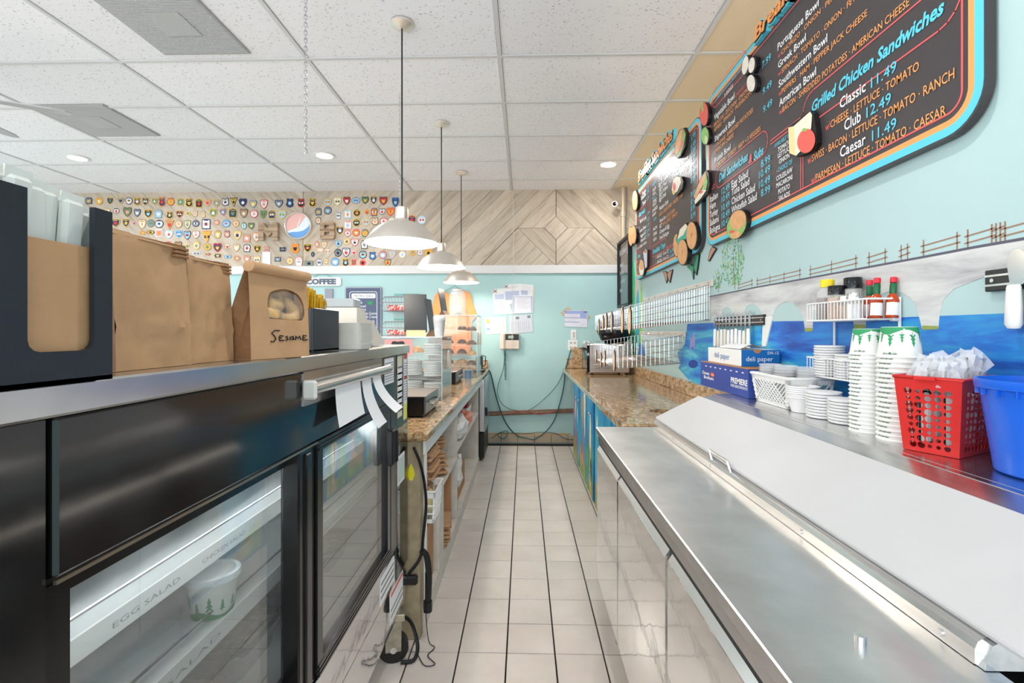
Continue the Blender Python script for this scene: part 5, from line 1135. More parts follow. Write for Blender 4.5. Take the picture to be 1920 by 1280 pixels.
def jar_(name, lab, x, y, r, h, fill, fh, capm, ch, cat, cr=1.03, n=20, taper=0.8, tilt=0, group=None, z=ZK, flat_=None):
    t = thing(name, lab, cat, (x, y, z), group); T0 = Matrix.Translation((x, y, z)) @ Matrix.Rotation(tilt, 4, 'X'); m = MB(); m.T = T0
    m.lathe([(0.0005, 0.0), (r * 0.94, 0), (r, 0.004), (r, h * 0.78), (r * taper, h * 0.94), (r * taper, h)], n=n); m.build('glass_body', RS, t)
    m = MB(); m.T = T0; m.lathe([(0.0005, 0.002), (r * 0.95, 0.002), (r * 0.95, fh), (0.0005, fh)], n=n); m.build('contents', fill, t)
    m = MB(); m.T = T0; q = r * taper * cr; m.lathe([(q, h - 0.006), (q, h + ch - 0.002), (q * 0.94, h + ch), (0.0005, h + ch)], n=n); m.build('cap', capm, t); return t, T0
honey = mat('dark_honey', (96, 38, 18), 0.15, nz=(80, 0.3)); blackcap = mat('black_cap', (18, 22, 26), 0.15)
t, T0 = jar_('honey_bottle', 'squeeze bottle of dark syrup with a yellow cap in the wall rack', 1.105, 1.765, 0.036, 0.125, honey, 0.08, mat('yellow_cap', (232, 206, 30), 0.4), 0.022, 'bottle', taper=0.62, n=8)
mb = MB(); mb.T = T0; mb.prism([(0.004, 0.03), (0.02, 0.03), (0.02, 0.085), (0.012, 0.095), (0.004, 0.085)], lambda u, v, q: (0.0 + u * 1.2 - 0.02, -0.0368 - q, v), 0, 0.001); mb.build('bee_label', mat('yellow_black_label', (216, 190, 40), 0.5, nz=(200, 0.9)), t)
jar_('spice_jar', 'spice jar with square black cap in front of the syrup bottle', 1.088, 1.69, 0.026, 0.092, mat('tan_spice', (196, 150, 110), 0.7, nz=(100, 0.3)), 0.075, blackcap, 0.026, 'jar', taper=0.95)
jar_('spice_jar', 'large spice jar with tall black cap at the back of the rack', 1.133, 1.672, 0.028, 0.112, mat('pale_spice', (206, 196, 178), 0.7), 0.07, blackcap, 0.032, 'jar', taper=0.95)
jar_('shaker', 'small shaker with metal lid and tan contents in the wall rack', 1.082, 1.635, 0.0195, 0.062, mat('tan_spice', (196, 150, 110)), 0.045, steel, 0.016, 'shaker', n=10)
jar_('shaker', 'salt shaker with metal lid and white contents in the wall rack', 1.082, 1.588, 0.0235, 0.068, mat('white_salt', (238, 238, 238), 0.8), 0.048, steel, 0.016, 'shaker', n=8)
hot = mat('hot_sauce', (178, 62, 22), 0.12); grn = mat('green_neck_wrap', (16, 96, 56), 0.3); rcap = mat('red_cap', (214, 40, 60), 0.35)
for q, (x, y, tl, lab) in enumerate(((1.147, 1.612, 0.0, 'red-capped hot sauce bottle standing behind the salt shaker'), (1.112, 1.537, 0.14, 'tilted hot sauce bottle in the middle of the rack end'), (1.143, 1.512, 0.18, 'tilted hot sauce bottle nearest the rack end'))):
    t = thing('hot_sauce_bottle', lab, 'bottle', (x, y, ZK), 'hot sauce bottles in the rack'); T0 = Matrix.Translation((x, y, ZK)) @ Matrix.Rotation(tl * 0.6, 4, 'Y') @ Matrix.Rotation(-tl * 0.4, 4, 'X'); s = 1
    m = MB(); m.T = T0; m.lathe([(0.0005, 0), (0.0165, 0.0), (0.0178, 0.003), (0.0178, 0.056), (0.015, 0.066), (0.009, 0.076), (0.0082, 0.078)], n=18); m.build('body', hot, t)
    m = MB(); m.T = T0; m.lathe([(0.0085, 0.077), (0.0095, 0.08), (0.0095, 0.108), (0.0082, 0.11)], n=16); m.build('neck_wrap', grn, t)
    m = MB(); m.T = T0; m.lathe([(0.0095, 0.112), (0.0098, 0.126), (0.009, 0.129), (0.0005, 0.129)], n=14); m.build('cap', rcap, t)
    m = MB(); m.T = T0; m.lathe([(0.0180, 0.008), (0.0180, 0.048)], n=18); 
    m.Fc = m.Fc[9:17]; m.Mi = m.Mi[9:17]; m.Sm = m.Sm[9:17]; m.build('label', paper, t)
lid_stack(1.10, 1.745, 1.196, 12, 0.92, 'taller stack on the lower rack tier'); lid_stack(1.105, 1.635, 1.196, 9, 0.92, 'shorter stack on the lower rack tier')
# ================================================================== knives on magnetic strips
bladem = mat('knife_blade', (196, 198, 202), 0.18, 1.0)
def strip(y0, y1, z0, z1, lab):
    t = thing('magnetic_strip', lab, 'knife rack', (XR - 0.008, (y0 + y1) / 2, z0)); m = MB(); m.box(XR - 0.016, XR - 0.001, y0, y1, z0, z1, 0.002); m.build('bar', mat('black_strip', (34, 34, 36), 0.3), t)
    m = MB()
    for f in (0.28, 0.72): zz = z0 + (z1 - z0) * f; m.box(XR - 0.0168, XR - 0.0155, y0, y1, zz - 0.0025, zz + 0.0025)
    m.build('steel_band', steel, t)
    for y in (y0 + 0.02, y1 - 0.02): m = MB(); m.cyl((XR - 0.0165, y, (z0 + z1) / 2), (XR - 0.018, y, (z0 + z1) / 2), 0.005, n=10); m.build('screw', steel, t)
strip(2.33, 2.92, 1.385, 1.437, 'black magnetic knife strip above the deli paper box')
strip(0.85, 1.225, 1.452, 1.505, 'black magnetic knife strip holding spreaders near the right edge')
def knife(y, zt, zh, zb, wb, wh, lab, grp, round_tip=False, hm=None, name='knife'):
    t = thing(name, lab, 'knife', (XR - 0.025, y, zb), grp); m = MB(); x = XR - 0.0185
    if round_tip: pts = [(y - wb * 0.42, zh), (y + wb * 0.42, zh), (y + wb * 0.62, zh + (zt - zh) * 0.6)] + [(y + wb * 0.62 * math.cos(a), zt - wb * 0.7 + wb * 0.7 * math.sin(a)) for a in [PI * i / 8 for i in range(9)]] + [(y - wb * 0.62, zh + (zt - zh) * 0.6)]
    else: pts = [(y - wb / 2, zh), (y + wb / 2, zh), (y + wb / 2, zt - 0.02), (y + wb * 0.3, zt - 0.006), (y - wb * 0.45, zt)]
    m.prism(pts, lambda u, v, q: (x - q, u, v), 0, 0.0016); m.build('blade', bladem, t)
    m = MB(); L = zh - zb; m.lathe([(0.0005, 0), (wh * 0.35, 0.002), (wh * 0.52, 0.012), (wh * 0.5, L * 0.5), (wh * 0.42, L - 0.006), (wh * 0.36, L), (0.0005, L)], c=(XR - 0.026, y, zb), n=14, sx=0.6); m.build('handle', hm or white_plastic, t)
ivory = mat('ivory_plastic', (226, 220, 200), 0.4)
for q in range(10):
    y = 2.885 - q * 0.047; knife(y, 1.462 + random.uniform(-.006, .012), 1.365 + random.uniform(-.006, .006), 1.265 + random.uniform(-.012, .006), 0.022, 0.030, 'white-handled knife on the far magnetic strip, %s from its far end' % (['first'] + ORD[1:])[q], 'knives on the far strip', hm=ivory if q in (1, 3, 8) else white_plastic)
pad = onX(1437, 648, XR - 0.01)
t = thing('spreader', 'broad white scraper hanging below the mural bridge pier', 'scraper', (XR - 0.01, pad.y, pad.z)); mb = MB()
pa = [onX(px, py, XR) for px, py in ((1431, 649), (1438, 649), (1450, 598), (1447, 592), (1434, 594), (1433, 602))]
mb.prism([(p.y, p.z) for p in pa], lambda u, v, q: (XR - 0.001 - q, u, v), 0, 0.006); mb.build('blade', mat('white_wood_paint', (230, 230, 224), 0.5), t)
knife(1.143, 1.545, 1.462, 1.358, 0.036, 0.038, 'spreader with round-tipped blade, farther of the two in full view on the near strip', 'spreaders on the near strip', True, name='spreader')
knife(1.095, 1.552, 1.465, 1.360, 0.040, 0.038, 'broader spreader, second from the far end of the near strip', 'spreaders on the near strip', True, name='spreader')
knife(1.047, 1.54, 1.46, 1.352, 0.036, 0.038, 'ivory-handled spreader, third from the far end of the near strip', 'spreaders on the near strip', True, hm=ivory, name='spreader')
# ================================================================== mural painted on the right wall
W_ = XR
sea = ramp_mat('mural_sea_paint', 3.2, [(0.34, (18, 72, 164)), (0.43, (26, 104, 196)), (0.50, (36, 132, 210)), (0.57, (48, 158, 206)), (0.66, (104, 196, 216))], 0.45, stretch=(1, 0.5, 4), detail=5, dist=0.5)
stone = ramp_mat('mural_bridge_paint', 5, [(0.25, (150, 146, 152)), (0.45, (196, 196, 196)), (0.6, (216, 217, 214)), (0.8, (184, 184, 186))], 0.5, stretch=(1, 0.5, 3), detail=6, dist=0.4)
skyb = mat('mural_arch_sky', (176, 220, 222), 0.5)
def yz(px, py, x=W_): p = onX(px, py, x); return (p.y, p.z)
def mural(pts, m_, nm, w=0.0006): 
    mb = MB(); mb.prism(pts, fnX(W_), 0, w); return mb.build(nm, m_, wall_right)
ze = 1.397
seapts = [yz(1289, 607), yz(1287, 625), yz(1284, 645), yz(1270, 662), yz(1276, 682), yz(1272, 690), yz(1286, 706), yz(1292, 715), (3.25, 1.0), (-0.4, 1.0), (-0.4, ze), (2.0, ze), (2.6, ze + 0.01)]
mural(seapts, sea, 'mural_sea')
low = lambda px, z: (onX(px, 600, W_).y, z)
deck = [yz(1329, 556), yz(1380, 546), yz(1420, 538), yz(1505, 523), yz(1609, 504), yz(1734, 481), yz(1828, 463), yz(1920, 447)]
deck += [(0.7, 1.572), (-0.3, 1.55)]
base = [(-0.3, 1.37), (0.55, 1.37), (0.62, 1.42), (0.75, 1.48), low(1905, 1.497), low(1870, 1.499)] + [yz(1828, 526), yz(1789, 541), yz(1769, 563), yz(1762, 594), yz(1760, 615), yz(1730, 617), yz(1724, 594), yz(1717, 571), yz(1707, 557), yz(1691, 548), yz(1665, 547), yz(1640, 556), yz(1628, 575), yz(1624, 600), yz(1624, 614), yz(1602, 614), yz(1600, 598), yz(1590, 575), yz(1565, 561), yz(1542, 566), yz(1528, 582), yz(1525, 600), yz(1524, 619), yz(1510, 620), yz(1507, 598), yz(1500, 580), yz(1488, 568), yz(1476, 565), yz(1462, 570), yz(1453, 582), yz(1449, 598), yz(1447, 608), yz(1434, 608), yz(1431, 592), yz(1424, 578), yz(1412, 569), yz(1401, 573), yz(1396, 584), yz(1393, 604), yz(1379, 606), yz(1375, 590), yz(1371, 579), yz(1364, 575), yz(1356, 579), yz(1352, 590), yz(1350, 606), yz(1340, 612), yz(1334, 590)]
mural(deck + base, stone, 'mural_bridge', 0.0012)
dark = mat('mural_dark_line', (92, 90, 104), 0.6)
mb = MB(); tops = deck
mb.add([fnX(W_)(y, z + dz, 0.0016) for y, z in tops for dz in (0.003, -0.004)], [(2 * i, 2 * i + 1, 2 * i + 3, 2 * i + 2) for i in range(len(tops) - 1)]); mb.build('mural_deck_line', dark, wall_right)
mb = MB(); moss = mat('mural_moss', (150, 160, 80), 0.7)
for px0, px1, py in ((1510, 1524, 616), (1602, 1624, 610), (1730, 1760, 612)): mb.flat([yz(px0, py - 2), yz(px1, py - 1), yz(px1, py + 5), yz(px0, py + 6)], fnX(W_), 0.0017)
mb.build('mural_moss', moss, wall_right, kind='stuff')
rail = mat('mural_fence_brown', (158, 120, 96), 0.7); mb = MB()
def deck_z(y):
    for (a, za), (b, zb) in zip(deck, deck[1:]):
        if b <= y <= a: return za + (zb - za) * (a - y) / (a - b)
    return 1.56
def seg(a, b, wd): 
    d = Vector((b[0] - a[0], b[1] - a[1])); n = Vector((-d.y, d.x)).normalized() * wd / 2
    mb.add([fnX(W_)(*q, 0.001) for q in ((a[0] + n.x, a[1] + n.y), (b[0] + n.x, b[1] + n.y), (b[0] - n.x, b[1] - n.y), (a[0] - n.x, a[1] - n.y))], [(0, 1, 2, 3)])
for a, b in ((1385, 1410), (1420, 1500), (1520, 1605), (1630, 1660), (1690, 1702), (1732, 1795), (1815, 1860), (1868, 1876), (1885, 1960)):
    y0, y1 = onX(a, 600, W_).y, onX(b, 600, W_).y; k = max(1, int((y0 - y1) / 0.10))
    for hh in (0.018, 0.036): seg((y0 + 0.01, deck_z(y0) + hh - 0.004), (y1 - 0.01, deck_z(y1) + hh + 0.003), 0.0035)
    for q in range(k + 1): y = y0 + (y1 - y0) * q / k; seg((y, deck_z(y)), (y, deck_z(y) + 0.05), 0.004)
mb.build('mural_fence', rail, wall_right, kind='stuff')
def mtree(cx, y0, y1, hw, n, seed, trunk):
    rnd = random.Random(seed); g1, g2, g3 = MB(), MB(), MB()
    for q in range(n):
        t_ = rnd.random() ** 0.8; py = y0 + (y1 - y0) * t_; half = hw * (0.35 + 0.65 * math.sin(PI * min(1, t_ * 0.8 + 0.1))); px = cx + rnd.uniform(-1, 1) * half
        (y, z) = yz(px, py); s = rnd.uniform(0.006, 0.013); a = rnd.uniform(0, PI)
        (g1, g1, g2, g3)[rnd.randint(0, 3)].add([fnX(W_)(y + s * math.cos(a + b) * (1 if i % 2 else .45), z + s * math.sin(a + b) * (1 if i % 2 else .45), 0.0008 + 0.0003 * rnd.random()) for i, b in enumerate((0, PI / 2, PI, 1.5 * PI))], [(0, 1, 2, 3)])
    g1.build('mural_foliage', mat('mural_leaf_green', (112, 180, 140), 0.6), wall_right, kind='stuff'); g2.build('mural_foliage', mat('mural_leaf_lime', (176, 204, 110), 0.6), wall_right, kind='stuff'); g3.build('mural_foliage', mat('mural_leaf_deep', (60, 144, 104), 0.6), wall_right, kind='stuff')
    global mb; mb = MB(); a, b = yz(cx + 1, y0 + (y1 - y0) * 0.4), yz(cx + trunk, y1 + 8); seg(a, b, 0.008); mb.build('mural_trunk', rail, wall_right)
mtree(1374, 448, 534, 22, 330, 4, 4); mtree(1346, 505, 540, 8, 70, 6, 1)
# kelp and reef at the far end, fish, signature
for rgb, pts in (((70, 190, 130), ((1184, 665), (1183, 560), (1187, 470), (1191, 520), (1190, 600), (1192, 670))), ((110, 190, 60), ((1186, 672), (1186, 625), (1189, 616), (1192, 640), (1193, 672))), ((150, 210, 90), ((1198, 665), (1199, 600), (1203, 520), (1205, 560), (1204, 640), (1204, 660))), ((64, 176, 196), ((1192, 655), (1193, 560), (1197, 540), (1200, 590), (1198, 650))), ((216, 176, 160), ((1191, 560), (1193, 500), (1196, 530), (1194, 585))), ((36, 110, 190), ((1196, 670), (1200, 640), (1208, 650), (1212, 672)))):
    mural([yz(*p) for p in pts], mat('kelp_%d_%d' % rgb[:2], rgb, 0.6, nz=(20, 0.15)), 'mural_kelp', 0.0008 + rgb[2] * 2e-6)
mural([yz(*p) for p in ((1293, 625), (1296, 636), (1303, 622), (1304, 636), (1303, 655), (1299, 648), (1292, 662), (1295, 644))], mat('mural_fish', (150, 150, 200), 0.5, nz=(60, 0.3)), 'mural_fish', 0.002)
mural([yz(px, py) for px, py in ell(1300, 682, 9, 8, 14)], mat('mural_blot', (24, 60, 150), 0.5), 'mural_blot', 0.0011)
mb = MB(); p = onX(1283, 714, W_); q = onX(1296, 714, W_); mb.text('jo bol', (W_ - 0.0014, p.y, p.z), (W_ - 0.0014, q.y, p.z), (0, 0.01, 0.03)); mb.build('mural_signature', wht, wall_right)
# ================================================================== menu boards
XM = 1.14
charc = mat('charcoal_menu_panel', (66, 60, 62), 0.36); skyl = mat('menu_light_blue', (92, 200, 222), 0.4); orng = mat('menu_orange', (240, 160, 92), 0.4); coral = mat('menu_coral', (232, 96, 96), 0.4); blk_e = mat('menu_black_edge', (18, 18, 20), 0.4)
def board(name, lab, y0, y1, z0, z1):
    t = thing(name, lab, 'menu board', (XM + 0.012, (y0 + y1) / 2, z0)); m = MB(); f = fnX(XM)
    m.prism(rrect(y0, y1, z0, z1, 0.11, 8), f, -0.024, 0); m.build('panel', [charc, blk_e], t)
    for i0, i1, mm, nm in ((0.006, 0.030, skyl, 'blue_border'), (0.030, 0.047, orng, 'orange_border'), (0.062, 0.067, coral, 'coral_line')):
        m = MB(); o_ = rrect(y0 + i0, y1 - i0, z0 + i0, z1 - i0, 0.11 - i0, 8); n_ = rrect(y0 + i1, y1 - i1, z0 + i1, z1 - i1, 0.11 - i1, 8); m.ring(o_, n_, f, 0, 0.0012); m.build(nm, mm, t)
    return t
B2 = board('menu_board', 'large charcoal menu board of bowls and grilled sandwiches, nearer of two', 1.205, 3.012, 1.872, 2.79)
B1 = board('menu_board', 'charcoal breakfast sandwich menu board, farther along the wall', 3.085, 4.895, 1.872, 2.765)
INK = {'w': wht, 'o': orng, 'b': skyl, 'r': coral}
def letters(parent, rows):
    mbs = {}
    for r in rows:
        s, pl, py, pr, cap, c = r[:6]; k = mbs.setdefault(c, MB()); A = onX(pl, py, XM - 0.002); B = onX(pr, py, XM - 0.002); h = cap * A.y / F
        st = r[6] if len(r) > 6 else ''
        k.text(s, A, (A.x, B.y, A.z), (0, 0, h), shear=0, bold=0.03 if 's' in st else (0.012 if c == 'w' else 0.006)) if 's' not in st else k.add([Vector(A) + Vector((0, B.y - A.y, 0)) / text_geo(s, 0.03)[2] * (x + 0.16 * y) + Vector((0, 0, h * y)) for x, y in text_geo(s, 0.03)[0]], text_geo(s, 0.03)[1])
    for c, k in mbs.items(): k.build('lettering', INK[c], parent, kind='stuff')
letters(B2, [
 ('Portuguese Bowl', 1458, 95.7, 1535, 14, 'w'), ('w/', 1459, 110, 1464, 9, 'r'), ('CHORIZO · ONION · PEPPERS', 1465, 103.5, 1585, 9, 'o'),
 ('Greek Bowl', 1459, 129, 1511, 13, 'w'), ('w/', 1459, 144, 1466, 9, 'r'), ('SPINACH · TOMATO · ONION · FETA', 1466, 138, 1612, 10, 'o'),
 ('Southwestern Bowl', 1460, 165, 1551, 14, 'w'), ('w/', 1460, 181, 1466, 10, 'r'), ('PEPPERS · HAM · PEPPER JACK CHEESE', 1466, 176, 1626, 10, 'o'),
 ('American Bowl', 1461, 200.5, 1530, 14, 'w'), ('w/', 1461, 216, 1468, 11, 'r'), ('BACON · SHREDDED POTATOES · AMERICAN CHEESE', 1467.5, 210.5, 1705, 11, 'o'),
 ('7.99', 1429, 129, 1445.5, 13, 'b'), ('9.49', 1430, 178, 1447, 13, 'b'), ('9.49', 1431, 212, 1448, 13, 'b'),
 ('BREAKFAST BOWLS MADE WITH', 1345, 186, 1390, 6.5, 'b'), ('3 EGGS', 1358, 183, 1374.5, 7, 'w'),
 ('Vegetable Bowl', 1339, 226, 1377, 11, 'w'), ('CHOOSE 3', 1378.7, 184, 1397.6, 7, 'r'), ('BROCCOLI · ZUCCHINI · ONIONS', 1339, 238.5, 1403.6, 7.5, 'o'), ('PEPPERS · SPINACH · MUSHROOMS', 1339, 248.7, 1409.7, 7.5, 'o'),
 ('Shipwreck Bowl', 1340, 266.5, 1378, 11, 'w'), ('w/', 1340, 278, 1343, 7, 'r'), ('SAUSAGE · SHREDDED POTATOES', 1343.5, 275, 1412, 7.5, 'o'), ('AMERICAN CHEESE', 1339, 289.7, 1375.6, 7.5, 'o'),
 ('Protein Bowl', 1339.7, 306.7, 1369.7, 11, 'w'), ('w/', 1339.7, 317, 1343, 8, 'r'), ('CHICKEN · TURKEY · HAM + 3 VEGGIES', 1343.6, 314.5, 1426, 8, 'o'),
 ('Deli Sandwiches', 1348.3, 341, 1401.5, 15, 'b', 's'), ('&', 1403.5, 307, 1410, 16, 'r', 's'), ('Subs', 1413, 301.5, 1431, 16, 'b', 's'),
 ('Italian', 1331, 380, 1346, 12, 'w'), ('12.49', 1353, 365, 1368, 12, 'b'), ('Egg Salad', 1371.7, 352, 1402.5, 13, 'w'), ('8.99', 1427, 314.5, 1444, 14, 'b'),
 ('Ham', 1331, 394, 1342, 12, 'w'), ('10.49', 1353, 380, 1368, 12, 'b'), ('Tuna Salad', 1371.7, 367, 1405, 13, 'w'), ('10.49', 1423, 335, 1444, 14, 'b'),
 ('Turkey', 1331, 409, 1346, 12, 'w'), ('10.49', 1353, 396, 1368, 12, 'b'), ('Chicken Salad', 1371.7, 384, 1415.5, 13, 'w'), ('10.49', 1423, 353.6, 1444, 14, 'b'),
 ('Salami', 1331, 424, 1347.5, 12, 'w'), ('10.49', 1353, 411, 1368, 12, 'b'), ('Whitefish Salad', 1371.7, 400.5, 1419, 13, 'w'), ('8.99', 1427, 369, 1444, 14, 'b'),
 ('Bologna', 1331, 438.7, 1350, 12, 'w'), ('10.49', 1353, 426, 1368, 12, 'b'),
 ('AVAILABLE WITH', 1452, 277.5, 1488, 8, 'b'), ('TOMATO', 1458.6, 285.5, 1482, 9, 'w'), ('LETTUCE', 1458.6, 296.5, 1483, 9, 'w'), ('ONION', 1460.5, 307.5, 1480, 9, 'w'),
 ('+', 1455.6, 326, 1458, 8, 'r'), ('CHOICE OF', 1458.5, 323, 1485.6, 8.5, 'b'), ('COLESLAW', 1455.6, 339.5, 1485.6, 9, 'w'), ('MACARONI', 1455.6, 352.6, 1485.6, 9, 'w'), ('POTATO', 1459.4, 364, 1481, 9, 'w'), ('SALADS', 1460, 377, 1481, 9, 'w'),
 ('Grilled Chicken Sandwiches', 1521, 212, 1768, 20, 'b', 's'),
 ('Classic', 1574.5, 204.4, 1623, 20, 'w'), ('11.49', 1633, 165.5, 1680.7, 20, 'b'), ('w/', 1548, 246, 1556, 14, 'r'), ('CHEESE · LETTUCE · TOMATO', 1557, 240.5, 1723, 14, 'o'),
 ('Club', 1583, 246, 1614, 21, 'w'), ('12.49', 1624.5, 221, 1670.6, 20, 'b'), ('w/', 1514.5, 307.6, 1522, 14, 'r'), ('SWISS · BACON · LETTUCE · TOMATO · RANCH', 1522.5, 303.5, 1789.5, 14, 'o'),
 ('Caesar', 1575, 296, 1623, 20, 'w'), ('11.49', 1635, 264.4, 1680.7, 20, 'b'), ('w/', 1521, 345, 1529, 14, 'r'), ('PARMESAN · LETTUCE · TOMATO · CAESAR', 1529.5, 340, 1773.4, 14, 'o')])
prc = [('5.99', 265), ('6.49', 280), ('7.99', 292), ('8.49', 305), ('6.99', 319), ('8.99', 331.5), ('8.49', 345), ('9.49', 371), ('8.99', 384.5), ('8.99', 397), ('8.99', 411)]
rows = [(s, 1295.5, y, 1304, 11, 'b') for s, y in prc]
rows += [('Egg Sandwich', 1235, 331.5, 1253, 8, 'w'), ('2 Egg Sandwich', 1235, 341, 1256, 8, 'w'), ('Egg & Cheese', 1235, 351, 1253, 8, 'w'), ('Egg & Meat', 1236, 359, 1250, 7.5, 'w'), ('Egg & Whites', 1236, 368.5, 1252, 8, 'w'), ('Egg & Steak', 1236, 378, 1249, 8, 'w'), ('Western Style', 1236, 395.6, 1253, 8, 'w'),
 ('EGGS w/ GREEN PEPPERS · ONIONS · HAM', 1236, 406, 1280, 6.5, 'o'), ('Nova Lox', 1237, 418, 1248, 7.5, 'w'), ('w/ EGG & ONION', 1249, 409.5, 1265, 7, 'o'), ('BLT', 1237, 428, 1241.5, 7.5, 'w'), ('WITH LETTUCE · TOMATO', 1242.5, 424, 1270, 7, 'o'), ('Cheese & Egg', 1237, 438.7, 1255, 7.5, 'w'), ('Fried Bologna', 1237, 449.8, 1254, 7.5, 'w'),
 ('6.49', 1254.4, 333, 1261, 8, 'b'), ('2 Eggs & Cheese', 1263, 326, 1290.5, 8.5, 'w'), ('+ 1 Egg', 1255.7, 345, 1265, 8, 'w'), ('7.49', 1266, 337, 1273, 8, 'b'), ('+ 3 Eggs', 1276.5, 329.5, 1291, 8.5, 'w'),
 ('Single', 1204, 367, 1211, 7, 'w'), ('2.25', 1212.5, 357.5, 1217, 7, 'b'), ('Double', 1202.5, 375.5, 1211, 7, 'w'), ('2.99', 1212.5, 366, 1217, 7, 'b'), ('Toast', 1204.5, 386, 1211, 7, 'w'), ('3.29', 1212.5, 377, 1217, 7, 'b'),
 ('Bagels', 1198, 408, 1209, 8, 'b', 's'), ('Butter', 1200, 418.5, 1207, 6.5, 'w'), ('Jelly', 1207.8, 413, 1212, 6.5, 'w'), ('1.99', 1213, 405, 1217.5, 7, 'b'), ('Cream Cheese', 1199, 437, 1211.5, 6.5, 'w'), ('3.25', 1213, 416, 1217.5, 7, 'b'), ('Veggie & CC', 1200.5, 446, 1211.5, 6.5, 'w'), ('3.59', 1213, 426.5, 1217.5, 7, 'b'), ('Nova & CC', 1201.5, 454.5, 1211.5, 6.5, 'w'), ('8.49', 1213, 437, 1217.5, 7, 'b'), ('7.99', 1213, 446.5, 1217.5, 7, 'b'), ('PLAIN · SESAME · ONION', 1194, 469, 1212, 4.5, 'w'),
 ('BAGEL', 1224, 360, 1230.5, 6, 'w'), ('ROLL', 1224, 367.5, 1230, 6, 'w'), ('Bagel', 1223, 350, 1230, 6, 'b'), ('WRAP', 1224, 382, 1231, 6, 'w'), ('TOAST', 1223.5, 389, 1231.5, 6, 'w'), ('Add On', 1223, 375.5, 1232.5, 6, 'b'), ('CHEESE', 1223, 399, 1233, 6, 'w'), ('HAM', 1223.5, 407, 1230, 6, 'w'), ('TOPS', 1225, 416, 1231, 6, 'b'), ('BACON', 1225, 433, 1232, 6, 'w'), ('STEAK', 1225, 443, 1232, 6, 'w'), ('NOVA', 1225, 453, 1231, 6, 'w'),
 ('Breakfast Trays', 1224, 476.5, 1247.5, 9, 'b', 's'), ('10', 1229, 486.5, 1231.5, 6, 'o'), ('BAGELS · 16 oz CC', 1232.5, 484.5, 1254, 6, 'w'), ('26.99', 1255.5, 475, 1263.5, 7.5, 'b'), ('6', 1229.5, 496, 1231, 6, 'o'), ('BAGELS · 8 oz CC', 1232.5, 494, 1254, 6, 'w'), ('13.99', 1255.5, 485, 1263.5, 7.5, 'b'),
 ('Coffee', 1195, 485, 1200.5, 7, 'b', 's'), ('SM', 1193.5, 496, 1197, 5, 'o'), ('1.99', 1198.5, 493, 1202, 6, 'b'), ('MED', 1193.5, 504.5, 1197, 5, 'o'), ('2.49', 1198.5, 501.5, 1202, 6, 'b'), ('LG', 1193.5, 513, 1197, 5, 'o'), ('2.99', 1198.5, 510, 1202, 6, 'b')]
letters(B1, rows)
def pline(mb, pts, wd=0.005, closed=False):
    n = len(pts)
    for i in range(n if closed else n - 1):
        a, b = Vector(pts[i]), Vector(pts[(i + 1) % n]); d = (b - a); 
        if d.length < 1e-5: continue
        d.normalize(); nn = Vector((-d.y, d.x)) * wd / 2; a = a - d * wd * 0.3; b = b + d * wd * 0.3
        mb.add([fnX(XM)(*q, 0.0013) for q in (a + nn, b + nn, b - nn, a - nn)], [(0, 1, 2, 3)])
def pill(mb, px0, px1, py0, pad, cap, r=0.03):
    A = onX(px0, py0, XM); B = onX(px1, py0, XM); h = cap * A.y / F; pline(mb, rrect(B.y - pad, A.y + pad, A.z - pad * 0.75, A.z + h + pad * 0.75, r), 0.005, True)
m = MB()
pill(m, 1348.3, 1431, 341, 0.045, 15, 0.055); pill(m, 1521, 1770, 212, 0.055, 20, 0.07); pill(m, 1343, 1392, 188, 0.05, 14, 0.05)
yv = onX(1504, 300, XM).y
for dy in (-0.008, 0.008): pline(m, [(yv + dy, 1.935), (yv + dy, onX(1504, 262 if dy < 0 else 262, XM).z - 0.02)])
zl = onX(1443, 269, XM).z
for dz in (-0.008, 0.008): pline(m, [(onX(1445, 269, XM).y, zl + dz), (yv + 0.01, zl + dz)]); pline(m, [(2.95, onX(1335, 352, XM).z + dz), (onX(1341, 350, XM).y, onX(1335, 352, XM).z + dz)])
m.build('coral_frame', coral, B2, kind='stuff')
m = MB(); pill(m, 1224, 1248, 476.5, 0.035, 9, 0.04); pill(m, 1198, 1209, 408, 0.035, 8, 0.03); pill(m, 1195, 1200.5, 485, 0.035, 7, 0.03)
for px in (1219, 1219.8): y = onX(px, 400, XM).y; pline(m, [(y, 1.935), (y, 2.70)])
zl = onX(1250, 466, XM).z
for dz in (-0.008, 0.008): pline(m, [(onX(1250, 466, XM).y, zl + dz), (3.15, zl + dz)])
m.build('coral_frame', coral, B1, kind='stuff')
# raised headings
def solid_text(parent, s, px, py, pr, cap, x0):
    A = onX(px, py, XM); B = onX(pr, py, XM); h = cap * A.y / F
    for bold, dep, off, mm, nm in ((0.115, 0.022, 0.0, skyl, 'heading_plate'), (0.045, 0.004, 0.0225, blk_e, 'heading_outline'), (0.012, 0.004, 0.0268, orng, 'heading_letters')):
        cu = bpy.data.curves.new('t', 'FONT'); cu.body = s; cu.size = 1; cu.resolution_u = 3; cu.offset = bold; cu.extrude = dep / 2; cu.shear = 0.2
        o = bpy.data.objects.new('t', cu); me = bpy.data.meshes.new_from_object(o); vs = [v.co.copy() for v in me.vertices]; fs = [tuple(p.vertices) for p in me.polygons]
        bpy.data.objects.remove(o); bpy.data.curves.remove(cu); bpy.data.meshes.remove(me)
        if bold > 0.1: sx = (B.y - A.y) / max(v.x for v in vs)
        m = MB(); m.add([(XM - off - dep / 2 - v.z, A.y + v.x * sx, A.z + h * v.y / 0.729) for v in vs], fs); m.build(nm, mm, parent)
solid_text(B2, 'Breakfast Bowls', 1424, 80, 1690, 25, 0)
solid_text(B1, 'Breakfast Sandwiches', 1202, 343, 1269, 19, 0)
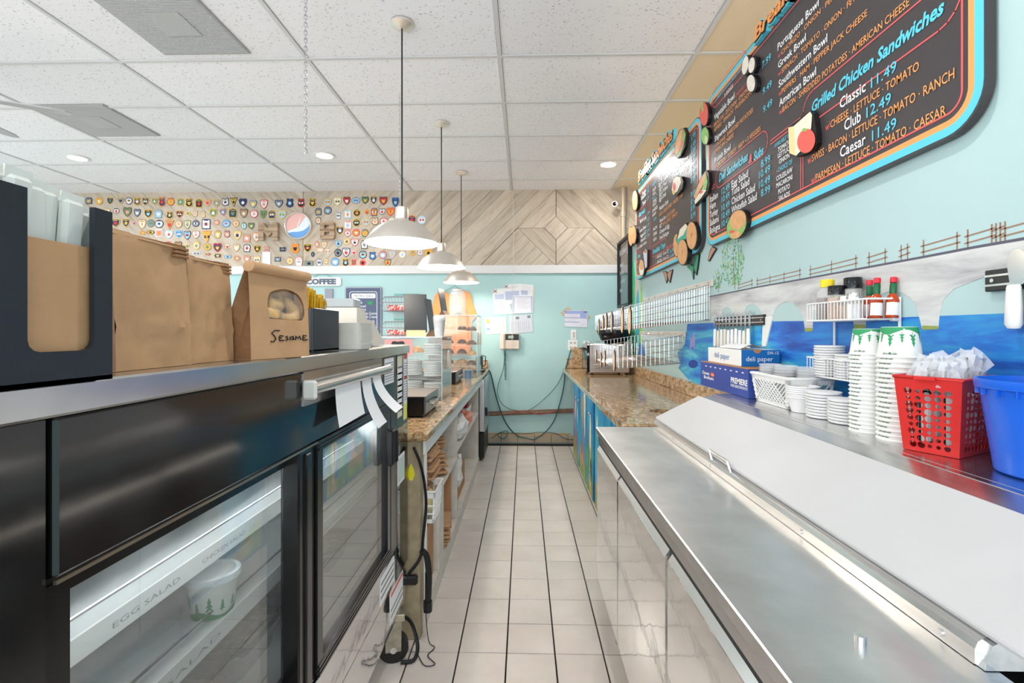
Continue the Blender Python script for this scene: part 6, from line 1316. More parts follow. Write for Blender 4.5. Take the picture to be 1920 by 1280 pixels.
# painted food cut-outs standing proud of the boards
bun = mat('painted_bun', (226, 170, 116), 0.5, nz=(40, 0.15)); lett = mat('painted_lettuce', (150, 196, 110), 0.5, nz=(60, 0.25)); tomr = mat('painted_tomato', (232, 96, 84), 0.45); crm = mat('painted_cream', (238, 230, 208), 0.5, nz=(40, 0.1)); tealp = mat('painted_teal', (70, 176, 150), 0.5); che = mat('painted_cheese', (236, 220, 160), 0.5); brn = mat('painted_shading', (196, 130, 84), 0.5)
def cutout(lab, outline, layers, name='food_cutout', th=0.02, x=XM, cat='cut-out'):
    c = onX(sum(p[0] for p in outline) / len(outline), sum(p[1] for p in outline) / len(outline), x - 0.01); t = thing(name, lab, cat, c, None)
    def P(pts): return [(onX(px, py, x).y, onX(px, py, x).z) for px, py in pts]
    m = MB(); m.prism(P(outline), fnX(x), 0.0015, 0.0015 + th, 1, 1); m.build('board', [blk_e, blk_e], t)
    for q, (mm, pts, nm) in enumerate(layers): m = MB(); m.flat(P(pts), fnX(x), 0.0016 + th + 0.0007 * (q + 1)); m.build(nm, mm, t)
    return t
def E(cx, cy, rx, ry, n=18, rot=0): return [(cx + rx * math.cos(a) * math.cos(rot) - ry * math.sin(a) * math.sin(rot), cy + rx * math.cos(a) * math.sin(rot) + ry * math.sin(a) * math.cos(rot)) for a in [2 * PI * i / n for i in range(n)]]
cutout('painted burger bun cut-out at the lower edge of the nearer menu board', E(1389.5, 420, 19, 29, 20, 0.35), [(lett, E(1389, 422, 17.5, 27, 20, .35), 'lettuce'), (bun, E(1392, 412, 15, 19, 18, .4), 'top_bun'), (bun, E(1388, 440, 10, 7, 14, -.3), 'bottom_bun'), (tomr, E(1381, 434, 5, 3, 10, -.1), 'tomato_slice')])
cutout('cheese wedge and tomato cut-out in the middle of the nearer menu board', [(1487, 238), (1530, 207), (1536, 214), (1541, 245), (1542, 268), (1532, 284), (1512, 291), (1503, 294), (1489, 288)], [(che, [(1488, 239), (1499, 236), (1503, 292), (1490, 287)], 'cheese_side'), (crm, [(1499, 236), (1530, 209), (1534, 215), (1532, 240), (1515, 280), (1503, 292)], 'cheese_face'), (tomr, E(1523, 264, 17, 23, 20, .2), 'tomato'), (lett, E(1520, 243, 5, 3, 8), 'stem')])
cutout('red tomato cut-out at the far top corner of the nearer menu board', E(1327, 214, 9, 23), [(tomr, E(1326.5, 213.5, 8, 22), 'tomato'), (lett, [(1322, 190), (1324, 189), (1327, 203), (1324, 212), (1322, 204)], 'stem')])
cutout('green pepper cut-out below the red tomato cut-out', E(1329, 255, 8, 17), [(lett, E(1328.5, 254.5, 7, 16), 'pepper'), (mat('painted_pale_green', (206, 220, 160), 0.5), E(1331, 262, 3, 8), 'highlight')])
mush = mat('painted_mushroom', (234, 226, 214), 0.5, nz=(50, 0.12))
cutout('pair of sliced mushrooms cut-out at the top of the nearer board', [(1398, 122), (1403, 106), (1411, 103), (1414, 110), (1419, 105), (1426, 108), (1427, 124), (1421, 138), (1413, 135), (1406, 143), (1401, 138)], [(mush, E(1405.5, 122, 6, 18, 14, .15), 'slice'), (mush, E(1418, 122, 6, 15, 14, .15), 'slice')])
cutout('single sliced mushroom cut-out under the mushroom pair', E(1418, 157, 10, 17), [(mush, E(1416.5, 156, 8, 16), 'slice')])
cutout('submarine sandwich cut-out at the far edge of the nearer board', [(1306, 370), (1312, 352), (1322, 330), (1330, 319), (1335, 324), (1337, 345), (1333, 362), (1322, 374), (1309, 386)], [(bun, [(1307, 368), (1314, 350), (1323, 331), (1330, 321), (1331, 335), (1322, 352), (1310, 374)], 'roll'), (lett, [(1331, 326), (1334, 340), (1331, 355), (1321, 360), (1326, 345)], 'lettuce'), (crm, [(1322, 356), (1332, 356), (1322, 371), (1310, 383), (1309, 376)], 'filling'), (tomr, E(1322, 360, 4, 2, 10, -.6), 'tomato_slice')])
cutout('wrapped sandwich half cut-out at the top of the farther board', [(1269, 288), (1272, 262), (1280, 243), (1289, 239), (1293, 250), (1290, 275), (1282, 292), (1275, 297)], [(bun, [(1270, 286), (1273, 262), (1281, 244), (1287, 241), (1284, 265), (1276, 290)], 'bread'), (lett, [(1288, 241), (1292, 252), (1288, 272), (1282, 290), (1275, 296), (1284, 268)], 'lettuce'), (tomr, [(1286, 262), (1288, 266), (1281, 284), (1279, 280)], 'meat')])
cutout('folded omelette cut-out in the middle of the farther board', [(1264, 356), (1267, 338), (1273, 330), (1283, 331), (1287, 340), (1285, 353), (1275, 366), (1267, 367)], [(crm, [(1265, 355), (1268, 338), (1273, 331), (1281, 332), (1283, 342), (1276, 358), (1268, 366)], 'omelette'), (tomr, E(1270, 350, 3, 8, 10), 'filling'), (mat('painted_yellow', (230, 190, 90), .5), E(1269, 360, 3, 4, 8), 'egg')])
for lab, o_ in (('bagel cut-out on the far edge of the farther board, upper one', [(1195, 376, 5.5, 20)]), ('pair of bagel cut-outs on the far edge of the farther board', [(1187, 443, 5, 19), (1193, 440, 5.5, 18)])):
    for q, (cx, cy, rx, ry) in enumerate(o_): cutout(lab + (', %s one' % ('left', 'right')[q] if len(o_) > 1 else ''), E(cx, cy, rx, ry), [(bun, E(cx - .4, cy - .3, rx * .9, ry * .93), 'bagel'), (brn, E(cx - .3, cy, rx * .16, ry * .12, 8), 'hole')], th=0.02 + 0.004 * q)
cutout('bagel cut-out left of the painted cream cheese tub on the farther board', E(1273, 460, 7, 22), [(bun, E(1272.7, 459.6, 6.3, 21), 'bagel')], th=0.014)
cutout('teal and white cream cheese tub cut-out between the bagels of the farther board', [(1272, 450), (1278, 430), (1291, 418), (1297, 424), (1294, 445), (1284, 462), (1276, 458)], [(tealp, [(1273, 450), (1279, 436), (1296, 426), (1293, 445), (1284, 461), (1276, 456)], 'tub'), (crm, [(1276, 448), (1280, 430), (1291, 419), (1295, 424), (1287, 440)], 'cheese')], th=0.018)
cutout('upright bagel cut-out at the near lower corner of the farther board', E(1304.5, 442, 11, 27), [(bun, E(1304, 441.5, 10, 25.5), 'bagel'), (brn, E(1304, 440, 1.6, 4, 10), 'hole')], th=0.024)
cutout('lowest bagel cut-out hanging below the farther board', E(1288, 473, 10.5, 25), [(bun, E(1287.6, 472.5, 9.5, 23.5), 'bagel'), (brn, E(1287.4, 472, 1.3, 3, 10), 'hole')], th=0.028)
cutout('paper coffee cup cut-out at the far lower corner of the farther board', [(1210, 472), (1215, 464), (1219, 468), (1218, 500), (1214, 505)], [(mat('painted_cup', (206, 210, 224), .5), [(1210.5, 473), (1215, 466), (1218, 470), (1217.5, 500), (1214, 503)], 'cup'), (brn, E(1214.7, 471, 2.5, 3.5, 10), 'coffee')])
cutout('muffin cut-out in front of the painted coffee cup', E(1208, 502, 5.5, 16), [(crm, E(1208, 502, 5, 15), 'muffin'), (bun, E(1208.3, 497, 4.6, 9), 'top')], th=0.024)
wing = mat('painted_wing', (196, 150, 126), 0.5); wgr = mat('painted_green_wing', (70, 160, 120), 0.5)
cutout('brown butterfly cut-out on the wall under the farther board', [(1244, 509), (1250, 508), (1253, 512), (1257, 507), (1263, 505), (1261, 516), (1258, 530), (1254, 524), (1251, 531), (1248, 520)], [(wing, [(1245, 510), (1250, 509.5), (1252.5, 514), (1252, 528), (1248.5, 519)], 'wing'), (wing, [(1253.5, 514), (1257, 508.5), (1262, 507), (1260, 516), (1257.5, 528)], 'wing')], 'butterfly', 0.006, XR, 'butterfly')
cutout('brown folded butterfly cut-out on the wall under the nearer board', [(1329, 488), (1333, 470), (1338, 461), (1346, 466), (1340, 476), (1332, 490)], [(wing, [(1330, 487), (1334, 471), (1338, 463), (1344, 466.5), (1338, 476), (1332, 488)], 'wing')], 'butterfly', 0.006, XR, 'butterfly')
cutout('green butterfly cut-out hanging below the bagel cut-outs', [(1290, 500), (1297, 494), (1302, 498), (1309, 474), (1314, 476), (1311, 500), (1308, 516), (1303, 508), (1302, 524), (1298, 508)], [(wgr, [(1291, 500), (1297, 495.5), (1302, 500), (1302, 520), (1298, 507)], 'wing'), (wgr, [(1303, 500), (1309, 477), (1312.5, 478), (1310, 500), (1307.5, 512)], 'wing')], 'butterfly', 0.006, XR, 'butterfly')
# framed chalkboard at the far end of the mural wall
t = thing('chalkboard', 'tall black framed chalkboard on the mural wall next to the end wall', 'chalkboard', (1.13, 5.46, 1.64)); y0_, y1_ = 5.17, 5.78
cbm = mat('chalkboard_slate', (64, 66, 70), 0.12, coat=0.5)
mb = MB(); mb.ring([(y0_, 1.64), (y1_, 1.64), (y1_, 2.415), (y0_, 2.415)], [(y0_ + .03, 1.67), (y1_ - .03, 1.67), (y1_ - .03, 2.385), (y0_ + .03, 2.385)], fnX(XR - 0.001), 0, 0.045); mb.build('frame', blk_e, t)
mb = MB(); mb.box(XR - 0.026, XR - 0.004, y0_ + .028, y1_ - .028, 1.668, 2.387); mb.build('slate', cbm, t)
mb = MB()
for s, a, b, z, h in (('Kitchen', 5.72, 5.36, 2.25, .07), ('86', 5.32, 5.22, 2.22, .07), ('eggs', 5.70, 5.50, 2.12, .05), ('fries', 5.70, 5.48, 2.02, .05), ('order', 5.66, 5.42, 1.92, .05), ('lox', 5.70, 5.55, 1.82, .05)): mb.text(s, (XR - 0.027, a, z), (XR - 0.027, b, z), (0, 0, h))
mb.build('chalk_writing', mat('chalk', (214, 220, 222), 0.8), t)
# ================================================================== patches pinned to the plank wall
YW = WB - 0.021
PAL = {'K': ('black', (34, 34, 38)), 'N': ('navy', (44, 56, 92)), 'W': ('white', (226, 226, 226)), 'R': ('red', (204, 62, 56)), 'O': ('orange', (222, 140, 60)), 'Y': ('gold', (214, 178, 76)), 'G': ('green', (104, 136, 92)),
       'B': ('blue', (70, 128, 190)), 'S': ('grey', (134, 140, 150)), 'T': ('tan', (176, 142, 104)), 'P': ('pink', (222, 150, 144)), 'C': ('pale blue', (158, 198, 216)), 'D': ('brown', (104, 80, 62)), 'L': ('cream', (222, 206, 170))}
PM = {k: mat('patch_' + v[0].replace(' ', '_'), v[1], 0.7) for k, v in PAL.items()}
SHN = {'s': 'shield', 'r': 'round', 't': 'triangle', 'b': 'badge-shaped', 'o': 'oval', 'q': 'rectangular', 'x': 'star-shaped', 'h': 'arched'}
def shape(k):
    if k == 'r': return ell(0, 0, .5, .5, 18)
    if k == 'o': return ell(0, 0, .5, .38, 18)
    if k == 's': return [(-.48, .42), (-.25, .5), (0, .44), (.25, .5), (.48, .42), (.5, .1), (.38, -.22), (.18, -.42), (0, -.52), (-.18, -.42), (-.38, -.22), (-.5, .1)]
    if k == 't': return [(-.5, .5), (0, .48), (.5, .5), (.3, .05), (.06, -.5), (-.06, -.5), (-.3, .05)]
    if k == 'b': return [(-.42, .38), (-.3, .5), (0, .42), (.3, .5), (.42, .38), (.36, .12), (.48, -.2), (.3, -.42), (0, -.5), (-.3, -.42), (-.48, -.2), (-.36, .12)]
    if k == 'q': return [(-.5, .36), (.5, .36), (.5, -.36), (-.5, -.36)]
    if k == 'h': return [(-.42, -.5), (.42, -.5), (.5, .2), (.36, .45), (0, .54), (-.36, .45), (-.5, .2)]
    return [(0.5 * (1 if i % 2 == 0 else .48) * math.sin(2 * PI * i / 12), 0.5 * (1 if i % 2 == 0 else .48) * math.cos(2 * PI * i / 12)) for i in range(12)]
ZO = {'A': (150, 360, 9.144), 'B': (300, 360, 9.144), 'C': (460, 360, 8.533), 'D': (620, 360, 8.533)}
# zoom, x, y, w, h, shape, rim, field, emblem, row
PT = '''A 155 150 125 120 h K S Y|A 335 155 130 130 r O Y W|A 522 150 125 135 s Y N G|A 703 145 125 120 s Y S N|A 845 150 125 125 r N W Y|A 985 160 140 150 b Y D W|A 1125 160 125 150 s Y N W|A 1283 160 105 120 s Y G W|A 1410 170 130 170 b O N R|B 190 165 130 140 r R Y O|B 355 170 120 135 h Y G C|B 503 185 145 160 b Y K Y|B 672 195 135 165 h Y K R|B 820 185 115 135 s Y P R|B 975 190 130 140 s Y S L|B 1125 170 140 140 b K W N|B 1268 170 135 150 t K Y K|B 1425 180 140 150 s N N W|B 1600 205 130 140 s B Y W|C 300 195 125 155 s R W P|C 540 185 130 130 s N S W|C 715 175 135 150 b N N C|C 895 175 125 145 b R K W|C 1077 170 130 150 b Y K Y|C 1320 160 125 115 r Y C R|D 112 150 125 150 s Y W K|D 260 140 115 135 s K R W|D 405 135 145 105 o S C B|D 555 130 115 120 s K G Y|D 690 130 115 145 s Y N W|D 845 140 130 140 s K R Y|D 1038 162 120 170 s B N C
A 470 350 110 130 s Y W N|A 628 325 110 95 o K W R|A 818 340 155 175 s D G P|A 985 355 125 145 s N S W|A 1175 370 150 155 s Y K C|A 1350 375 135 160 h S C W|B 170 395 130 140 b Y K L|B 340 380 125 130 s O K W|B 485 365 90 85 r L Y G|B 610 370 95 105 b T L P|B 745 385 85 120 b T L Y|B 917 360 140 160 s Y G W|B 1083 345 115 130 s O B L|B 1252 360 165 185 h Y N G|B 1440 365 140 170 s D T W|C 142 348 130 130 r R W P|C 290 355 105 135 s G G D|C 427 360 125 150 h Y N W|C 588 360 140 155 s Y C G|C 1172 315 110 125 h K S Y|C 1322 295 130 130 r N S C|D 125 380 90 120 b S W N|D 275 355 110 125 q C W O|D 422 335 125 120 r Y K O|D 582 320 115 120 x O Y R|D 698 320 110 135 h N O W|D 825 315 110 110 s K W R|D 960 315 140 140 s R O Y|D 1300 445 135 155 h O N R|D 1460 445 140 140 r C W R
A 615 530 165 145 s Y N R|A 795 530 135 155 s Y N Y|A 935 530 90 105 x P C R|A 1070 550 145 180 s T L W|A 1218 535 130 140 r G S G|A 1362 545 155 135 o N W C|A 1540 560 165 165 t O T R|B 325 545 120 140 r T L P|B 475 555 120 160 s G L S|B 618 540 125 120 r N S W|B 795 550 150 175 q N W P|B 975 520 105 95 r T P L|B 1140 540 145 130 r B C P|B 1307 540 110 105 r O L T|B 1440 580 100 125 o G C W|B 1570 580 115 120 s D G L|C 1170 455 90 125 r N L P|D 275 530 125 125 q P W C|D 415 490 130 130 r Y K C|D 572 480 125 125 r Y C R|D 712 465 125 130 b D L P|D 852 468 130 115 r R W R|D 980 465 110 110 r L W O
A 1080 700 110 80 h O T Y|A 1215 690 140 70 o K Y K|A 1360 700 130 130 q W P O|A 1530 725 140 150 s C W R|B 328 720 130 145 s C B W|B 472 740 125 155 s N C R|B 622 730 135 140 s T W P|B 808 765 170 200 t O Y K|B 995 725 125 150 o T Y W|B 1155 720 115 125 b D P L|B 1330 740 140 165 s Y L N|B 1490 790 140 155 h T P W|C 182 720 125 155 s O W T|D 150 615 135 140 s Y N W|D 275 660 100 110 r R W R|D 410 650 125 120 r R O W|D 550 655 115 125 r N Y O
B 155 910 130 145 r P R L|B 315 920 130 160 s D T W|B 475 925 110 130 x L Y G|B 628 915 125 140 r Y L S|B 815 940 140 130 r T Y G|B 990 950 150 165 s R N Y|B 1160 935 110 125 x L W R|B 1315 955 120 145 s T L W|B 1495 960 125 145 h K W R|C 195 910 120 130 s Y K Y|C 342 925 105 130 b T P S|C 600 915 110 80 q S K S|C 800 900 150 160 b O O K|C 1000 895 135 145 s Y K R|C 1150 835 75 105 o T P L|C 1265 845 90 130 s T L P|C 1083 995 65 95 o S K S|C 1200 925 110 65 q P L W|C 1325 950 120 100 x W L R|D 125 825 115 125 s S C N|D 260 790 110 100 r Y L D|D 388 805 130 130 s R W K|D 540 840 115 150 h K W S|D 120 970 120 130 r K S K|D 250 965 130 155 s N W R|D 375 965 115 125 x P W R|D 517 1000 130 130 r K C O|D 672 1020 125 130 b N B W|D 835 1005 125 125 r R C W|D 985 1000 115 130 s P C Y|D 1148 1000 110 110 r L W C|D 1312 965 100 110 b O Y S|D 1435 965 100 110 b S W P|D 1567 975 140 140 r O Y K|D 690 860 90 70 r S C W
B 630 1050 140 60 h W S N|B 830 1065 120 50 x R D Y|B 995 1090 140 80 h Y N L|B 1165 1110 130 70 r S C N|B 1325 1135 130 100 r P T L|B 1495 1145 125 130 s T P W|C 190 1085 115 125 s Y W N|C 520 1075 100 70 q K S C|C 715 1100 120 130 o T L Y|C 858 1115 125 165 h P W C|C 1020 1140 145 85 q G S K|C 1185 1125 100 125 o S W N|C 1295 1105 70 100 h T L Y|C 1438 1115 135 135 r B C W|D 242 1125 120 140 b Y K C|D 372 1120 80 105 q P R G|D 515 1130 110 110 r P R K|D 915 1130 105 130 s N Y R'''
rown = ('top', 'second', 'third', 'fourth', 'fifth', 'lowest')
num = ['first', 'second', 'third'] + ORD[3:] + ['twenty-seventh', 'twenty-eighth', 'twenty-ninth', 'thirtieth', 'thirty-first', 'thirty-second', 'thirty-third', 'thirty-fourth', 'thirty-fifth', 'thirty-sixth']
for ri, line in enumerate(PT.split('\n')):
    items = []
    for it in line.split('|'):
        z, x, y, w_, h_, sh_, a, b, c = it.split(); bx, by, sc_ = ZO[z]
        items.append((bx + float(x) / sc_, by + float(y) / sc_, float(w_) / sc_, float(h_) / sc_, sh_, a, b, c))
    items.sort()
    for k, (px, py, pw, ph, sh_, a, b, c) in enumerate(items):
        p = onY(px, py, YW); W2, H2 = pw * YW / F, ph * YW / F; pts = shape(sh_); mx = max(abs(v) for _, v in pts) * 2
        f = lambda u, v, q, p=p, W2=W2, H2=H2, mx=mx: (p.x + u * W2, YW - q, p.z + v / mx * H2)
        tilt = random.uniform(-0.06, 0.06); ct, st = math.cos(tilt), math.sin(tilt); rot = lambda P, s: [((u * ct - v * st) * s, (u * st + v * ct) * s) for u, v in P]
        m = MB(); m.prism(rot(pts, 1), f, 0.001, 0.005, 0, 3); m.flat(rot(pts, 0.82), f, 0.0056, 1)
        em = random.choice((0, 1, 2, 3)); 
        if em == 0: m.flat(rot(ell(0, -.03, .2, .2, 10), 1), f, 0.0062, 2)
        elif em == 1: m.flat(rot([(0.26 * (1 if i % 2 == 0 else .45) * math.sin(PI * i / 5), -.03 + .26 * (1 if i % 2 == 0 else .45) * math.cos(PI * i / 5)) for i in range(10)], 1), f, 0.0062, 2)
        elif em == 2: m.flat(rot([(-.26, -.12), (.26, -.12), (.26, .1), (-.26, .1)], 1), f, 0.0062, 2); m.flat(rot(ell(0, 0, .12, .12, 8), 1), f, 0.0066, 0)
        else: m.flat(rot([(-.22, .1), (.22, .1), (.16, -.15), (0, -.28), (-.16, -.15)], 1), f, 0.0062, 2)
        m.flat(rot([(-.24, .24), (.24, .24), (.24, .31), (-.24, .31)], 1), f, 0.0062, 0)
        lab = '%s %s patch with %s rim, %s from the left in the %s patch row' % (PAL[b][0], SHN[sh_], PAL[a][0], num[k], rown[ri])
        m.build('cloth_patch', [PM[a], PM[b], PM[c], PM['K']], org=p, label=lab, cat='patch', group='patches pinned to the plank wall')
# wooden letters M and B, wall clock
def wood_letter(lab, px0, px1, py0, py1, outline, holes=()):
    a = onY(px0, py1, YW); b = onY(px1, py0, YW); W2, H2 = b.x - a.x, b.z - a.z; f = lambda u, v, q: (a.x + u * W2, YW - q, a.z + v * H2); t = thing('wooden_letter', lab, 'letter', a)
    m = MB(); 
    if holes:
        for pl in outline: m.prism(pl, f, 0.001, 0.05)
    else: m.prism(outline, f, 0.001, 0.05)
    m.build('block', wood_l, t)
    m = MB(); m.box(a.x + W2 * 0.0, b.x, YW - 0.052, YW - 0.0505, a.z + H2 * .47, a.z + H2 * .58) if holes else m.box(a.x + W2 * .005, a.x + W2 * .3, YW - 0.052, YW - 0.0505, a.z + H2 * .52, a.z + H2 * .62); m.build('dark_band', mat('dark_band_wood', (140, 108, 84), 0.7), t)
wood_letter('rustic wooden letter M left of the wall clock', 488, 524, 418.5, 451, [(0, 0), (.27, 0), (.27, .45), (.5, .2), (.73, .45), (.73, 0), (1, 0), (1, 1), (.76, 1), (.5, .66), (.24, 1), (0, 1)])
wood_letter('rustic wooden letter B right of the wall clock', 603, 630, 417, 449, [[(0, 0), (.3, 0), (.3, 1), (0, 1)], [(.3, 0), (.9, 0), (1, .12), (1, .4), (.93, .5), (.65, .5), (.65, .2), (.3, .2)], [(.3, .4), (.65, .4), (.65, .5), (.93, .5), (.98, .6), (.98, .9), (.9, 1), (.3, 1), (.3, .8), (.62, .8), (.62, .6), (.3, .6)]], (1,))
cc_ = onY(561, 424, YW); ck = thing('wall_clock', 'round clock with silver rim and red, white and blue flag-like face', 'clock', cc_); rc = 25.5 * YW / F
T0 = Matrix.Translation(cc_) @ Matrix.Rotation(R(90), 4, 'X')
mb = MB(); mb.T = T0; mb.lathe([(rc * 0.98, 0.001), (rc, 0.01), (rc, 0.045), (rc * .96, 0.05), (rc * .92, 0.045), (rc * .92, 0.035)], n=40); mb.build('rim', alu, ck)
f = lambda u, v, q: (cc_.x + u * rc, YW - q, cc_.z + v * rc)
mb = MB(); mb.flat(ell(0, 0, .92, .92, 40), f, 0.03); mb.build('face', mat('clock_white', (220, 228, 234), .4), ck)
C40 = lambda a0, a1, n: [(.92 * math.cos(R(a0 + (a1 - a0) * i / n)), .92 * math.sin(R(a0 + (a1 - a0) * i / n))) for i in range(n + 1)]
mb = MB(); mb.flat(C40(50, 200, 20) + [(-.75, -.38), (0.02, -0.1)], f, 0.031); mb.build('red_field', mat('clock_pale_red', (226, 178, 170), .4), ck)
mb = MB(); mb.flat(C40(215, 370, 20) + [(.75, -.1), (.4, -.36), (0, -.45), (-.4, -.46)], f, 0.031); mb.build('blue_field', mat('clock_blue', (104, 158, 214), .4), ck)
mb = MB()
for a, L, wd in ((66, .62, .03), (75, .75, .02), (-38, .3, .015)): d = (math.cos(R(a)), math.sin(R(a))); mb.flat([(-d[1] * wd - d[0] * .1, d[0] * wd - d[1] * .1), (d[1] * wd - d[0] * .1, -d[0] * wd - d[1] * .1), (d[0] * L + d[1] * wd * .5, d[1] * L - d[0] * wd * .5), (d[0] * L - d[1] * wd * .5, d[1] * L + d[0] * wd * .5)], f, 0.0335 + 0.0002 * a / 10)
mb.build('hands', mat('clock_hands', (236, 236, 236), .3), ck)
p = onY(500, 483, YW); mb = MB(); mb.box(p.x - 0.05, p.x + 0.05, YW - 0.008, YW - 0.006, p.z - 0.09, p.z + 0.07); mb.build('paper_note', paper, org=p, label='blank white paper pinned low on the plank wall above the bags', cat='paper')
# ================================================================== things on the turquoise end wall
YT = WB - 0.001
def px_box(px0, px1, py0, py1, y=YT): a = onY(px0, py1, y); b = onY(px1, py0, y); return a.x, b.x, a.z, b.z
x0, x1, z0, z1 = px_box(570, 640.5, 520, 536); t = thing('coffee_sign', 'white wooden hanging sign reading COFFEE', 'sign', ((x0 + x1) / 2, YT, z0))
mb = MB(); mb.prism(rrect(x0, x1, z0, z1, 0.025), fnY(YT), 0.002, 0.02); mb.build('board', white_paint, t)
mb = MB(); mb.text('COFFEE', (x0 + 0.03, YT - 0.021, z0 + 0.022), (x1 - 0.06, YT - 0.021, z0 + 0.022), (0, 0, z1 - z0 - 0.04), bold=0.06); mb.build('lettering', mat('slate_letter', (96, 106, 124), .6), t)
mb = MB(); xm = (x0 + x1) / 2; mb.tube([(xm - .12, YT - .01, z1), (xm - .05, YT - .004, z1 + .035), (xm, YT - .004, z1 + .04), (xm + .05, YT - .004, z1 + .035), (xm + .12, YT - .01, z1)], 0.0025, 5); mb.build('hanging_cord', mat('twine', (130, 160, 150), .8), t)
x0, x1, z0, z1 = px_box(648, 716.5, 538, 640); t = thing('chalkboard_menu', 'slate blue coffee flavour chalkboard headed METRO DELI', 'chalkboard', ((x0 + x1) / 2, YT, z0)); slate = mat('slate_blue_board', (78, 90, 118), 0.4)
mb = MB(); mb.prism(rrect(x0, x1, z0, z1, 0.02), fnY(YT), 0.002, 0.02); mb.build('frame', slate, t)
mb = MB(); o_ = rrect(x0 + .055, x1 - .055, z0 + .05, z1 - .055, .03); i_ = rrect(x0 + .061, x1 - .061, z0 + .056, z1 - .061, .026); mb.ring(o_, i_, fnY(YT), 0.0202, 0.0212)
o_ = rrect(x0 + .006, x1 - .006, z0 + .006, z1 - .006, .016); i_ = rrect(x0 + .010, x1 - .010, z0 + .010, z1 - .010, .014); mb.ring(o_, i_, fnY(YT), 0.0202, 0.0208); mb.build('chalk_border', wht, t, kind='stuff')
a = onY(659, 559, YT - .022); b = onY(704, 550, YT - .022); mb = MB(); mb.prism(rrect(a.x, b.x, a.z, b.z, .015), fnY(YT), 0.0205, 0.0215); mb.build('title_plate', wht, t)
mb = MB(); mb.text('METRO DELI', (a.x + .03, YT - .0222, a.z + .013), (b.x - .03, YT - .0222, a.z + .013), (0, 0, b.z - a.z - .026)); mb.build('title', mat('slate_letter', (96, 106, 124), .6), t)
mb = MB()
for s, pl, py, pr in (('Vanilla', 659, 569, 679), ('Caramel', 658, 576, 685), ('Hazelnut', 659, 582.5, 686), ('Salted Chocolate Caramel', 659, 589.5, 706), ('French Vanilla Cream', 659, 596, 706), ('Mocha', 690, 604, 702)):
    A = onY(pl, py, YT - .0205); B = onY(pr, py, YT - .0205); mb.text(s, A, B, (0.008, 0, .034))
mb.build('chalk_writing', wht, t)
a = onY(690, 571, YT - .0205); mb = MB(); mb.flat([(a.x, a.z), (a.x + .05, a.z), (a.x + .058, a.z + .04), (a.x - .008, a.z + .04)], fnY(YT), 0.0212); mb.build('green_cup_drawing', green, t)
x0, x1, z0, z1 = px_box(610, 625, 541, 560); mb = MB(); mb.box(x0, x1, YT - .02, YT - .002, z0, z1, 0.003); mb.build('wall_plaque', mat('grey_plaque', (150, 152, 164), .6), org=(x0, YT, z0), label='small grey plaque on the wall under the COFFEE sign', cat='plaque')
# wire wall baskets
for nm, (pya, pyb) in (('upper', (556, 587)), ('lower', (603, 632))):
    x0, x1, z0, z1 = px_box(727, 790, pya, pyb); t = thing('wall_basket', '%s dark wire basket on the end wall behind the chalk sign' % nm, 'wire basket', ((x0 + x1) / 2, YT, z0)); m = MB(); yf = YT - .22; yb = YT - .01; zm = z0 + (z1 - z0) * .5; wm = mat('dark_pink_wire', (150, 120, 124), .5)
    B = [(x0, yf, z0 + .02), (x1, yf, z0 + .02), (x1, yb, z0 + .02), (x0, yb, z0 + .02)]; Tp = [(x0 - .03, yf, zm + .02), (x1 + .03, yf, zm + .02), (x1 + .03, yb, z1), (x0 - .03, yb, z1)]
    m.tube(B, .003, 5, closed=True); m.tube(Tp, .004, 5, closed=True)
    for q in range(13): u = q / 12; m.tube([(x0 - .03 + (x1 - x0 + .06) * u, yf, zm + .02), (x0 + (x1 - x0) * u, yf, z0 + .02), (x0 + (x1 - x0) * u, yb, z0 + .02), (x0 - .03 + (x1 - x0 + .06) * u, yb, z1)], .0015, 4)
    m.build('wires', wm, t)
    m = MB(); m.box(x0 + .08, x1 - .03, YT - .012, YT, z1 + .02, z1 + .035); m.build('hanger_bar', mat('teal_bar', (110, 180, 170), .5), t)
    m = MB(); m.box(x0 + .05, x1 - .02, yf + .02, yb - .04, z0 + .03, z0 + .09, .01); m.build('checked_liner', ramp_mat('red_check_%s' % nm, 60, [(.45, (206, 70, 66)), (.55, (236, 220, 214))], .6, kind='vorc', detail=1), org=(x0, yf, z0), label='red and white checked pack in the %s wall basket' % nm, cat='pack')
# orange T-shirt on a hanger
t = thing('t_shirt', 'orange short-sleeved T-shirt on a hanger on the end wall', 't-shirt', onY(850, 600, YT)); ot = mat('orange_cotton', (246, 152, 96), .8, nz=(6, .08))
OUT = [(832, 546), (822, 548), (816, 556), (811, 578), (807, 600), (818, 603), (823, 590), (824, 640), (826, 662), (882, 662), (884, 640), (884, 590), (886, 602), (895, 592), (889, 574), (884, 556), (880, 549), (872, 545), (862, 551), (852, 554), (842, 551)]
P2 = [onY(px, py, YT) for px, py in OUT]; cxm = sum(p.x for p in P2) / len(P2)
mb = MB(); mb.prism([(p.x, p.z) for p in P2], fnY(YT), .015, .045)
for q, (a, b) in enumerate((((834, 560), (829, 650)), ((852, 575), (850, 655)), ((872, 560), (877, 650)))):
    A, B = onY(*a, YT - .045), onY(*b, YT - .045); mb.T = Matrix.Identity(4); mb.add([A + Vector((-.012, .002, 0)), A + Vector((.012, .002, 0)), B + Vector((.03, .002, 0)), B + Vector((-.03, .002, 0)), A + Vector((0, -.012, 0)), B + Vector((0, -.014, 0))], [(0, 4, 5, 3), (4, 1, 2, 5)])
mb.build('shirt', ot, t)
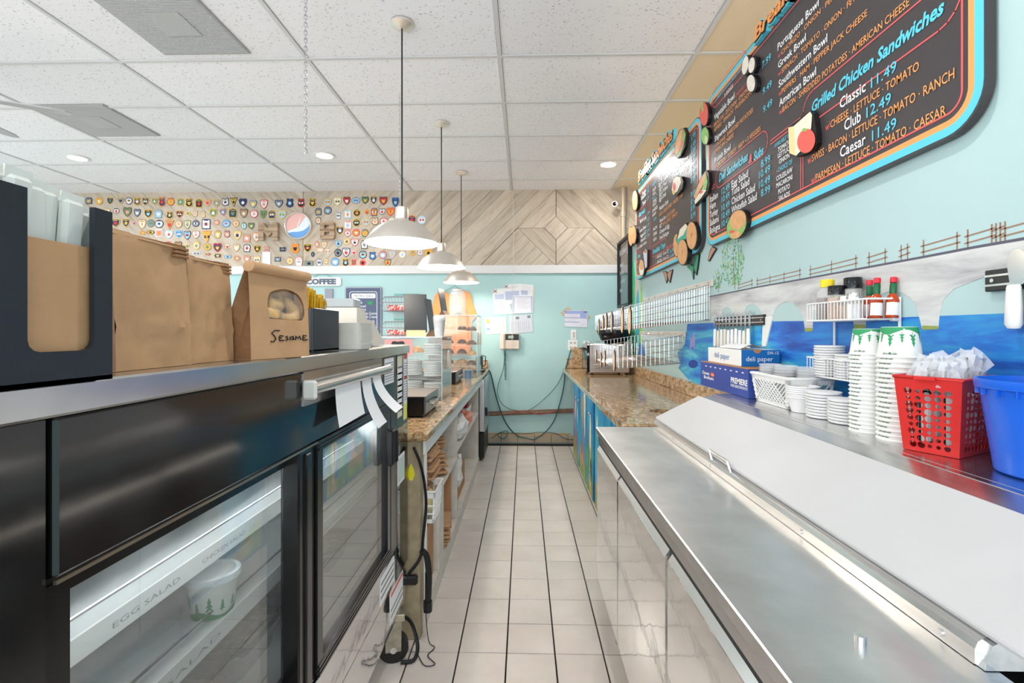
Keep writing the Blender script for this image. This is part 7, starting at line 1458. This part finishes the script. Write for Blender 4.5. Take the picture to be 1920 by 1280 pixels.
mb = MB(); a, b, c = onY(832, 547, YT - .03), onY(852, 536, YT - .02), onY(873, 546, YT - .03); mb.tube([a, b, c], .003, 5); mb.tube([b, b + Vector((0, 0, .03)), b + Vector((.012, .01, .045)), b + Vector((0, .02, .05))], .0025, 5); mb.build('hanger', mat('teal_wire_hanger', (90, 150, 150), .4), t)
# papers
def sheet(lab, quad, off=.003, mm=None, marks=(), name='paper_notice', thick=.0012):
    P = [onY(px, py, YT - off) for px, py in quad]; t = thing(name, lab, 'paper', P[0]); m = MB()
    f = lambda u, v, q: (P[0].lerp(P[1], u)).lerp(P[3].lerp(P[2], u), v) + Vector((0, -q, 0))
    m.prism([(0, 0), (1, 0), (1, 1), (0, 1)], f, -thick, 0); m.build('sheet', mm or paper, t)
    for rgb, lst in marks:
        m = MB()
        for a in lst: m.flat([(a[0], a[1]), (a[2], a[1]), (a[2], a[3]), (a[0], a[3])], f, .0006)
        m.build('print', mat('print_%d_%d_%d' % rgb, rgb, .7), t, kind='stuff')
    return f
ln = lambda a, b, v0, v1, n: [(a, v0 + (v1 - v0) * i / n, b - .1 * (i % 3), v0 + (v1 - v0) * i / n + .012) for i in range(n)]
GR, BL = (176, 178, 190), (186, 196, 222)
sheet('yellowish corner of a sheet behind the cluster of white notices', [(975, 532), (1001.5, 540), (1000, 585), (975, 585)], .002, mat('buff_paper', (226, 214, 196), .7))
f1 = sheet('left white notice with a small crossed emblem in the notice cluster', [(923, 542), (946, 540), (961, 588), (927, 589.5)], .003, None, [(GR, ln(.12, .85, .5, .95, 9)), (BL, [(.12, .22, .85, .42)])])
f2 = sheet('upper middle white notice with a crossed emblem in the notice cluster', [(944, 533.5), (976, 532), (977, 568), (945, 570)], .005, None, [(GR, ln(.3, .9, .1, .25, 3)), (BL, [(.08, .35, .9, .8)])])
sheet('upper right white notice in the notice cluster', [(975, 532), (1000, 534), (998, 556), (976, 556)], .004, None, [(GR, ln(.1, .95, .15, .85, 6)), (BL, [(.05, .5, .6, .85)])])
sheet('framed white permit in front at the lower right of the notice cluster', [(962, 553.5), (999, 554), (999.5, 586), (961, 588)], .008, mat('permit_paper', (228, 228, 238), .6), [(GR, ln(.2, .85, .12, .8, 8)), (BL, [(.02, .05, .08, .95), (.9, .05, .97, .95), (.1, .05, .95, .09)])])
for lab, (px, py) in (('left', (928, 545.5)), ('upper', (948.5, 537))):
    a = onY(px, py, YT - .008); m = MB()
    for s in (1, -1): m.tube([a + Vector((-.025, 0, -.02 * s)), a + Vector((.025, 0, .02 * s))], .003, 4)
    m.build('crossed_emblem', mat('brown_emblem', (110, 86, 66), .6), org=a, label='small brown crossed emblem on the %s notice' % lab, cat='emblem')
sheet('cream certificate with a gold seal above the telephone', [(908.5, 595), (949, 594), (950, 624), (911, 627)], .004, mat('cream_certificate', (228, 228, 220), .6), [((222, 196, 120), [(.07, .1, .22, .34)]), (GR, ln(.3, .85, .1, .4, 4) + ln(.25, .9, .55, .9, 5)), ((150, 178, 214), [(.06, .62, .2, .75)])])
sheet('grey form with two green stamps right of the certificate', [(955, 592), (998, 589), (999.5, 622), (955, 625)], .004, paper_grey, [((110, 140, 130), [(.28, .08, .42, .22), (.78, .05, .92, .2)]), (GR, [(.1 + .09 * i, .35, .12 + .09 * i, .9) for i in range(9)])])
sheet('pale sheet behind the taller pastry case on the end wall', [(895, 595), (901, 595), (901, 634), (895, 634)], .003)
for lab, q in (('left', [(1051, 587), (1065, 574), (1071, 580), (1058, 593)]), ('right', [(1088, 583), (1092, 579), (1107, 595), (1100, 599)])): sheet('%s photo print tucked behind the blue labor poster' % lab, q, .003, mat('photo_print', (200, 180, 150), .5, nz=(40, .3)))
sheet('white poster with blue header bars above the light switch', [(1059, 582), (1101, 582), (1101, 613.5), (1058.5, 612)], .005, mat('poster_paper', (222, 222, 236), .6), [((60, 70, 150), [(.02, .04, .18, .1), (.8, .06, .98, .12), (.0, .42, .66, .445), (0, .7, .65, .725)]), ((160, 172, 220), [(.0, .02, 1, .2), (.68, .2, .98, .48)]), (GR, ln(.05, .6, .25, .4, 2) + ln(.05, .6, .5, .68, 2) + ln(.7, .98, .8, .95, 2))])
# telephone
x0, x1, z0, z1 = px_box(938, 973.5, 625, 654); t = thing('telephone', 'beige wall telephone with black display panel on the end wall', 'telephone', ((x0 + x1) / 2, YT, z0))
bg = mat('beige_phone', (222, 206, 192), .4); mb = MB(); mb.box(x0 + .03, x1, YT - .07, YT - .002, z0, z1, .008); mb.build('base', bg, t)
mb = MB(); mb.box(x0, x0 + .06, YT - .10, YT - .03, z0 - .008, z1 + .008, .015); h_ = mb.build('handset', bg, t)
mb = MB(); mb.box(x0 + .066, x1 - .004, YT - .073, YT - .069, z0 + (z1 - z0) * .58, z1 - .006); mb.build('display_panel', black, t)
mb = MB(); mb.box(x0 + .10, x0 + .165, YT - .075, YT - .0725, z1 - .06, z1 - .025); mb.build('screen', mat('phone_lcd', (150, 170, 150), .3), t)
mb = MB()
for i in range(4):
    for j in range(6): mb.box(x0 + .075 + j * .022, x0 + .09 + j * .022, YT - .073, YT - .0695, z0 + .02 + i * .02, z0 + .032 + i * .02)
mb.build('keys', mat('pale_keys', (206, 190, 178), .4), t, kind='stuff')
a = onY(947, 656, YT - .06); b = onY(948, 712, YT - .03); pts = []
for i in range(140): u = i / 139; pts.append((a.x + (b.x - a.x) * u + .012 * math.cos(i * .9), a.y + .02 * u + .012 * math.sin(i * .9), a.z + (b.z - a.z) * u))
mb = MB(); mb.tube(pts, .003, 4); mb.build('coiled_cord', mat('teal_black_cord', (30, 60, 62), .4), t)
# switch, outlets
def plate(lab, px0, px1, py0, py1, kind):
    x0, x1, z0, z1 = px_box(px0, px1, py0, py1); t = thing('wall_switch' if kind == 's' else 'wall_outlet', lab, 'switch' if kind == 's' else 'outlet', ((x0 + x1) / 2, YT, z0)); m = MB(); m.box(x0, x1, YT - .008, YT, z0, z1, .002); m.build('plate', white_plastic, t)
    m = MB(); 
    if kind == 's': m.box(x0 + .02, x1 - .02, YT - .013, YT - .008, z0 + .025, z1 - .025, .002); m.build('rocker', mat('grey_rocker', (196, 190, 184), .4), t)
    else:
        for u in ((.3, .7) if x1 - x0 > .1 else (.5,)):
            for v in (.28, .72): m.box(x0 + (x1 - x0) * u - .014, x0 + (x1 - x0) * u + .014, YT - .0095, YT - .008, z0 + (z1 - z0) * v - .012, z0 + (z1 - z0) * v + .012)
        m.build('sockets', mat('grey_sockets', (176, 176, 178), .4), t, kind='stuff')
plate('white rocker light switch on the end wall below the blue poster', 1070.5, 1080.5, 618, 636, 's'); plate('double white outlet with plugs beside the tall stone splash', 1065, 1083, 637, 657, 'o'); plate('small white outlet behind the toaster oven', 1094, 1105, 639, 648, 'o')
# pipe along the wall and hanging cables
pp = mat('brown_painted_pipe', (130, 92, 66), .5, nz=(20, .3))
a, b = onY(915, 777, YT - .03), onY(1076, 771, YT - .03); mb = MB(); mb.cyl(a, b, .016, n=12); mb.cyl(a + Vector((0, 0, .03)), b + Vector((0, 0, .028)), .008, n=8); mb.build('wall_pipe', pp, org=a, label='brown painted pipe running low along the end wall', cat='pipe')
tl = mat('teal_painted_cable', (36, 78, 76), .45)
def wc(lab, pts, r, m_, y=.025): cable('wall_cable', [onY(px, py, YT - y) for px, py in pts], r, m_, lab)
wc('thick black cable swooping from the left counter to the floor at the wall', [(912, 690), (920, 700), (928, 735), (938, 768), (950, 795), (968, 815), (990, 822), (1001, 824)], .008, tl, .05)
wc('dark cable dropping from the outlet and swooping toward the floor', [(1071, 654), (1066, 672), (1060, 695), (1057, 725), (1050, 755), (1038, 790), (1020, 812), (1001, 824)], .007, tl, .05)
wc('thin cable sagging from the right counter to the phone side', [(1060, 690), (1044, 722), (1020, 748), (995, 767), (975, 770), (955, 766), (940, 755), (933, 738), (934, 722), (944, 690), (946, 660)], .004, tl, .03)
wc('red wire lying along the brown pipe', [(960, 774), (985, 770), (1005, 776), (1025, 775), (1045, 770)], .004, mat('red_wire', (160, 40, 40), .5), .05)
wc('thin wire lying along the bottom of the end wall', [(922, 822), (935, 812), (952, 808), (948, 820), (940, 822), (936, 812), (990, 812), (1010, 810), (1040, 812), (1060, 822), (1075, 824)], .004, tl, .03)
# ================================================================== hung from the ceiling
shade_in = mat('white_shade_lining', (250, 246, 236), .6); bulbm = mat('lit_bulb', (255, 240, 214), emit=14)
def pendant(x, y, zr, s, lab):
    t = thing('pendant_lamp', lab, 'lamp', (x, y, zr)); R_ = .2 * s
    m = MB().at((x, y, 0)); m.lathe([(.062, HC), (.062, HC - .012), (.03, HC - .03), (.008, HC - .035)], n=24); m.build('canopy', alu, t)
    m = MB(); m.tube([(x, y, HC - .03), (x, y, zr + .19)], .0045, 6); m.build('cord', ink, t)
    m = MB().at((x, y, zr)); m.lathe([(.008, .205), (.032, .20), (.036, .19), (.036, .135), (.05, .122), (.10, .108), (.15, .07), (R_ * .93, .028), (R_, .006), (R_ + .004, 0.0)], n=40); m.build('shade', alu, t)
    m = MB().at((x, y, zr)); m.lathe([(R_ + .002, -.001), (R_ - .004, .006), (R_ * .9, .028), (.145, .066), (.098, .102), (.03, .12), (.0005, .12)], n=40); m.build('lining', shade_in, t)
    m = MB().at((x, y, zr)); m.ball((0, 0, .098), .022, .022, .026, 16, 10); m.build('bulb', bulbm, t)
for (x, y, z), s, lab in zip(PEND, (1.0, .98, .95), ('nearest brushed aluminium pendant lamp over the left counter', 'middle brushed aluminium pendant lamp over the left counter', 'farthest brushed aluminium pendant lamp over the left counter')): pendant(x, y, z, s, lab)
lens = mat('lit_downlight', (255, 252, 246), emit=4)
for q, ((x, y), lab) in enumerate(zip(DOWN, ('recessed downlight at the far left of the ceiling', 'recessed downlight beside the hanging chain', 'recessed downlight near the menu boards', 'added unseen downlight over the left of the shop', 'added unseen downlight above the deli case', 'added unseen downlight above the aisle', 'added unseen downlight at the shop front corner', 'added unseen downlight by the shop front', 'added unseen downlight behind the prep table'))):
    t = thing('downlight', lab, 'light', (x, y, HC)); m = MB().at((x, y, HC)); m.lathe([(.098, .003), (.098, -.004), (.078, -.008), (.075, .004)], n=28); m.build('trim_ring', white_paint, t)
    m = MB().at((x, y, HC)); m.lathe([(.0005, 0.001), (.075, 0.001)], n=28); m.build('lens', lens, t)
perf = mat('perforated_grey_metal', (164, 164, 164), .5); 
def vent(lab, quad):
    P = [onZ(px, py, HC - .004) for px, py in quad]; c = sum(P, Vector()) / 4; x0, x1 = min(P[0].x, P[3].x), max(P[1].x, P[2].x); t = thing('air_vent', lab, 'vent', c); y0_, y1_ = P[3].y, P[0].y
    xa = (P[0].x + P[3].x) / 2; xb = (P[1].x + P[2].x) / 2
    if y0_ > y1_: y0_, y1_ = y1_, y0_
    m = MB(); m.box(xa, xb, y0_, y1_, HC - .006, HC + .002); m.build('panel', perf, t)
    m = MB(); n = 46
    for q in range(n): yy = y0_ + .01 + (y1_ - y0_ - .02) * q / n; m.box(xa + .01, xb - .01, yy, yy + .0055, HC - .009, HC - .006)
    m.build('slats', mat('vent_slat', (186, 186, 186), .5), t, kind='stuff')
    m = MB(); cx, cy = (xa + xb) / 2, (y0_ + y1_) / 2; m.box(cx - .1, cx + .1, cy - .1, cy + .1, HC - .012, HC - .005); m.build('centre_plate', mat('vent_centre', (176, 176, 176), .5), t)
vent('large perforated air return panel at the upper left of the ceiling', [(296, 103), (474, 103), (345, -25), (160, -25)])
vent('smaller-looking perforated air vent beyond the ceiling fan blade', [(178, 256), (306, 256), (193, 198), (50, 198)])
# hanging chain, thin chain, wire
def chain(lab, px, py0, py1, y, L, r):
    a = onY(px, py0, y); b = onY(px, py1, y); t = thing('chain', lab, 'chain', (a.x, y, b.z)); n = int((HC - b.z) / (L * .8)); lk = None
    for q in range(n):
        if lk is None:
            m = MB(); m.tube([(u, 0, v) for u, v in rrect(-L * .27, L * .27, -L / 2, L / 2, L * .26, 3)], r, 5, closed=True); lk = m.build('link', chrome, t, org=(0, 0, 0)); o = lk
        else: o = lk.copy(); COL.objects.link(o)
        o.location = (0, 0, q * L * .8 + L / 2); o.rotation_euler = (0, 0, (q % 2) * PI / 2 + .5)
    return t
chain('steel chain hanging from the ceiling beside the left downlight', 573, 0, 288, 2.3, .024, .0022)
chain('fine steel chain hanging behind the nearest pendant cord', 749.5, 190, 372, 3.4, .02, .0012)
cable('thin_wire', [onY(962, 356, YT - .06), onY(963, 480, YT - .06), onY(961, 560, YT - .08), onY(960, 640, YT - .09), onY(958, 655, YT - .09)], .003, mat('pale_wire', (206, 206, 200), .5), 'thin pale wire hanging from the ceiling down to the telephone')
# ceiling fan, one blade reaching into the picture
fn_ = thing('ceiling_fan', 'white ceiling fan whose blade tips show at the left edge', 'ceiling fan', (-3.44, 2.58, 2.72)); fw = mat('white_fan_blade', (170, 170, 172), .5)
mb = MB().at((-3.44, 2.58, 2.67)); mb.lathe([(.0005, 0), (.09, .01), (.11, .06), (.09, .13), (.03, .15), (.015, .17), (.015, .37), (.06, .39), (.065, .405)], n=28); mb.build('motor', fw, fn_)
for q in range(5):
    a = R(29.7) + 2 * PI * q / 5; m = MB(); m.T = Matrix.Translation((-3.44, 2.58, 2.72)) @ Matrix.Rotation(a, 4, 'Z') @ Matrix.Rotation(R(10), 4, 'X')
    m.prism([(.14, -.03), (.22, -.055), (.62, -.07), (.68, -.05), (.70, 0), (.68, .05), (.62, .07), (.22, .055), (.14, .03)], lambda u, v, q_: (u, v, q_), -.004, .004); m.build('blade', fw, fn_)
    m2 = MB(); m2.T = m.T.copy(); m2.box(.08, .2, -.018, .018, .004, .012); m2.build('blade_arm', alu, fn_)
# pipe and camera by the partial wall
a = onY(1168, 356, WB - .12); b = onY(1171, 440, WB - .12); mb = MB(); mb.cyl((a.x, a.y, HC), (a.x, a.y, 2.30), .028, n=16); mb.cyl((a.x, a.y, 2.72), (a.x, a.y, 2.78), .034, n=16); mb.build('riser_pipe', mat('tan_pipe', (186, 172, 150), .4, .3), org=(a.x, a.y, 2.3), label='tan vertical pipe in the corner above the chalkboard', cat='pipe')
cable('thin_wire', [(a.x + .04, a.y, HC), (a.x + .05, a.y, 2.85), (a.x + .035, a.y, 2.6), (a.x + .05, a.y, 2.4)], .005, mat('blue_wire', (60, 110, 150), .5), 'thin blue wire running down beside the tan corner pipe')
p = onY(1153, 383, WB - .2); t = thing('security_camera', 'small round white security camera on the tan corner pipe', 'camera', p)
mb = MB(); mb.T = Matrix.Translation(p) @ Matrix.Rotation(R(90), 4, 'X') @ Matrix.Rotation(-.35, 4, 'Y'); mb.lathe([(.0005, -.05), (.03, -.045), (.036, -.01), (.036, .02), (.03, .026), (.024, .022)], n=20); mb.build('body', white_plastic, t)
mb = MB(); mb.T = Matrix.Translation(p) @ Matrix.Rotation(R(90), 4, 'X') @ Matrix.Rotation(-.35, 4, 'Y'); mb.lathe([(.0005, .024), (.024, .0225)], n=16); mb.build('lens', mat('camera_lens', (14, 16, 24), .05), t)
mb = MB(); mb.tube([p + Vector((.02, .02, 0)), p + Vector((.06, .05, .01)), Vector((a.x, a.y, p.z + .01))], .012, 8); mb.build('bracket', mat('tan_pipe', (186, 172, 150)), t)
